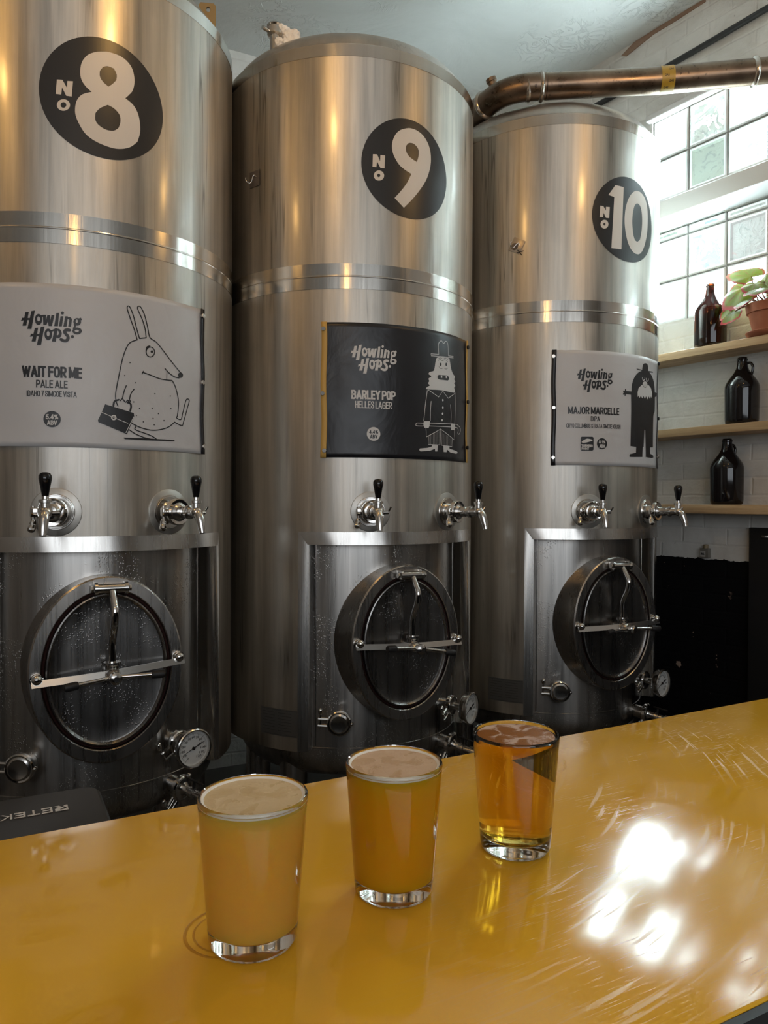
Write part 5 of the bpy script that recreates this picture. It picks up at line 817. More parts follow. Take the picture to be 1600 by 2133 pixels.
TEXT_BOXES={8:{'WAIT FOR ME':(-194.3,1699,-46.5,1728.4),'PALE ALE':(-158.8,1671.6,-81.6,1691.9),'IDAHO 7 SIMCOE VISTA':(-182.2,1649.2,-59.7,1664.1),'5.4%':(-135.2,1589.6,-104.4,1603),'ABV':(-131.9,1574.7,-107.3,1587.3),'logo':(-197.2,1783.1,-46.4,1873.1),'badge':(-140.8,1568.8,-98.5,1611.6)},9:{'BARLEY POP':(-183.2,1702.4,-40.1,1731.4),'HELLES LAGER':(-171.5,1674,-52.2,1696.6),'4.4%':(-126.5,1593.9,-97.5,1605.6),'ABV':(-123.7,1578.9,-99.9,1591.2),'logo':(-186.4,1784.4,-35.8,1875.6),'badge':(-133.8,1572,-90.4,1615.1)},10:{'MAJOR MARCELLE':(-225.6,1708.4,-17.9,1734.9),'DIPA':(-139.5,1682,-103,1700.8),'CRYO COLUMBUS STRATA SIMCOE KRUSH':(-231.4,1656.9,-11.6,1672.5),'TURNING':(-175.1,1585.6,-131.4,1595.6),'POINT':(-174.3,1575.2,-145.2,1584.2),'8.1%':(-106.7,1599.9,-79.7,1611.4),'ABV':(-104.9,1583.6,-81.3,1596.7),'logo':(-194.4,1790.2,-49.5,1878.5),'badge':(-114.2,1578.6,-72.4,1619.9)}}

# ------------------------------------------------------------------ brewing tanks
RT = 0.46                       # jacket radius
RV = 0.40                       # inner vessel radius where it shows in the opening
Z_RIM, Z_BAND0, Z_BAND1, Z_JB = CAM_Z + 1.4426, CAM_Z + 0.674, CAM_Z + 0.755, 0.575
A_OUT = (-45.5, 49.4)
A_IN = (-41.3, 47.3)
Z_OUT, Z_IN = CAM_Z - 0.093, CAM_Z - 0.134


def cyl(phi, z, r=RT):
    a = R_(phi)
    return Vector((r * math.sin(a), -r * math.cos(a), z))


def wrap(off=0.0, p0=0.0, r=RT):
    """(u, v) in mm along the jacket -> tank frame; p0 is the tank's own turn in degrees"""
    def f(u, v):
        a = u / (RT * 1000) - R_(p0)
        return (((r + off) * math.sin(a)), -(r + off) * math.cos(a), v / 1000.0)
    return f


def arc_grid(bm, a0, a1, zs, r, n, rr=None):
    rows = []
    for k, z in enumerate(zs):
        q = r if rr is None else rr[k]
        rows.append([bm.verts.new(cyl(a0 + (a1 - a0) * i / n, z, q)) for i in range(n + 1)])
    for A, B in zip(rows, rows[1:]):
        for i in range(n): bm.faces.new((A[i], A[i + 1], B[i + 1], B[i]))
    return rows


def shell_bm():
    bm = BM()
    arc_grid(bm, -180, 180, [Z_OUT + (Z_RIM - Z_OUT) * k / 12 for k in range(13)], RT, 144)
    arc_grid(bm, A_OUT[1], 360 + A_OUT[0], [Z_JB + (Z_OUT - Z_JB) * k / 5 for k in range(6)], RT, 108)
    arc_grid(bm, A_OUT[1], 360 + A_OUT[0], [Z_JB, Z_JB], RT, 108, [RT, RV - 0.01])
    # top shoulder turned in over the insulation
    arc_grid(bm, -180, 180, [Z_RIM, Z_RIM + 0.004, Z_RIM + 0.006], RT, 144, [RT, RT - 0.004, RT - 0.04])
    bmesh.ops.remove_doubles(bm, verts=bm.verts, dist=2e-4)
    return bm


def opening_trim_bm():
    """bevelled frame and reveal of the opening cut in the insulation jacket"""
    bm = BM()
    R2 = RT - 0.009
    R3 = RT + 0.0030
    for a_o, a_i in ((A_OUT[0], A_IN[0]), (A_OUT[1], A_IN[1])):
        for (aa, ra, za, zb), (ab, rb, zc, zd) in (((a_o, RT, Z_JB, Z_OUT), (a_i, R2, Z_JB, Z_IN)), ((a_i, R2, Z_JB, Z_IN), (a_i, RV - 0.004, Z_JB, Z_IN))):
            v = [bm.verts.new(cyl(aa, za, ra)), bm.verts.new(cyl(ab, zc, rb)), bm.verts.new(cyl(ab, zd, rb)), bm.verts.new(cyl(aa, zb, ra))]
            bm.faces.new(v)
    n = 28
    for (a0, a1, za, ra), (b0, b1, zb, rb) in (((*A_OUT, Z_OUT, RT), (*A_IN, Z_IN, R3)), ((*A_IN, Z_IN, R3), (*A_IN, Z_IN, RV - 0.004))):
        A = [bm.verts.new(cyl(a0 + (a1 - a0) * i / n, za, ra)) for i in range(n + 1)]
        B = [bm.verts.new(cyl(b0 + (b1 - b0) * i / n, zb, rb)) for i in range(n + 1)]
        for i in range(n): bm.faces.new((A[i], A[i + 1], B[i + 1], B[i]))
    # closing strips below the side posts
    for a_o, a_i in ((A_OUT[0], A_IN[0]), (A_OUT[1], A_IN[1])):
        v = [bm.verts.new(cyl(a_o, Z_JB, RT)), bm.verts.new(cyl(a_i, Z_JB, R2)), bm.verts.new(cyl(a_i, Z_JB, RV - .004)), bm.verts.new(cyl(a_o, Z_JB, RV - .004))]
        bm.faces.new(v)
    bmesh.ops.remove_doubles(bm, verts=bm.verts, dist=1e-4)
    return bm


def ring_band(z0, z1, off, seam=None):
    bm = BM()
    prof = [(RT - 0.001, z0), (RT + off, z0 + 0.0008), (RT + off, z1 - 0.0008), (RT - 0.001, z1)]
    if seam:
        prof = [prof[0], prof[1], (RT + off, seam - 0.003), (RT + off + 0.0007, seam - 0.001), (RT + off + 0.0007, seam + 0.001), (RT + off, seam + 0.003), prof[2], prof[3]]
    return lathe(bm, prof, seg=144)


def local(phi, r, z):
    """matrix whose +x runs out along the radius, +y sideways, +z up"""
    a = R_(phi)
    o = Vector((math.sin(a), -math.cos(a), 0))
    s = Vector((math.cos(a), math.sin(a), 0))
    P = o * r + Vector((0, 0, z))
    return Matrix(((o.x, s.x, 0, P.x), (o.y, s.y, 0, P.y), (0, 0, 1, P.z), (0, 0, 0, 1)))


def pobj(name, bm, mat, parent, M, smooth=35):
    """a part modelled at its own origin and set in place by M (so that copies can share it)"""
    o = obj(name, bm, mat, parent, smooth)
    if M is not None: o.matrix_local = M
    return o


XA = (1, 0, 0)


def make_tap(tank, phi, z, lever_side):
    M = local(phi, RT, z)
    b = BM()
    # welded pad, dished plate, ferrule, shank, faucet body, spout
    lathe(b, [(0.0, 0.004), (0.046, 0.004), (0.0475, 0.002), (0.0475, -0.006)], axis=XA, seg=40)
    lathe(b, [(0.044, 0.004), (0.043, 0.006), (0.030, 0.006), (0.026, 0.010), (0.024, 0.034), (0.031, 0.036), (0.031, 0.040)], axis=XA, seg=32)
    lathe(b, [(0.031, 0.044), (0.031, 0.048), (0.022, 0.050), (0.0165, 0.056), (0.0165, 0.078), (0.0135, 0.080), (0.0135, 0.090), (0.019, 0.091), (0.019, 0.099), (0.0135, 0.101), (0.0130, 0.128), (0.0, 0.136)], axis=XA, seg=28)
    ball(b, (0.128, 0, 0.0), 0.0165)
    lathe(b, [(0.012, 0.006), (0.012, 0.024), (0.0155, 0.025), (0.0155, 0.032), (0.010, 0.034), (0.0, 0.034)], o=(0.126, 0, 0), seg=24)
    tube(b, smooth_path([(0.126, 0, 0.0), (0.139, 0, -0.008), (0.147, 0, -0.026), (0.155, 0, -0.056)], 5), [0.0135] * 5 + [0.013] * 4 + [0.0122] * 2 + [0.011] * 2 + [0.0095, 0.0088, 0.0085], 16)
    # little flow lever on the side of the faucet
    tube(b, [(0.118, 0, -0.002), (0.118, lever_side * 0.034, -0.001)], 0.006, 10)
    tube(b, [(0.118, lever_side * 0.030, -0.004), (0.126, lever_side * 0.040, 0.016)], 0.003, 8)
    t = pobj('tap', b, M_CHROME2, tank, M)
    b = BM(); lathe(b, [(0.0, 0.001), (0.062, 0.001), (0.064, 0.0), (0.064, -0.012)], axis=XA, seg=44)
    pobj('backing_plate', b, M_PAD, t, None)
    b = BM()
    lathe(b, [(0.0345, 0.033), (0.037, 0.036), (0.037, 0.047), (0.0345, 0.050), (0.026, 0.049), (0.026, 0.034)], axis=XA, seg=36)
    box(b, (0.034, -0.052, -0.012), (0.049, -0.034, 0.012), bev=0.003)
    tube(b, [(0.042, -0.046, 0.016), (0.042, -0.046, -0.030)], 0.004, 10)
    tube(b, smooth_path([(0.042, -0.046, -0.020), (0.044, -0.048, -0.036), (0.050, -0.052, -0.050)], 4), [0.006, 0.007, 0.008, 0.009, 0.009, 0.010, 0.010, 0.009, 0.005], 10)
    pobj('pipe_clamp', b, M_CHROME, t, None)
    b = BM()
    lathe(b, [(0.0, 0.040), (0.0080, 0.040), (0.0088, 0.047), (0.0125, 0.068), (0.0155, 0.083), (0.0152, 0.091), (0.0115, 0.0975), (0.005, 0.100), (0.0, 0.1003)], o=(0.126, 0, 0), seg=28)
    h = pobj('tap_handle', b, M_BLACKPL, t, None)
    b = BM(); lathe(b, [(0.0, 0.032), (0.0085, 0.032), (0.0085, 0.041), (0.0, 0.041)], o=(0.126, 0, 0), seg=20)
    pobj('handle_ferrule', b, M_CHROME, t, None)
    return t


def clamp_shape(b, x, r, ang=PI):
    """hinged pipe clamp round the x axis with its wing nut hanging at angle ang"""
    lathe(b, [(r, x - 0.008), (r * 1.1, x - 0.005), (r * 1.1, x + 0.005), (r, x + 0.008), (r * 0.86, x + 0.007), (r * 0.86, x - 0.007)], axis=XA, seg=32)
    c, s = math.cos(ang), math.sin(ang)
    for d in (-0.011, 0.011):
        p = Vector((x, c * r * 1.0 - s * d, s * r * 1.0 + c * d)); q = Vector((x, c * (r + 0.032) - s * d, s * (r + 0.032) + c * d))
        tube(b, [p, q], 0.0055, 8)
    n = Vector((x, c * (r + 0.026), s * (r + 0.026)))
    tube(b, [n + Vector((0, -s * 0.018, c * 0.018)), n - Vector((0, -s * 0.034, c * 0.034))], 0.0035, 8)
    e = n - Vector((0, -s * 0.034, c * 0.034))
    ball(b, e, 0.0095, (0.6, 0.8, 1.25), 12, 8)
    o = Vector((x, -c * r * 1.08, -s * r * 1.08))
    ball(b, o, 0.007, (1.2, 1, 1), 10, 8)


def make_clamp_port(tank, phi, z):
    M = local(phi, RV, z)
    b = BM(); lathe(b, [(0.034, -0.01), (0.026, 0.0), (0.0255, 0.036), (0.031, 0.040)], axis=XA, seg=32)
    p = pobj('clamp_port', b, M_CHROME2, tank, M)
    b = BM(); clamp_shape(b, 0.046, 0.036, PI - 0.05)
    pobj('pipe_clamp', b, M_CHROME, p, None)
    b = BM(); lathe(b, [(0.031, 0.050), (0.031, 0.055), (0.026, 0.0575), (0.018, 0.056), (0.0, 0.055)], axis=XA, seg=32)
    pobj('blank_cap', b, M_CHROME2, p, None)
    return p


def make_thermometer(tank, phi, z, turn):
    M = local(phi, RV - 0.002, z) @ Matrix.Rotation(R_(turn), 4, 'Z')
    b = BM()
    lathe(b, [(0.027, -0.012), (0.027, 0.0), (0.021, 0.002), (0.021, 0.028), (0.029, 0.031), (0.029, 0.035)], axis=XA, seg=28)
    lathe(b, [(0.028, 0.044), (0.028, 0.048), (0.013, 0.051), (0.012, 0.075), (0.018, 0.077), (0.018, 0.088)], axis=XA, seg=28)
    # dial case, rolled bezel
    lathe(b, [(0.0, 0.086), (0.036, 0.087), (0.049, 0.093), (0.0525, 0.100), (0.0525, 0.112), (0.0555, 0.114), (0.0560, 0.119), (0.053, 0.1215), (0.0495, 0.1205), (0.0485, 0.114), (0.0485, 0.110)], axis=XA, seg=48)
    t = pobj('thermometer', b, M_CHROME2, tank, M)
    b = BM(); clamp_shape(b, 0.040, 0.032, PI + 0.5)
    pobj('pipe_clamp', b, M_CHROME, t, None)
    b = BM(); lathe(b, [(0.0, 0.112), (0.0486, 0.112)], axis=XA, seg=48)
    pobj('dial_face', b, plain_dial, t, None)
    fm = lambda u, v: (0.1126, u / 1000.0, v / 1000.0)
    b = BM()
    items = []
    for k in range(61):
        a = R_(235 - 290 * k / 60)
        r0 = 40 if k % 5 else 36.5
        items.append(('S', [(r0 * math.cos(a), r0 * math.sin(a)), (43.5 * math.cos(a), 43.5 * math.sin(a))], 0.55 if k % 5 else 1.0))
    art_mesh(b, items, fm, 0)
    for k in range(13):
        a = R_(235 - 290 * k / 12)
        w = 2.6 * len(str(k * 10))
        cx, cy = 31.5 * math.cos(a), 31.5 * math.sin(a)
        text_mesh(b, str(k * 10), (cx - w, cy - 3.2, cx + w, cy + 3.2), fm, 0.01, 0)
    flat_obj('dial_markings', b, M_INK, t)
    b = BM()
    a = R_(202)
    tube(b, [Vector((0.1145, math.cos(a) * 0.038, math.sin(a) * 0.038)), Vector((0.1145, -math.cos(a) * 0.012, -math.sin(a) * 0.012)), Vector((0.1145, -math.cos(a) * 0.024, -math.sin(a) * 0.024))], [0.0005, 0.0013, 0.003], 8)
    lathe(b, [(0.0045, 0.113), (0.0045, 0.117), (0.0, 0.1175)], axis=XA, seg=16)
    pobj('dial_needle', b, M_INK, t, None)
    return t


plain_dial = plain('white_dial_card', (0.70, 0.71, 0.70), 0.35)


def make_outlet(tank, phi, z):
    M = local(phi, RV - 0.012, z) @ Matrix.Rotation(R_(8), 4, 'Y')
    b = BM()
    lathe(b, [(0.030, -0.02), (0.028, 0.0), (0.0245, 0.004), (0.0245, 0.040), (0.032, 0.043), (0.032, 0.048)], axis=XA, seg=28)
    lathe(b, [(0.031, 0.056), (0.031, 0.060), (0.020, 0.063), (0.013, 0.074), (0.013, 0.090), (0.0165, 0.091), (0.0165, 0.104), (0.012, 0.106), (0.012, 0.128), (0.017, 0.129), (0.017, 0.150), (0.010, 0.152), (0.009, 0.175), (0.0, 0.176)], axis=XA, seg=24)
    t = pobj('drain_outlet', b, M_CHROME2, tank, M)
    b = BM(); clamp_shape(b, 0.052, 0.035, PI + 0.9)
    pobj('pipe_clamp', b, M_CHROME, t, None)
    b = BM()
    tube(b, [(0.098, 0.0, 0.014), (0.098, 0.0, 0.036)], 0.004, 8)
    box(b, (0.080, -0.004, 0.034), (0.135, 0.004, 0.038), bev=0.001)
    pobj('valve_lever', b, M_RUBBER, t, None)
    return t


MW = dict(D=0.455, a=0.198, b=0.252, z=CAM_Z - 0.454)


def make_manway(tank, bar_tilt, wing_tilt):
    D, a, b_, zc = MW['D'], MW['a'], MW['b'], MW['z']
    bm = BM()
    # neck and flat oval flange
    oval_rings(bm, [(a + 0.016, b_ + 0.016, 0.300), (a + 0.010, b_ + 0.010, 0.36), (a + 0.001, b_ + 0.001, D - 0.040), (a + 0.001, b_ + 0.001, D - 0.004), (a - 0.003, b_ - 0.003, D),
                    (0.1695, 0.2195, D), (0.1670, 0.2170, D - 0.003), (0.1665, 0.2165, D - 0.05)], zc)
    m = pobj('manway', bm, M_FLANGE, tank, None)
    bm = BM()
    oval_rings(bm, [(0.1665, 0.2165, D - 0.030), (0.1665, 0.2165, D - 0.012), (0.163, 0.213, D - 0.007), (0.1585, 0.2085, D - 0.012), (0.1585, 0.2085, D - 0.030)], zc)
    pobj('gasket', bm, M_GASKET, m, None)
    bm = BM()
    oval_rings(bm, [(0.1585, 0.2085, D - 0.03), (0.1585, 0.2085, D - 0.006), (0.156, 0.206, D - 0.001), (0.1525, 0.2025, D + 0.0005), (0.1490, 0.1990, D - 0.0025), (0.1465, 0.1965, D - 0.006),
                    (0.142, 0.192, D - 0.0075), (0.11, 0.152, D - 0.008), (0.06, 0.085, D - 0.0085), (0.0, 0.0, D - 0.0088)], zc)
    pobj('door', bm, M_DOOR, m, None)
    # hinge roller with bracket ears
    zh = zc + b_ - 0.030
    bm = BM()
    lathe(bm, [(0.0, -0.036), (0.0125, -0.036), (0.0125, 0.036), (0.0, 0.036)], o=(0.004, -(D + 0.020), zh), axis=XA, seg=24)
    for sx in (-1, 1):
        lathe(bm, [(0.0, 0.0), (0.0165, 0.0), (0.0165, 0.008), (0.0, 0.008)], o=(0.004 + sx * 0.0385 - 0.004, -(D + 0.018), zh), axis=XA, seg=24)
        box(bm, (0.004 + sx * 0.0385 - 0.004, -(D + 0.018), zh - 0.015), (0.004 + sx * 0.0385 + 0.004, -(D - 0.004), zh + 0.015), bev=0.002)
        lathe(bm, [(0.0, 0.0), (0.009, 0.0), (0.009, 0.006), (0.0, 0.006)], o=(0.004 + sx * 0.0485 - 0.003, -(D + 0.019), zh), axis=XA, seg=6)
    pobj('hinge', bm, M_CHROME2, m, None)
    bm = BM()
    path = smooth_path([(0.006, -(D + 0.026), zh - 0.008), (0.007, -(D + 0.040), zh - 0.030), (0.008, -(D + 0.054), zh - 0.056), (0.007, -(D + 0.050), zh - 0.090), (0.006, -(D + 0.034), zh - 0.120), (0.005, -(D + 0.026), zh - 0.150), (0.005, -(D + 0.025), zc + 0.020)], 6)
    tube(bm, path, 0.0098, 16)
    pobj('swing_arm', bm, M_CHROME, m, None)
    # yoke, spindle boss
    bm = BM()
    lathe(bm, [(0.0, 0.026), (0.022, 0.026), (0.022, 0.020), (0.0175, 0.016), (0.0165, -0.012), (0.012, -0.020), (0.0, -0.022)], o=(0.005, -(D + 0.025), zc), seg=28)
    lathe(bm, [(0.013, -0.03), (0.014, 0.0), (0.019, 0.024), (0.020, 0.040), (0.016, 0.052), (0.0115, 0.058), (0.0115, 0.072), (0.016, 0.073), (0.016, 0.086), (0.010, 0.090), (0.0, 0.091)], o=(0.005, -D, zc - 0.008), axis=(0, -1, 0), seg=28)
    lathe(bm, [(0.0, 0.088), (0.0075, 0.088), (0.0075, 0.094), (0.0, 0.094)], o=(0.005, -D, zc - 0.008), axis=(0, -1, 0), seg=6)
    pobj('spindle_boss', bm, M_CHROME2, m, None)
    # clamping bar across the door, bowed outward at the middle
    T = Matrix.Translation(Vector((0.005, -(D + 0.02), zc - 0.004)))
    RB = T @ Matrix.Rotation(R_(-bar_tilt), 4, 'Y') @ T.inverted()
    bm = BM()
    for sx in (-1, 1):
        ptsb = [(0.005, 0.030), (0.08, 0.026), (0.150, 0.015), (0.196, 0.010)]
        rows = []
        for x, d in ptsb:
            X = 0.005 + sx * x
            rows.append([bm.verts.new((X, -(D + d + dd), zc - 0.004 + zz)) for dd, zz in ((0.0072, -0.0085), (0.0005, 0.0085), (-0.0045, 0.0085), (-0.0045, -0.0085))])
        for A, B in zip(rows, rows[1:]):
            for i in range(4): bm.faces.new((A[i], A[(i + 1) % 4], B[(i + 1) % 4], B[i]))
        bm.faces.new(rows[0]); bm.faces.new(rows[-1])
    pobj('clamp_bar', bm, M_CHROME2, m, RB, 20)
    for sx in (-1, 1):
        bm = BM()
        ball(bm, (0.005 + sx * 0.182, -(D + 0.014), zc + 0.007), 0.0135)
        lathe(bm, [(0.0, -0.016), (0.017, -0.016), (0.017, -0.010), (0.0, -0.010)], o=(0.005 + sx * 0.182, -(D + 0.012), zc + 0.004), axis=(0, -1, 0), seg=20)
        pobj('clamp_knob', bm, M_CHROME, m, RB)
    T = Matrix.Translation(Vector((0.005, -(D + 0.066), zc - 0.008)))
    RW = T @ Matrix.Rotation(R_(-wing_tilt), 4, 'Y') @ T.inverted()
    bm = BM()
    for sx in (-1, 1):
        tube(bm, [(0.005 + sx * 0.010, -(D + 0.064), zc - 0.008), (0.005 + sx * 0.098, -(D + 0.082), zc - 0.011)], [0.0052, 0.0062], 12)
    pobj('wing_handle', bm, M_CHROME, m, RW)
    for sx in (-1, 1):
        bm = BM()
        o = Vector((0.005 + sx * 0.092, -(D + 0.0808), zc - 0.0108))
        d = Vector((sx * 0.088, -0.018, -0.003)).normalized()
        lathe(bm, [(0.0, 0.0), (0.0095, 0.0), (0.0108, 0.004), (0.0108, 0.030), (0.0088, 0.034), (0.0, 0.035)], o=o, axis=d, seg=20)
        pobj('handle_grip', bm, M_RUBBER, m, RW)
    return m


def make_badge(tank, key, uc, p0):
    f = wrap(0.0008, p0)
    bm = BM()
    art_mesh(bm, [('P', ellipse(uc, CAM_Z * 1000 + 1073.0, 160.5, 158.5, 72), [])], f, 10)
    b = flat_obj('number_badge', bm, M_BADGE, tank)
    for name, items in (('numeral', ART[key][:-2]), ('number_sign', ART[key][-2:])):
        bm = BM()
        art_mesh(bm, items, wrap(0.0013, p0), 10)
        flat_obj(name, bm, M_BARE, b)


def make_tank(key, e, p0, label, bar_tilt, wing_tilt, badge_u, thermo_turn):
    c = Vector((-0.13439, 2.81936, 0)) + ROW * e
    t = thing('brewing_tank', label, 'brewing tank', c, ROW_RZ + R_(p0), 'steel tanks behind the bar')
    obj('jacket', shell_bm(), M_SHELL, t, 30)
    obj('opening_frame', opening_trim_bm(), M_TRIM, t, 20)
    obj('weld_band', ring_band(Z_BAND0, Z_BAND1, 0.0014, (Z_BAND0 + Z_BAND1) / 2), M_BAND, t, 8)
    obj('rim_band', ring_band(Z_RIM - 0.040, Z_RIM, 0.0012), M_BAND, t, 8)
    bm = BM()
    prof = [(0.446, Z_RIM + 0.002), (0.441, Z_RIM + 0.006)]
    for k in range(1, 15):
        q = k / 14 * PI / 2
        prof.append((0.441 * math.cos(q), Z_RIM + 0.006 + 0.152 * math.sin(q)))
    prof[-1] = (0.0, prof[-1][1])
    lathe(bm, prof, seg=96)
    obj('domed_top', bm, M_DOME, t, 60)
    bm = BM()
    arc_grid(bm, -180, 180, [0.60 + (1.30 - 0.60) * k / 7 for k in range(8)], RV, 120)
    prof = [(RV, 0.60), (RV, 0.576), (RV + 0.0012, 0.575), (RV + 0.0012, 0.571), (RV, 0.570), (RV, 0.545)]
    for k in range(1, 13):
        q = k / 12 * PI / 2
        prof.append((0.30 + 0.10 * math.cos(q), 0.545 - 0.085 * math.sin(q)))
    prof += [(0.15, 0.425), (0.0, 0.410)]
    lathe(bm, prof, seg=120)
    bmesh.ops.remove_doubles(bm, verts=bm.verts, dist=1e-4)
    obj('vessel', bm, M_PANEL, t, 40)
    for a in (A_IN[0] + 1.1, A_IN[1] - 1.1):
        bm = BM(); tube(bm, [cyl(a, 0.58, RV), cyl(a, Z_IN, RV)], 0.0022, 6)
        obj('weld_seam', bm, M_CHROME2, t, 40)
    for a in (-57, 57, 123, -123):
        bm = BM()
        P = cyl(a, 0, 0.345)
        lathe(bm, [(0.0, 0.0), (0.07, 0.0), (0.07, 0.012), (0.046, 0.014), (0.046, 0.52), (0.0, 0.52)], o=P, seg=28)
        obj('leg', bm, M_PANEL, t, 35)
    make_manway(t, bar_tilt, wing_tilt)
    make_tap(t, -16.3, CAM_Z - 0.028, 1)
    make_tap(t, 21.2, CAM_Z - 0.028, 1)
    make_clamp_port(t, -28.5, 0.670)
    make_thermometer(t, 30.0, 0.672, thermo_turn)
    make_outlet(t, 29.2, 0.546)
    # maker's plate, riveted to the jacket beside the opening
    bm = BM()
    art_mesh(bm, [('P', [(-506, 620), (-366, 620), (-366, 707), (-506, 707)], [])], wrap(0.0012), 8)
    pl = flat_obj('data_plate', bm, M_PLATE, t)
    bm = BM()
    items = [('S', [(-497 + (k % 2) * 62, 694 - (k // 2) * 9.5), (-497 + (k % 2) * 62 + 48, 694 - (k // 2) * 9.5)], 1.6) for k in range(14)]
    items += [('S', [(-502, 703), (-370, 703)], 1.2), ('S', [(-502, 624), (-370, 624)], 1.2)]
    art_mesh(bm, items, wrap(0.0016), 8)
    flat_obj('plate_engraving', bm, M_ENGRAVE, pl)
    make_badge(t, key, badge_u, p0)
    return t


M_PLATE = plain('dull_data_plate', (0.20, 0.195, 0.185), 0.4, 0.8)
M_ENGRAVE = plain('plate_engraving', (0.08, 0.078, 0.074), 0.5, 0.4)
L_ = 0.925
tank_a = make_tank('n8', -L_, 2.5, 'large stainless steel brewing tank with a round black NO 8 badge', 4.0, 2.5, 8.7, -14)
tank_b = make_tank('n9', 0.0, 1.3, 'stainless steel brewing tank with a round black NO 9 badge, between the other two', -2.0, -8.0, 5.9, 0)
tank_c = make_tank('n10', L_, -2.0, 'stainless steel brewing tank with a round black NO 10 badge, nearest the window', 1.0, 0.0, 21.0, -12)

# lifting lug on the shoulder of the first tank
bm = BM()
ptsl = [(-0.034, -0.05), (0.034, -0.05), (0.034, 0.056), (0.026, 0.066), (-0.026, 0.066), (-0.034, 0.056)]
hole = [(0.004 + 0.009 * math.cos(k * PI / 8), 0.040 + 0.011 * math.sin(k * PI / 8)) for k in range(16)]
vs2 = [Vector((x, z, 0)) for x, z in ptsl]; hs2 = [Vector((x, z, 0)) for x, z in hole]
allv = vs2 + hs2
fr = [bm.verts.new((v.x, -0.005, v.y)) for v in allv]; bk = [bm.verts.new((v.x, 0.005, v.y)) for v in allv]
for tri in tessellate_polygon([vs2, hs2]):
    bm.faces.new([fr[i] for i in tri]); bm.faces.new([bk[i] for i in reversed(tri)])
for lo, n in ((0, len(vs2)), (len(vs2), len(hs2))):
    for i in range(n):
        j = (i + 1) % n
        bm.faces.new((fr[lo + i], fr[lo + j], bk[lo + j], bk[lo + i]))
lug = obj('lifting_lug', bm, M_LUG, tank_a, 30)
lug.scale = (0.75, 0.75, 0.75)
lug.location = cyl(49.5, Z_RIM + 0.048, 0.418)
lug.rotation_euler = (0, 0, R_(-20))

# vent pipe rising from the dome of the middle tank, its mouth stuffed with cotton
bm = BM()
VP = cyl(-63, 0, 0.405)
tube(bm, [(VP.x, VP.y, Z_RIM + 0.01), (VP.x, VP.y, Z_RIM + 0.105)], 0.0165, 16)
lathe(bm, [(0.0165, 0.100), (0.025, 0.104), (0.026, 0.112), (0.023, 0.128), (0.027, 0.132), (0.025, 0.136), (0.018, 0.134)], o=(VP.x, VP.y, Z_RIM), seg=24)
tube(bm, [(VP.x - 0.02, VP.y, Z_RIM + 0.112), (VP.x - 0.046, VP.y - 0.01, Z_RIM + 0.112)], 0.007, 10)
vent = obj('vent_pipe', bm, M_CHROME2, tank_b, 40)
bm = BM()
for k in range(26):
    ball(bm, (VP.x + 0.044 + random.gauss(-0.004, 0.016), VP.y + random.gauss(-0.012, 0.012), Z_RIM + 0.096 + random.gauss(0, 0.018)), random.uniform(0.009, 0.018), u=12, v=8)
wad = obj('cotton_wad', bm, M_WAD, vent, 60)
setp(wad, label='fluffy white cotton wad')
tex = bpy.data.textures.new('fluff', 'CLOUDS'); tex.noise_scale = 0.008
md = wad.modifiers.new('remesh', 'REMESH'); md.mode = 'VOXEL'; md.voxel_size = 0.004
md = wad.modifiers.new('fluff', 'DISPLACE'); md.texture = tex; md.strength = 0.012

# ------------------------------------------------------------------ posters on the tanks
def tank_origin(e): return Vector((-0.13439, 2.81936, 0)) + ROW * e


def badge_art(key, T, dark):
    """ABV roundel"""
    u0, v0, u1, v1 = T['badge']
    return ('P', ellipse((u0 + u1) / 2, (v0 + v1) / 2, (u1 - u0) / 2, (u1 - u0) / 2), [])


def logo_items(T):
    b = T['logo']; o = TEXT_BOXES[8]['logo']
    sx = (b[2] - b[0]) / (o[2] - o[0]); sy = (b[3] - b[1]) / (o[3] - o[1])
    f = lambda p: (b[0] + (p[0] - o[0]) * sx, b[1] + (p[1] - o[1]) * sy)
    out = []
    for it in ART['logo']:
        if it[0] == 'P': out.append(('P', [f(p) for p in it[1]], [[f(p) for p in h] for h in it[2]]))
        else: out.append(('S', [f(p) for p in it[1]], it[2] * sx))
    return out


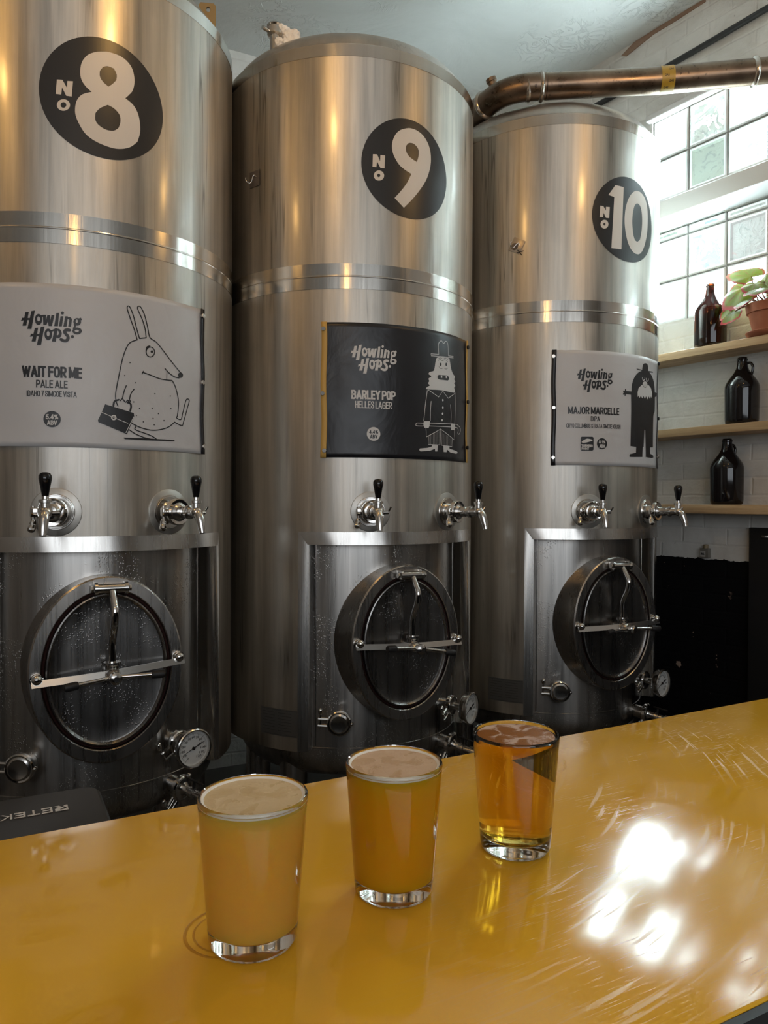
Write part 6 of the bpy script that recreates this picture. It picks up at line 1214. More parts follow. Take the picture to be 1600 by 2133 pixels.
def poster(e, key, label, u0, u1, sheet_mat, ink_mat, knock_mat, strips, words, art, knock, ink2=(), logo2=()):
    t = thing('poster', label, 'poster', tank_origin(e), ROW_RZ, 'beer posters on the tanks')
    T = TEXT_BOXES[key]
    V0, V1 = 1518.0, 1944.0
    bm = BM()
    nu, nv = 70, 30
    rows = []
    for j in range(nv + 1):
        row = []
        for i in range(nu + 1):
            u = u0 + (u1 - u0) * i / nu; v = V0 + (V1 - V0) * j / nv
            ed = max(0.0, 1 - min(i, nu - i) / 5.0)
            lift = 0.0022 + ed * (0.0016 + 0.0014 * math.sin(v * 0.021 + key) ) + (0.006 * max(0, 1 - j / 4) * max(0, 1 - i / 18) if key == 8 else 0)
            row.append(bm.verts.new(wrap(lift)(u, v)))
        rows.append(row)
    for A, B in zip(rows, rows[1:]):
        for i in range(nu): bm.faces.new((A[i], A[i + 1], B[i + 1], B[i]))
    sh = obj('paper_sheet', bm, sheet_mat, t, 60)
    md = sh.modifiers.new('thickness', 'SOLIDIFY'); md.thickness = 0.0006; md.offset = -1
    for su0, su1, mat in strips:
        bm = BM()
        g = [[bm.verts.new(wrap(0.0058 + 0.0012 * math.sin(v * 0.03))(u + 1.5 * math.sin(v * 0.025 + su0), v)) for u in (su0, (su0 + su1) / 2, su1)] for v in [V0 - 1 + (V1 - V0 + 2) * k / 24 for k in range(25)]]
        for A, B in zip(g, g[1:]):
            for i in range(2): bm.faces.new((A[i], A[i + 1], B[i + 1], B[i]))
        st = obj('edge_strip', bm, mat, t, 60)
        md = st.modifiers.new('thickness', 'SOLIDIFY'); md.thickness = 0.0012; md.offset = 1
    bm = BM()
    f1, f2, f3 = wrap(0.0030), wrap(0.0035), wrap(0.0040)
    art_mesh(bm, logo_items(T), f1, 12)
    flat_obj('brewery_logo', bm, ink_mat, t)
    for w, weight in words:
        bm = BM(); caps(bm, w, T[w], f1, weight)
        flat_obj('lettering', bm, ink_mat, t)
    bm = BM(); art_mesh(bm, [badge_art(key, T, True)], f1, 12)
    rd = flat_obj('strength_roundel', bm, ink_mat, t)
    for w in T:
        if '%' in w or w == 'ABV':
            bm = BM(); caps(bm, w, T[w], f2, 0.20)
            flat_obj('roundel_lettering', bm, knock_mat, rd)
    if len(logo2):
        bm = BM(); art_mesh(bm, logo2[:1], f1, 12)
        lg = flat_obj('partner_logo', bm, ink_mat, t)
        bm = BM(); art_mesh(bm, logo2[1:], f2, 12)
        flat_obj('saucer_emblem', bm, knock_mat, lg)
        for w in ('TURNING', 'POINT'):
            bm = BM(); caps(bm, w, T[w], f2, 0.22)
            flat_obj('logo_lettering', bm, knock_mat, lg)
    bm = BM(); art_mesh(bm, art, f1, 12)
    il = flat_obj('illustration', bm, ink_mat, t)
    for kn in knock:
        bm = BM(); art_mesh(bm, kn, f2, 12)
        flat_obj('illustration_detail', bm, knock_mat, il)
    if ink2:
        bm = BM(); art_mesh(bm, ink2, f3, 12)
        flat_obj('illustration_outline', bm, ink_mat, il)
    return t


poster(-L_, 8, 'white poster WAIT FOR ME with a long-nosed animal carrying a briefcase', -292, 320, M_PAPER, M_INK, M_WHITEINK,
       [(303, 319, M_BLACKPAPER)], [('WAIT FOR ME', 0.19), ('PALE ALE', 0.14), ('IDAHO 7 SIMCOE VISTA', 0.13)], ART['ant'], [ART['antw']])
poster(0.0, 9, 'black poster BARLEY POP with a pale bearded man in a hat', -277, 318, M_BLACKPAPER, M_WHITEINK, M_INK,
       [(-278, -260, M_YSTRIP), (303, 318, M_YSTRIP)], [('BARLEY POP', 0.19), ('HELLES LAGER', 0.14)], ART['man'], [ART['mand']], ART['manw'])
poster(L_, 10, 'white poster MAJOR MARCELLE with a black figure in a hat and white beard', -286, 262, M_PAPER, M_INK, M_WHITEINK,
       [(-286, -270, M_BLACKPAPER), (254, 266, M_BLACKPAPER)], [('MAJOR MARCELLE', 0.175), ('DIPA', 0.13), ('CRYO COLUMBUS STRATA SIMCOE KRUSH', 0.12)],
       ART['maj'][:1], [ART['majw'][:1] + ART['majnose'], ART['majw'][1:3]], ART['majn'], ART['maj'][1:] + ART['majw'][3:])

MAG = [(-L_, 308, 1924, 'upper', 'right edge of the white animal poster', 0), (-L_, 307, 1728, 'middle', 'right edge of the white animal poster', 0), (-L_, 312, 1540, 'lower', 'right edge of the white animal poster', 0),
       (0, -270, 1922, 'upper', 'left ochre strip of the black poster', 2), (0, -272, 1719, 'middle', 'left ochre strip of the black poster', 2), (0, -266, 1539, 'lower', 'left ochre strip of the black poster', 2),
       (0, 309, 1921, 'upper', 'right ochre strip of the black poster', 1), (0, 311, 1730, 'middle', 'right ochre strip of the black poster', 1), (0, 309, 1570, 'lower', 'right ochre strip of the black poster', 1),
       (L_, -280, 1920, 'upper', 'left black strip of the white bearded figure poster', 0), (L_, -278, 1730, 'middle', 'left black strip of the white bearded figure poster', 0), (L_, -279, 1546, 'lower', 'left black strip of the white bearded figure poster', 0),
       (L_, 258, 1936, 'upper', 'right edge of the white bearded figure poster', 1), (L_, 258, 1717, 'middle', 'right edge of the white bearded figure poster', 1), (L_, 260, 1564, 'lower', 'right edge of the white bearded figure poster', 0)]
_mp = {}
for e, u, v, which, where, mt in MAG:
    if mt not in _mp:
        bm = BM(); lathe(bm, [(0.0, 0.0), (0.0065, 0.0), (0.0068, 0.0012), (0.0068, 0.0062), (0.0062, 0.0070), (0.0, 0.0070)], axis=XA, seg=24)
        o = obj('magnet', bm, (M_MAGNET, M_DARKMAG, M_CHROME2)[mt], None, 35)
        _mp[mt] = o
    else:
        o = _mp[mt].copy(); COL.objects.link(o)
    o.matrix_world = Matrix.Translation(tank_origin(e)) @ Matrix.Rotation(ROW_RZ, 4, 'Z') @ local(math.degrees(u / 460.0), RT + 0.0072, v / 1000.0)
    setp(o, '%s %s magnet on the %s' % (which, ('bright round', 'dark round', 'dull grey round')[mt], where), 'magnet', 'magnets holding the posters')


def stick_hook(e, phi, z, rot, label, film):
    bm = BM()
    box(bm, (0, -0.024, -0.026), (0.0012, 0.024, 0.026), bev=0.0005)
    t = thing('adhesive_hook', label, 'hook')
    t.matrix_world = Matrix.Translation(tank_origin(e)) @ Matrix.Rotation(ROW_RZ, 4, 'Z') @ local(phi, RT + 0.0008, z) @ Matrix.Rotation(R_(rot), 4, 'X')
    obj('sticky_pad', bm, film, t, 30)
    bm = BM()
    tube(bm, smooth_path([(0.002, 0.010, 0.004), (0.005, 0.004, 0.010), (0.008, 0.000, 0.004), (0.011, -0.004, -0.012), (0.016, -0.010, -0.016), (0.022, -0.017, -0.008), (0.023, -0.018, 0.002)], 5), 0.0016, 8)
    obj('wire_hook', bm, M_CHROME, t, 50)
    return t


M_FILM1 = plain('dull_film', (0.13, 0.105, 0.085), 0.35, 0.3)
M_FILM2 = plain('clear_film', (0.36, 0.31, 0.25), 0.3, 0.6)
stick_hook(0, -66.4, CAM_Z + 1.063, 0, 'dark square stick-on wire hook on the left of the middle tank', M_FILM1)
hk = stick_hook(L_, -52.0, CAM_Z + 0.969, -28, 'tilted clear square stick-on hook with crossed black tape on the right tank', M_FILM2)
bm = BM()
for a in (0.62, -0.42):
    d = Vector((0, math.cos(a), math.sin(a)))
    p = Vector((0.0022, 0.021, -0.018)); s = d.cross(Vector((1, 0, 0))) * 0.0016
    bm.faces.new([bm.verts.new(p + d * k + q) for k, q in ((-0.011, -s), (0.017, -s), (0.017, s), (-0.011, s))])
tp = flat_obj('black_cross', bm, M_INK, hk)
bm = BM()
lathe(bm, [(0.0, 0.0016), (0.012, 0.0022), (0.014, 0.0012)], axis=XA, o=(0, -0.006, -0.006), seg=10)
obj('plastic_rosette', bm, M_FILM1, hk, 0)

# ------------------------------------------------------------------ the bar
BAR_TOP = CAM_Z - 0.28
BE = Vector((math.cos(BAR_RZ), math.sin(BAR_RZ), 0)); BN = Vector((-math.sin(BAR_RZ), math.cos(BAR_RZ), 0))
N_FAR, N_NEAR = 0.690, 0.268
bar = thing('bar_counter', 'long bar counter with a glossy yellow top and black edge', 'bar', BN * ((N_FAR + N_NEAR) / 2), BAR_RZ)
hw = (N_FAR - N_NEAR) / 2
bm = BM(); box(bm, (-1.9, -hw, BAR_TOP - 0.034), (1.75, hw, BAR_TOP), bev=0.0018)
top = obj('counter_top', bm, M_TABLE, bar, 30)
bm = BM()
prof = [(0.0, BAR_TOP - 0.0015), (-0.006, BAR_TOP - 0.001), (-0.010, BAR_TOP - 0.006), (-0.011, BAR_TOP - 0.018), (-0.011, BAR_TOP - 0.044), (-0.006, BAR_TOP - 0.050), (0.0, BAR_TOP - 0.050)]
A = [bm.verts.new((-1.9, -hw - 0.0005 + y, z)) for y, z in prof]; B = [bm.verts.new((1.75, -hw - 0.0005 + y, z)) for y, z in prof]
for i in range(len(prof)):
    j = (i + 1) % len(prof); bm.faces.new((A[i], A[j], B[j], B[i]))
bm.faces.new(A); bm.faces.new(B)
obj('edge_trim', bm, plain('black_edging', (0.008, 0.007, 0.008), 0.62), bar, 40)
bm = BM()
box(bm, (-1.85, -0.10, 0.0), (1.70, -0.06, BAR_TOP - 0.034)); box(bm, (-1.85, -0.06, BAR_TOP - 0.30), (1.70, hw - 0.03, BAR_TOP - 0.27))
for x in (-1.85, -0.6, 0.6, 1.66): box(bm, (x, -0.06, 0.0), (x + 0.04, hw - 0.05, BAR_TOP - 0.034))
obj('counter_body', bm, M_BLACKDOOR, bar, 0)


# ------------------------------------------------------------------ glasses of beer
def glass_mat():
    m = NT('clear_drinking_glass')
    m.set(Base_Color=(0.97, 0.99, 0.98, 1), Roughness=0.0, IOR=1.48)
    m.put(m.b.inputs['Transmission Weight'], 1.0)
    return m.m


def beer_mat(name, col, haze, dens, absorb):
    m = NT(name)
    m.set(Base_Color=(*col, 1), Roughness=0.02, IOR=1.34)
    m.put(m.b.inputs['Transmission Weight'], 1.0 - haze)
    if haze > 0:
        m.put(m.b.inputs['Subsurface Weight'], 1.0)
        m.put(m.b.inputs['Subsurface Radius'], (1.0, 0.55, 0.12))
        m.put(m.b.inputs['Subsurface Scale'], 0.02)
    if haze < 1 and dens > 0:
        va = m.n('ShaderNodeVolumeAbsorption', {'Color': (*absorb, 1), 'Density': dens})
        m.t.links.new(va.outputs[0], m.t.nodes['Material Output'].inputs['Volume'])
    return m.m


M_GLASS = glass_mat()


def foam_mat(name, col, lo, hi, clearcol):
    m = NT(name)
    n1 = m.noise(m.coords('Object', (1, 1, 1)), 55.0, 4, 0.6, 0.8)
    n2 = m.noise(m.coords('Object', (1, 1, 1)), 420.0, 2)
    f = m.ramp(n1, [(lo, g3(0)), (hi, g3(1))])
    m.set(Base_Color=m.mix((*clearcol, 1), (*col, 1), f), Roughness=m.maprange(f, 0, 1, 0.08, 0.6))
    m.bump(n2, 0.25, 0.0008)
    return m.m


GH, GRT, GRB = 0.0945, 0.0350, 0.0278
def g_out(z): return GRB + (GRT - GRB) * (z / GH)


M_COLLAR = plain('white_foam', (0.86, 0.80, 0.70), 0.6)


def beer_glass(x, y, label, blabel, bmat, fmat, level, collar=True):
    t = thing('beer_glass', label, 'glass', (x, y, BAR_TOP), 0.3, 'tasting glasses on the bar')
    bm = BM()
    prof = [(0.0, 0.0016), (GRB - 0.009, 0.0010), (GRB - 0.004, 0.0), (GRB - 0.0012, 0.0012), (g_out(0.004), 0.004)]
    prof += [(g_out(GH * k / 8), GH * k / 8) for k in range(1, 8)] + [(GRT - 0.0001, GH - 0.0016), (GRT - 0.0006, GH - 0.0004), (GRT - 0.0012, GH), (GRT - 0.0019, GH - 0.0005)]
    inn = lambda z: g_out(z) - 0.0021
    prof += [(inn(GH * k / 8), GH * k / 8) for k in range(7, 1, -1)] + [(inn(0.016), 0.016), (inn(0.0125) - 0.001, 0.0125), (inn(0.0105) - 0.005, 0.0105), (GRB - 0.014, 0.0098), (0.0, 0.0096)]
    lathe(bm, prof, seg=72)
    obj('glass_body', bm, M_GLASS, t, 40)
    b = thing('beer', blabel, 'beer', (x, y, BAR_TOP), 0.3, 'beers in the tasting glasses')
    e = 0.00012
    prof = [(0.0, 0.0096 - e), (GRB - 0.014, 0.0098 - e), (inn(0.0105) - 0.005 + e, 0.0105), (inn(0.0125) - 0.001 + e, 0.0125), (inn(0.016) + e, 0.016)]
    prof += [(inn(level * k / 8) + e, level * k / 8) for k in range(2, 9)] + [(0.0, level)]
    bm = BM(); lathe(bm, prof, seg=72)
    obj('liquid', bm, bmat, b, 40)
    bm = BM()
    r = inn(level)
    lathe(bm, [(0.0, level + 0.0004), (r * 0.6, level + 0.0004), (r - 0.0016, level + 0.0005), (r - 0.0016, level - 0.0002), (0.0, level - 0.0001)], seg=72)
    obj('foam', bm, fmat, b, 50)
    if collar:
        bm = BM()
        lathe(bm, [(r - 0.0019, level + 0.0004), (r - 0.0012, level + 0.0011), (r + 0.0001, level + 0.0015), (r + 0.0001, level - 0.0014), (r - 0.0012, level - 0.0010), (r - 0.0019, level + 0.0004)], seg=72)
        obj('foam_collar', bm, M_COLLAR, b, 50)
    return t


FG1 = foam_mat('cream_foam', (0.72, 0.55, 0.33), 0.30, 0.75, (0.70, 0.51, 0.27))
FG2 = foam_mat('beige_foam', (0.66, 0.45, 0.29), 0.30, 0.70, (0.63, 0.41, 0.23))
FG3 = foam_mat('patchy_foam', (0.62, 0.42, 0.30), 0.48, 0.66, (0.30, 0.10, 0.015))
beer_glass(-0.0826, 0.4738, 'small tumbler of hazy pale beer, nearest the camera', 'hazy straw coloured beer in the nearest glass',
           beer_mat('hazy_pale_beer', (0.93, 0.54, 0.095), 1.0, 0, (1, 1, 1)), FG1, 0.0918)
beer_glass(0.0081, 0.5354, 'small tumbler of golden cloudy beer, middle of the three', 'cloudy golden beer in the middle glass',
           beer_mat('cloudy_golden_beer', (0.98, 0.475, 0.016), 0.86, 14, (0.98, 0.65, 0.03)), FG2, 0.0915)
beer_glass(0.1079, 0.6039, 'small tumbler of clear amber beer, farthest of the three', 'clear amber beer in the farthest glass',
           beer_mat('clear_amber_beer', (1.0, 0.97, 0.85), 0.0, 60, (0.97, 0.79, 0.0)), FG3, 0.0915, False)

# wet ring left by a glass
bm = BM()
for r, w in ((0.030, 0.0012), (0.0245, 0.0008)):
    lathe(bm, [(r - w, 0.0), (r - w * 0.5, 0.0002), (r, 0.00026), (r + w * 0.5, 0.0002), (r + w, 0.0)], seg=64)
ring = obj('drink_ring', bm, None, None, 60)
ring.location = (-0.098, 0.484, BAR_TOP + 0.0001)
mw = NT('spilled_beer'); mw.set(Base_Color=(1.0, 0.93, 0.8, 1), Roughness=0.03, IOR=1.34); mw.put(mw.b.inputs['Transmission Weight'], 1.0)
ring.data.materials.append(mw.m)
setp(ring, 'wet ring mark on the yellow bar top beside the nearest glass', 'stain')

# ------------------------------------------------------------------ black device behind the bar
dv = thing('till_unit', 'black plastic unit lettered RETEK upside down, behind the bar', 'till unit', BN * 0.0, BAR_RZ)
ZD = CAM_Z - 0.36
def slab_round(bm, x0, x1, y0, y1, z0, z1, r, taper):
    rows = []
    for z, k in ((z0, 0.0), (z1 - 0.012, 0.0), (z1 - 0.003, 0.4), (z1, 1.0)):
        pts = []
        for cx, cy, a0 in ((x1 - r, y1 - r, 0), (x0 + r, y1 - r, 90), (x0 + r, y0 + r, 180), (x1 - r, y0 + r, 270)):
            for q in range(7):
                a = R_(a0 + 15 * q)
                rr = r - k * taper * 0.3
                pts.append((cx + rr * math.cos(a), cy + rr * math.sin(a)))
        rows.append([bm.verts.new((x, y, z)) for x, y in pts])
    for A, B in zip(rows, rows[1:]):
        for i in range(len(A)): bm.faces.new((A[i], A[(i + 1) % len(A)], B[(i + 1) % len(B)], B[i]))
    bm.faces.new(rows[0]); bm.faces.new(rows[-1])
bm = BM()
slab_round(bm, -0.32, 0.126, 0.775, 1.008, ZD - 0.055, ZD, 0.022, 0.02)
obj('casing', bm, M_GREYPL, dv, 40)
bm = BM()
# lettering is read from the server's side
def fdev(u, v): return Vector((0.083 - u / 1000.0, 0.955 - v / 1000.0, ZD + 0.0006))
def rect(u0, v0, u1, v1): return ('P', [(u0, v0), (u1, v0), (u1, v1), (u0, v1)], [])
HL = 19.0
y0 = 0.0
it = [('P', [(0, 19), (26, 19), (26, 10), (19, 8), (26, 0), (17, 0), (8, 10), (16, 13), (16, 15), (6, 14), (0, 8)], []), ('P', [(0, 0), (5, 0), (9, 4), (0, 11)], [])]
u = 31
it += [rect(u, 0, u + 4, 19), rect(u + 4, 15, u + 21, 19), rect(u + 4, 7.8, u + 19, 11.4), rect(u + 4, 0, u + 21, 4)]
u = 56
it += [rect(u, 15, u + 23, 19), rect(u + 9.5, 0, u + 13.5, 15)]
u = 83
it += [rect(u, 0, u + 4, 19), rect(u + 4, 15, u + 21, 19), rect(u + 4, 7.8, u + 19, 11.4), rect(u + 4, 0, u + 21, 4)]
u = 108
it += [rect(u, 0, u + 4, 19), ('P', [(u + 4, 8), (u + 17, 19), (u + 23, 19), (u + 9, 8.5), (u + 23, 0), (u + 17, 0)], [])]
art_mesh(bm, [('P', [(p[0] * 0.545, p[1] * 0.86 + 1.3) for p in i[1]], []) for i in it], fdev, 0)
flat_obj('lettering', bm, M_LETTER, dv)
for px in (0.005, 0.030):
    bm = BM(); lathe(bm, [(0.0, 0.0004), (0.004, 0.0004), (0.004, -0.002)], o=(px - 0.02, 0.875, ZD), seg=16)
    obj('screw', bm, M_RUBBER, dv, 30)
bm = BM(); box(bm, (-0.28, 0.80, 0.0), (0.06, 0.96, ZD - 0.055), bev=0.004)
obj('stand', bm, M_BLACKDOOR, dv, 30)

# ------------------------------------------------------------------ shelves on the right wall
def in_wall(o):
    o.location = WALL_O
    o.rotation_euler = (0, 0, WALL_RZ)
    return o


def wpt(s, p, z): return WALL_O + WD * s - WN * p + Vector((0, 0, z))


SHELF = [(0.660, 0.036, 'top pale wooden shelf under the glass-brick window'), (0.308, 0.036, 'middle pale wooden shelf on the right wall'), (-0.041, 0.040, 'lowest wooden shelf on the right wall')]
for z0, th, lab in SHELF:
    bm = BM(); box(bm, (-2.62, -0.158, CAM_Z + z0), (-0.55, 0.0, CAM_Z + z0 + th), bev=0.003)
    # a few dents in the front edge
    for v in bm.verts:
        if v.co.y < -0.15: v.co.y += random.uniform(-0.0008, 0.0008)
    setp(in_wall(obj('wall_shelf', bm, M_WOOD, None, 30)), lab, 'shelf', 'shelves on the right wall')
ST = [CAM_Z + z0 + th for z0, th, _ in SHELF]


def bottle_mat():
    m = NT('brown_bottle_glass')
    lw = m.n('ShaderNodeLayerWeight', {'Blend': 0.35})
    m.set(Base_Color=(0.05, 0.012, 0.003, 1), Roughness=0.05, IOR=1.5)
    m.put(m.b.inputs['Transmission Weight'], 0.85)
    va = m.n('ShaderNodeVolumeAbsorption', {'Color': (0.42, 0.10, 0.015, 1), 'Density': 90.0})
    m.t.links.new(va.outputs[0], m.t.nodes['Material Output'].inputs['Volume'])
    return m.m


M_BOTTLE = bottle_mat()
M_DARKBOTTLE = plain('black_brown_bottle', (0.006, 0.005, 0.006), 0.08)


def bottle(s, z, p, label, mat, handle_rot):
    t = thing('growler_bottle', label, 'bottle', wpt(s, p, z), WALL_RZ + R_(handle_rot), 'growler bottles on the shelves')
    bm = BM()
    prof = [(0.0, 0.004), (0.052, 0.003), (0.060, 0.0), (0.0655, 0.006), (0.068, 0.020), (0.0695, 0.150), (0.069, 0.163), (0.065, 0.177), (0.056, 0.193), (0.042, 0.212), (0.031, 0.228), (0.0245, 0.242),
            (0.0215, 0.256), (0.0200, 0.272), (0.0205, 0.276), (0.0225, 0.277), (0.0225, 0.281), (0.0195, 0.2825), (0.0190, 0.288), (0.0180, 0.289), (0.0150, 0.289)]
    if mat is M_BOTTLE:
        prof += [(0.0150, 0.27), (0.0195, 0.245), (0.038, 0.212), (0.060, 0.177), (0.0640, 0.160), (0.0640, 0.02), (0.0, 0.012)]
    else:
        prof += [(0.0140, 0.272), (0.0, 0.272)]
    lathe(bm, prof, seg=48)
    obj('bottle_body', bm, mat, t, 40)
    bm = BM()
    tube(bm, smooth_path([(0.0195, 0, 0.262), (0.034, 0, 0.262), (0.044, 0, 0.248), (0.044, 0, 0.230), (0.040, 0, 0.212)], 5), 0.0055, 12)
    obj('loop_handle', bm, mat if mat is M_DARKBOTTLE else M_DARKBOTTLE, t, 50)
    return t


bottle(1.962, ST[0], 0.078, 'brown glass growler bottle beside the potted plant on the top shelf', M_BOTTLE, 105)
bottle(1.810, ST[1], 0.078, 'black growler bottle with a loop handle on the middle shelf', M_DARKBOTTLE, 5)
bottle(1.876, ST[2], 0.078, 'black growler bottle on the lowest shelf', M_DARKBOTTLE, 75)


# ------------------------------------------------------------------ begonia in a terracotta pot
def terracotta():
    m = NT('terracotta')
    n1 = m.noise(m.coords('Object', (14, 14, 14)), 1.0, 5)
    m.set(Base_Color=m.ramp(n1, [(0.3, (0.30, 0.095, 0.045)), (0.7, (0.40, 0.14, 0.07))]), Roughness=0.75)
    return m.m


M_TERRA = terracotta()
PS, PP = 1.685, 0.094
saucer = obj('plant_saucer', lathe(BM(), [(0.0, 0.0), (0.070, 0.0), (0.088, 0.012), (0.091, 0.020), (0.088, 0.022), (0.070, 0.008), (0.0, 0.007)], seg=48), M_TERRA, None, 40)
saucer.location = wpt(PS, PP, ST[0])
setp(saucer, 'terracotta saucer under the plant pot on the top shelf', 'saucer')
pot = thing('potted_begonia', 'begonia with red-edged green leaves in a terracotta pot, top shelf', 'plant', wpt(PS, PP, ST[0] + 0.0075), WALL_RZ)
obj('pot', lathe(BM(), [(0.0, 0.0), (0.058, 0.0), (0.060, 0.003), (0.080, 0.092), (0.087, 0.093), (0.092, 0.128), (0.090, 0.130), (0.084, 0.129), (0.080, 0.105), (0.0, 0.105)], seg=48), M_TERRA, pot, 35)
obj('soil', lathe(BM(), [(0.081, 0.106), (0.05, 0.112), (0.0, 0.114)], seg=32), plain('potting_soil', (0.03, 0.02, 0.014), 0.95), pot, 60)


def leaf_mat():
    m = NT('begonia_leaf')
    uv = m.n('ShaderNodeTexCoord').outputs['UV']
    sep = m.n('ShaderNodeSeparateXYZ', {0: uv})
    rad, ang = sep.outputs[0], sep.outputs[1]
    edge = m.ramp(rad, [(0.80, g3(0)), (0.90, g3(1))])
    vein = m.math('PINGPONG', m.math('MULTIPLY', ang, 9.0), 0.5)
    vm = m.math('MULTIPLY', m.ramp(vein, [(0.0, g3(1)), (0.10, g3(0))]), m.ramp(rad, [(0.5, g3(1)), (0.8, g3(0))]))
    col = m.mix((0.24, 0.30, 0.025, 1), (0.05, 0.085, 0.02, 1), m.noise(m.coords('Object', (30, 30, 30)), 1.0, 3))
    col = m.mix(col, (0.22, 0.03, 0.03, 1), vm)
    col = m.mix(col, (0.40, 0.02, 0.04, 1), edge)
    tr = m.n('ShaderNodeBsdfTranslucent', {'Color': m.mix(col, (0.75, 0.80, 0.05, 1), 0.35)})
    mx = m.n('ShaderNodeMixShader', {0: 0.055})
    m.set(Base_Color=col, Roughness=0.35)
    m.t.links.new(m.b.outputs[0], mx.inputs[1]); m.t.links.new(tr.outputs[0], mx.inputs[2])
    m.t.links.new(mx.outputs[0], m.t.nodes['Material Output'].inputs['Surface'])
    return m.m


M_LEAF = leaf_mat()
M_STEM = plain('red_brown_stem', (0.16, 0.05, 0.03), 0.5)


def leaf(name_parent, base, tip_dir, normal, size, asym=0.35):
    """lopsided heart-shaped begonia leaf; base = where the stalk joins"""
    bm = BM()
    uvl = bm.loops.layers.uv.new('UVMap')
    y = Vector(tip_dir).normalized(); n = Vector(normal); n = (n - y * n.dot(y)).normalized(); x = y.cross(n)
    base = Vector(base)
    NA, NR = 40, 5
    grid = []
    for i in range(NA):
        a = 2 * PI * i / NA
        # outline radius: heart notch at the stalk, point at the tip, ragged margin
        r = 0.62 + 0.25 * math.cos(a) - 0.26 * math.exp(-((a - PI) / 0.42) ** 2) + 0.16 * math.exp(-(min(a, 2 * PI - a) / 0.22) ** 2) + asym * 0.35 * math.sin(a) + 0.022 * math.sin(11 * a) + 0.012 * math.sin(23 * a)
        row = []
        for k in range(1, NR + 1):
            q = k / NR
            dx, dy = math.sin(a) * r * q, math.cos(a) * r * q
            cup = -0.22 * (dx * dx) - 0.16 * (dy * dy) + 0.03 * q * math.sin(5 * a)
            row.append((bm.verts.new(base + (y * (dy + 0.05) + x * dx + n * cup) * size), q, i / NA))
        grid.append(row)
    c = bm.verts.new(base + y * 0.05 * size)
    def face(vs):
        f = bm.faces.new([v[0] for v in vs])
        for l, v in zip(f.loops, vs): l[uvl].uv = (v[1], v[2])
    for i in range(NA):
        A, B = grid[i], grid[(i + 1) % NA]
        if i == NA - 1: B = [(v, q, 1.0) for v, q, _ in B]
        face([(c, 0.0, A[0][2]), A[0], B[0]])
        for k in range(NR - 1): face([A[k], A[k + 1], B[k + 1], B[k]])
    return obj('leaf', bm, M_LEAF, name_parent, 80)


def lf(s, z, p, tip, nrm, size, asym=0.35):
    """leaf placed in wall terms: s along the wall, z height above the camera, p out from the wall; with its stalk"""
    b = Vector((-(s - PS), -(p - PP), CAM_Z + z - (ST[0] + 0.0075)))
    leaf(pot, b, tip, nrm, size, asym)
    bm = BM()
    r0 = Vector((random.uniform(-0.025, 0.025), random.uniform(-0.03, 0.03), 0.108))
    mid = (r0 + b) / 2 + Vector((b.x * 0.12, b.y * 0.1, 0.022))
    tube(bm, smooth_path([r0, mid, b], 6), 0.0028, 8)
    obj('leaf_stalk', bm, M_STEM, pot, 60)


lf(1.752, 0.960, 0.115, (-0.80, -0.15, 0.30), (0.25, -0.70, 0.75), 0.105, 0.5)
lf(1.825, 0.905, 0.105, (-0.55, -0.2, -0.75), (-0.35, -0.9, 0.25), 0.085)
lf(1.775, 0.920, 0.130, (-0.55, -0.35, -0.55), (0.5, -0.3, 0.8), 0.110, -0.3)
lf(1.730, 0.925, 0.125, (0.65, -0.3, -0.45), (0.3, -0.5, 0.8), 0.085)
lf(1.838, 0.845, 0.115, (-0.75, -0.2, -0.55), (0.2, -0.8, 0.6), 0.062)
lf(1.815, 0.825, 0.130, (-0.6, -0.3, -0.45), (-0.2, -0.75, 0.6), 0.070, -0.4)
lf(1.700, 0.925, 0.110, (0.5, 0.1, 0.35), (0.1, -0.85, 0.5), 0.070)
lf(1.655, 0.905, 0.110, (0.8, -0.25, 0.1), (0.0, -0.8, 0.6), 0.085)
lf(1.690, 0.890, 0.155, (0.2, -0.9, -0.4), (0.1, -0.4, 0.9), 0.080)
lf(1.640, 0.865, 0.120, (0.8, -0.2, -0.5), (0.5, -0.6, 0.6), 0.075)
lf(1.750, 0.860, 0.150, (-0.3, -0.8, -0.5), (-0.1, -0.6, 0.8), 0.065)

# ------------------------------------------------------------------ gas pipe, cable, socket, cupboard
def pv(x, y, z): return Vector((x, y, z + CAM_Z))
gp = thing('gas_pipe', 'tarnished steel gas pipe crossing above the right tank', 'pipe', (0, 0, 0), 0)
PR = 0.047
straight = [pv(0.605, 2.845, 1.580), pv(1.00, 2.835, 1.596), pv(1.385, 2.80, 1.612), pv(1.66, 2.765, 1.624), pv(1.975, 2.732, 1.637)]
bend = smooth_path([pv(-0.215, 4.13, 1.585), pv(0.10, 3.53, 1.583), pv(0.25, 3.25, 1.582), pv(0.355, 3.06, 1.581), pv(0.405, 2.965, 1.580), pv(0.455, 2.893, 1.580), pv(0.53, 2.853, 1.580), pv(0.605, 2.845, 1.580)], 6)
bm = BM(); tube(bm, straight, PR, 36); obj('straight_pipe', bm, M_PIPE, gp, 50)
bm = BM(); tube(bm, bend, [PR * 0.96] * 20 + [PR * 1.03] * (len(bend) - 20), 36)
obj('elbow', bm, M_PIPE, gp, 50)
def bead(p, d, w, k):
    bm = BM(); lathe(bm, [(PR, -w), (PR * k, -w * 0.55), (PR * (k + 0.05), 0.0), (PR * k, w * 0.55), (PR, w)], o=p, axis=d, seg=40)
    obj('press_fitting', bm, plain('bright_fitting_steel', (0.55, 0.50, 0.45), 0.22, 1.0) if 'bright_fitting_steel' not in bpy.data.materials else bpy.data.materials['bright_fitting_steel'], gp, 50)
bead(pv(0.588, 2.847, 1.579), (1, -0.03, 0.04), 0.009, 1.12)
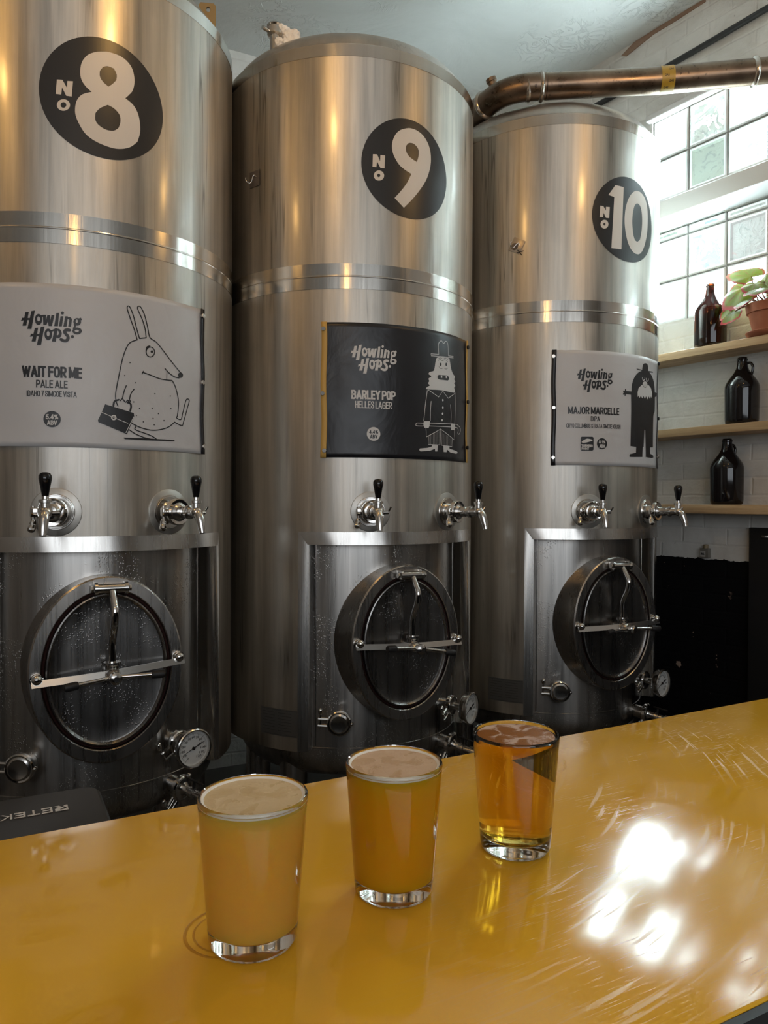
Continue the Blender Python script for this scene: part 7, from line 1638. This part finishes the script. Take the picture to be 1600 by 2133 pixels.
bead(pv(0.398, 2.978, 1.580), (0.46, -0.88, 0.0), 0.012, 1.14)
bead(pv(1.372, 2.802, 1.6115), (1, -0.09, 0.04), 0.010, 1.14)
bead(pv(0.540, 2.853, 1.576), (1, -0.12, 0.04), 0.008, 1.05)
bm = BM()
lathe(bm, [(0.0, -0.01), (0.017, -0.01), (0.017, 0.030), (0.021, 0.032), (0.021, 0.045), (0.0, 0.046)], o=pv(0.425, 2.935, 1.615), axis=(-0.35, -0.1, 1), seg=20)
obj('test_plug', bm, M_PIPE, gp, 40)
# GAS tape wrapped round the pipe
px0, px1 = 1.030, 1.078
ax = (straight[2] - straight[1]).normalized()
bx, by, _ = basis(ax)
def tape_pt(off):
    def f(u, v):
        c = straight[1] + ax * (px0 - straight[1].x + u / 1000.0)
        a = v / (PR * 1000)
        n = Vector((0, -1, 0)); n = (n - ax * n.dot(ax)).normalized(); w = ax.cross(n); w = -w if w.z < 0 else w
        return c + (n * math.cos(a) + w * math.sin(a)) * (PR + off)
    return f
bm = BM()
f = tape_pt(0.0008)
g = [[bm.verts.new(f(u, v)) for u in (0, 16, 32, 48)] for v in [-75 + 150 * k / 30 for k in range(31)]]
for A, B in zip(g, g[1:]):
    for i in range(3): bm.faces.new((A[i], A[i + 1], B[i + 1], B[i]))
tape = flat_obj('gas_tape', bm, plain('yellow_ochre_tape', (0.42, 0.27, 0.03), 0.4), gp)
setp(tape, label='yellow tape printed GAS')
bm = BM()
for k, v in enumerate((-52, -30, -10, 12, 34, 54)):
    uo = 8 + (k % 2) * 17
    text_mesh(bm, 'GAS', (uo, v, uo + 18, v + 8), tape_pt(0.0013), 0.02, 0)
flat_obj('tape_lettering', bm, M_INK, tape)

bm = BM()
tube(bm, smooth_path([(-2.86, -0.02, CAM_Z + 2.106), (-2.2, -0.022, CAM_Z + 2.102), (-1.6, -0.022, CAM_Z + 2.118), (-0.6, -0.022, CAM_Z + 2.13)], 6), 0.0135, 14)
setp(in_wall(obj('electrical_cable', bm, M_CABLE, None, 60)), 'thick black cable running along the wall under the ceiling', 'cable')

sk = thing('wall_label_box', 'small box with a little dark label on the wall below the shelves', 'box', wpt(2.018, 0, CAM_Z - 0.232), WALL_RZ)
bm = BM(); box(bm, (-0.022, -0.020, -0.014), (0.020, 0, 0.030), bev=0.002); obj('box_body', bm, plain('grey_beige_plastic', (0.16, 0.145, 0.12), 0.5), sk, 30)
bm = BM(); box(bm, (-0.020, -0.0215, -0.010), (0.005, -0.0200, 0.018)); obj('printed_label', bm, plain('pale_label', (0.36, 0.34, 0.31), 0.5), sk, 0)
bm = BM()
tri = [(-0.017, -0.001), (-0.012, 0.011), (-0.009, 0.004), (-0.005, 0.012), (0.002, -0.001)]
bm.faces.new([bm.verts.new((x, -0.0219, z)) for x, z in tri]); flat_obj('label_symbol', bm, M_INK, sk)
bm = BM(); lathe(bm, [(0.0, 0.0), (0.011, 0.0), (0.011, 0.016), (0.0, 0.018)], o=(0.0, -0.008, 0.030), seg=20); obj('knob', bm, plain('tan_plastic', (0.24, 0.18, 0.10), 0.5), sk, 40)

cb = thing('wall_cupboard', 'tall matt black cupboard standing against the right wall', 'cupboard', wpt(0, 0, 0), WALL_RZ)
bm = BM(); box(bm, (-1.800, -0.03, 0.0), (-0.9, 0.0, CAM_Z - 0.10), bev=0.002)
obj('cupboard_body', bm, M_BLACKDOOR, cb, 30)
bm = BM(); box(bm, (-1.742, -0.036, CAM_Z - 0.142), (-1.712, -0.03, CAM_Z - 0.132), bev=0.001)
obj('catch_plate', bm, M_CHROME2, cb, 30)

# ------------------------------------------------------------------ filament lamps above the bar
def bulb_mat():
    m = NT('glowing_filament_bulb')
    m.set(Base_Color=(0.9, 0.5, 0.2, 1), Roughness=0.1, Emission_Color=(1.0, 0.56, 0.17, 1), Emission_Strength=LAMP_POWER)
    return m.m


M_BULB = bulb_mat()
lamp0 = None
LAMPS = [(-0.33, 1.50, 1.62, 'hanging filament bulb over the bar, middle of the row'), (1.15, 1.77, 1.60, 'hanging filament bulb over the bar, nearest the window'), (-1.57, 1.10, 1.62, 'hanging filament bulb over the bar, farthest from the window'),
         (-0.10, -0.9, 1.55, 'added filament bulb behind the viewer, out of view')]  # this last bulb is an addition for extra warm light
for x, y, z, lab in LAMPS:
    if lamp0 is None:
        lamp0 = thing('pendant_lamp', lab, 'lamp', pv(x, y, z), 0, 'filament bulbs hanging over the bar')
        parts = []
        bm = BM(); lathe(bm, [(0.0, -0.062), (0.020, -0.058), (0.032, -0.040), (0.036, -0.020), (0.032, 0.004), (0.020, 0.030), (0.014, 0.045), (0.0, 0.045)], seg=24)
        parts.append(obj('bulb', bm, M_BULB, lamp0, 60))
        bm = BM(); lathe(bm, [(0.0, 0.042), (0.017, 0.042), (0.019, 0.080), (0.010, 0.092), (0.0, 0.093)], seg=20)
        parts.append(obj('lamp_holder', bm, M_BLACKPL, lamp0, 40))
        bm = BM(); tube(bm, [(0, 0, 0.09), (0, 0, CEIL_Z - CAM_Z - z)], 0.004, 8)
        parts.append(obj('flex', bm, M_CABLE, lamp0, 60))
    else:
        l = lamp0.copy(); COL.objects.link(l); l.location = pv(x, y, z); l['label'] = lab
        for c in parts:
            d = c.copy(); COL.objects.link(d); d.parent = l
            if c.name.startswith('flex'): d.scale.z = (CEIL_Z - CAM_Z - z) / (CEIL_Z - CAM_Z - LAMPS[0][2])

bpy.context.view_layer.update()
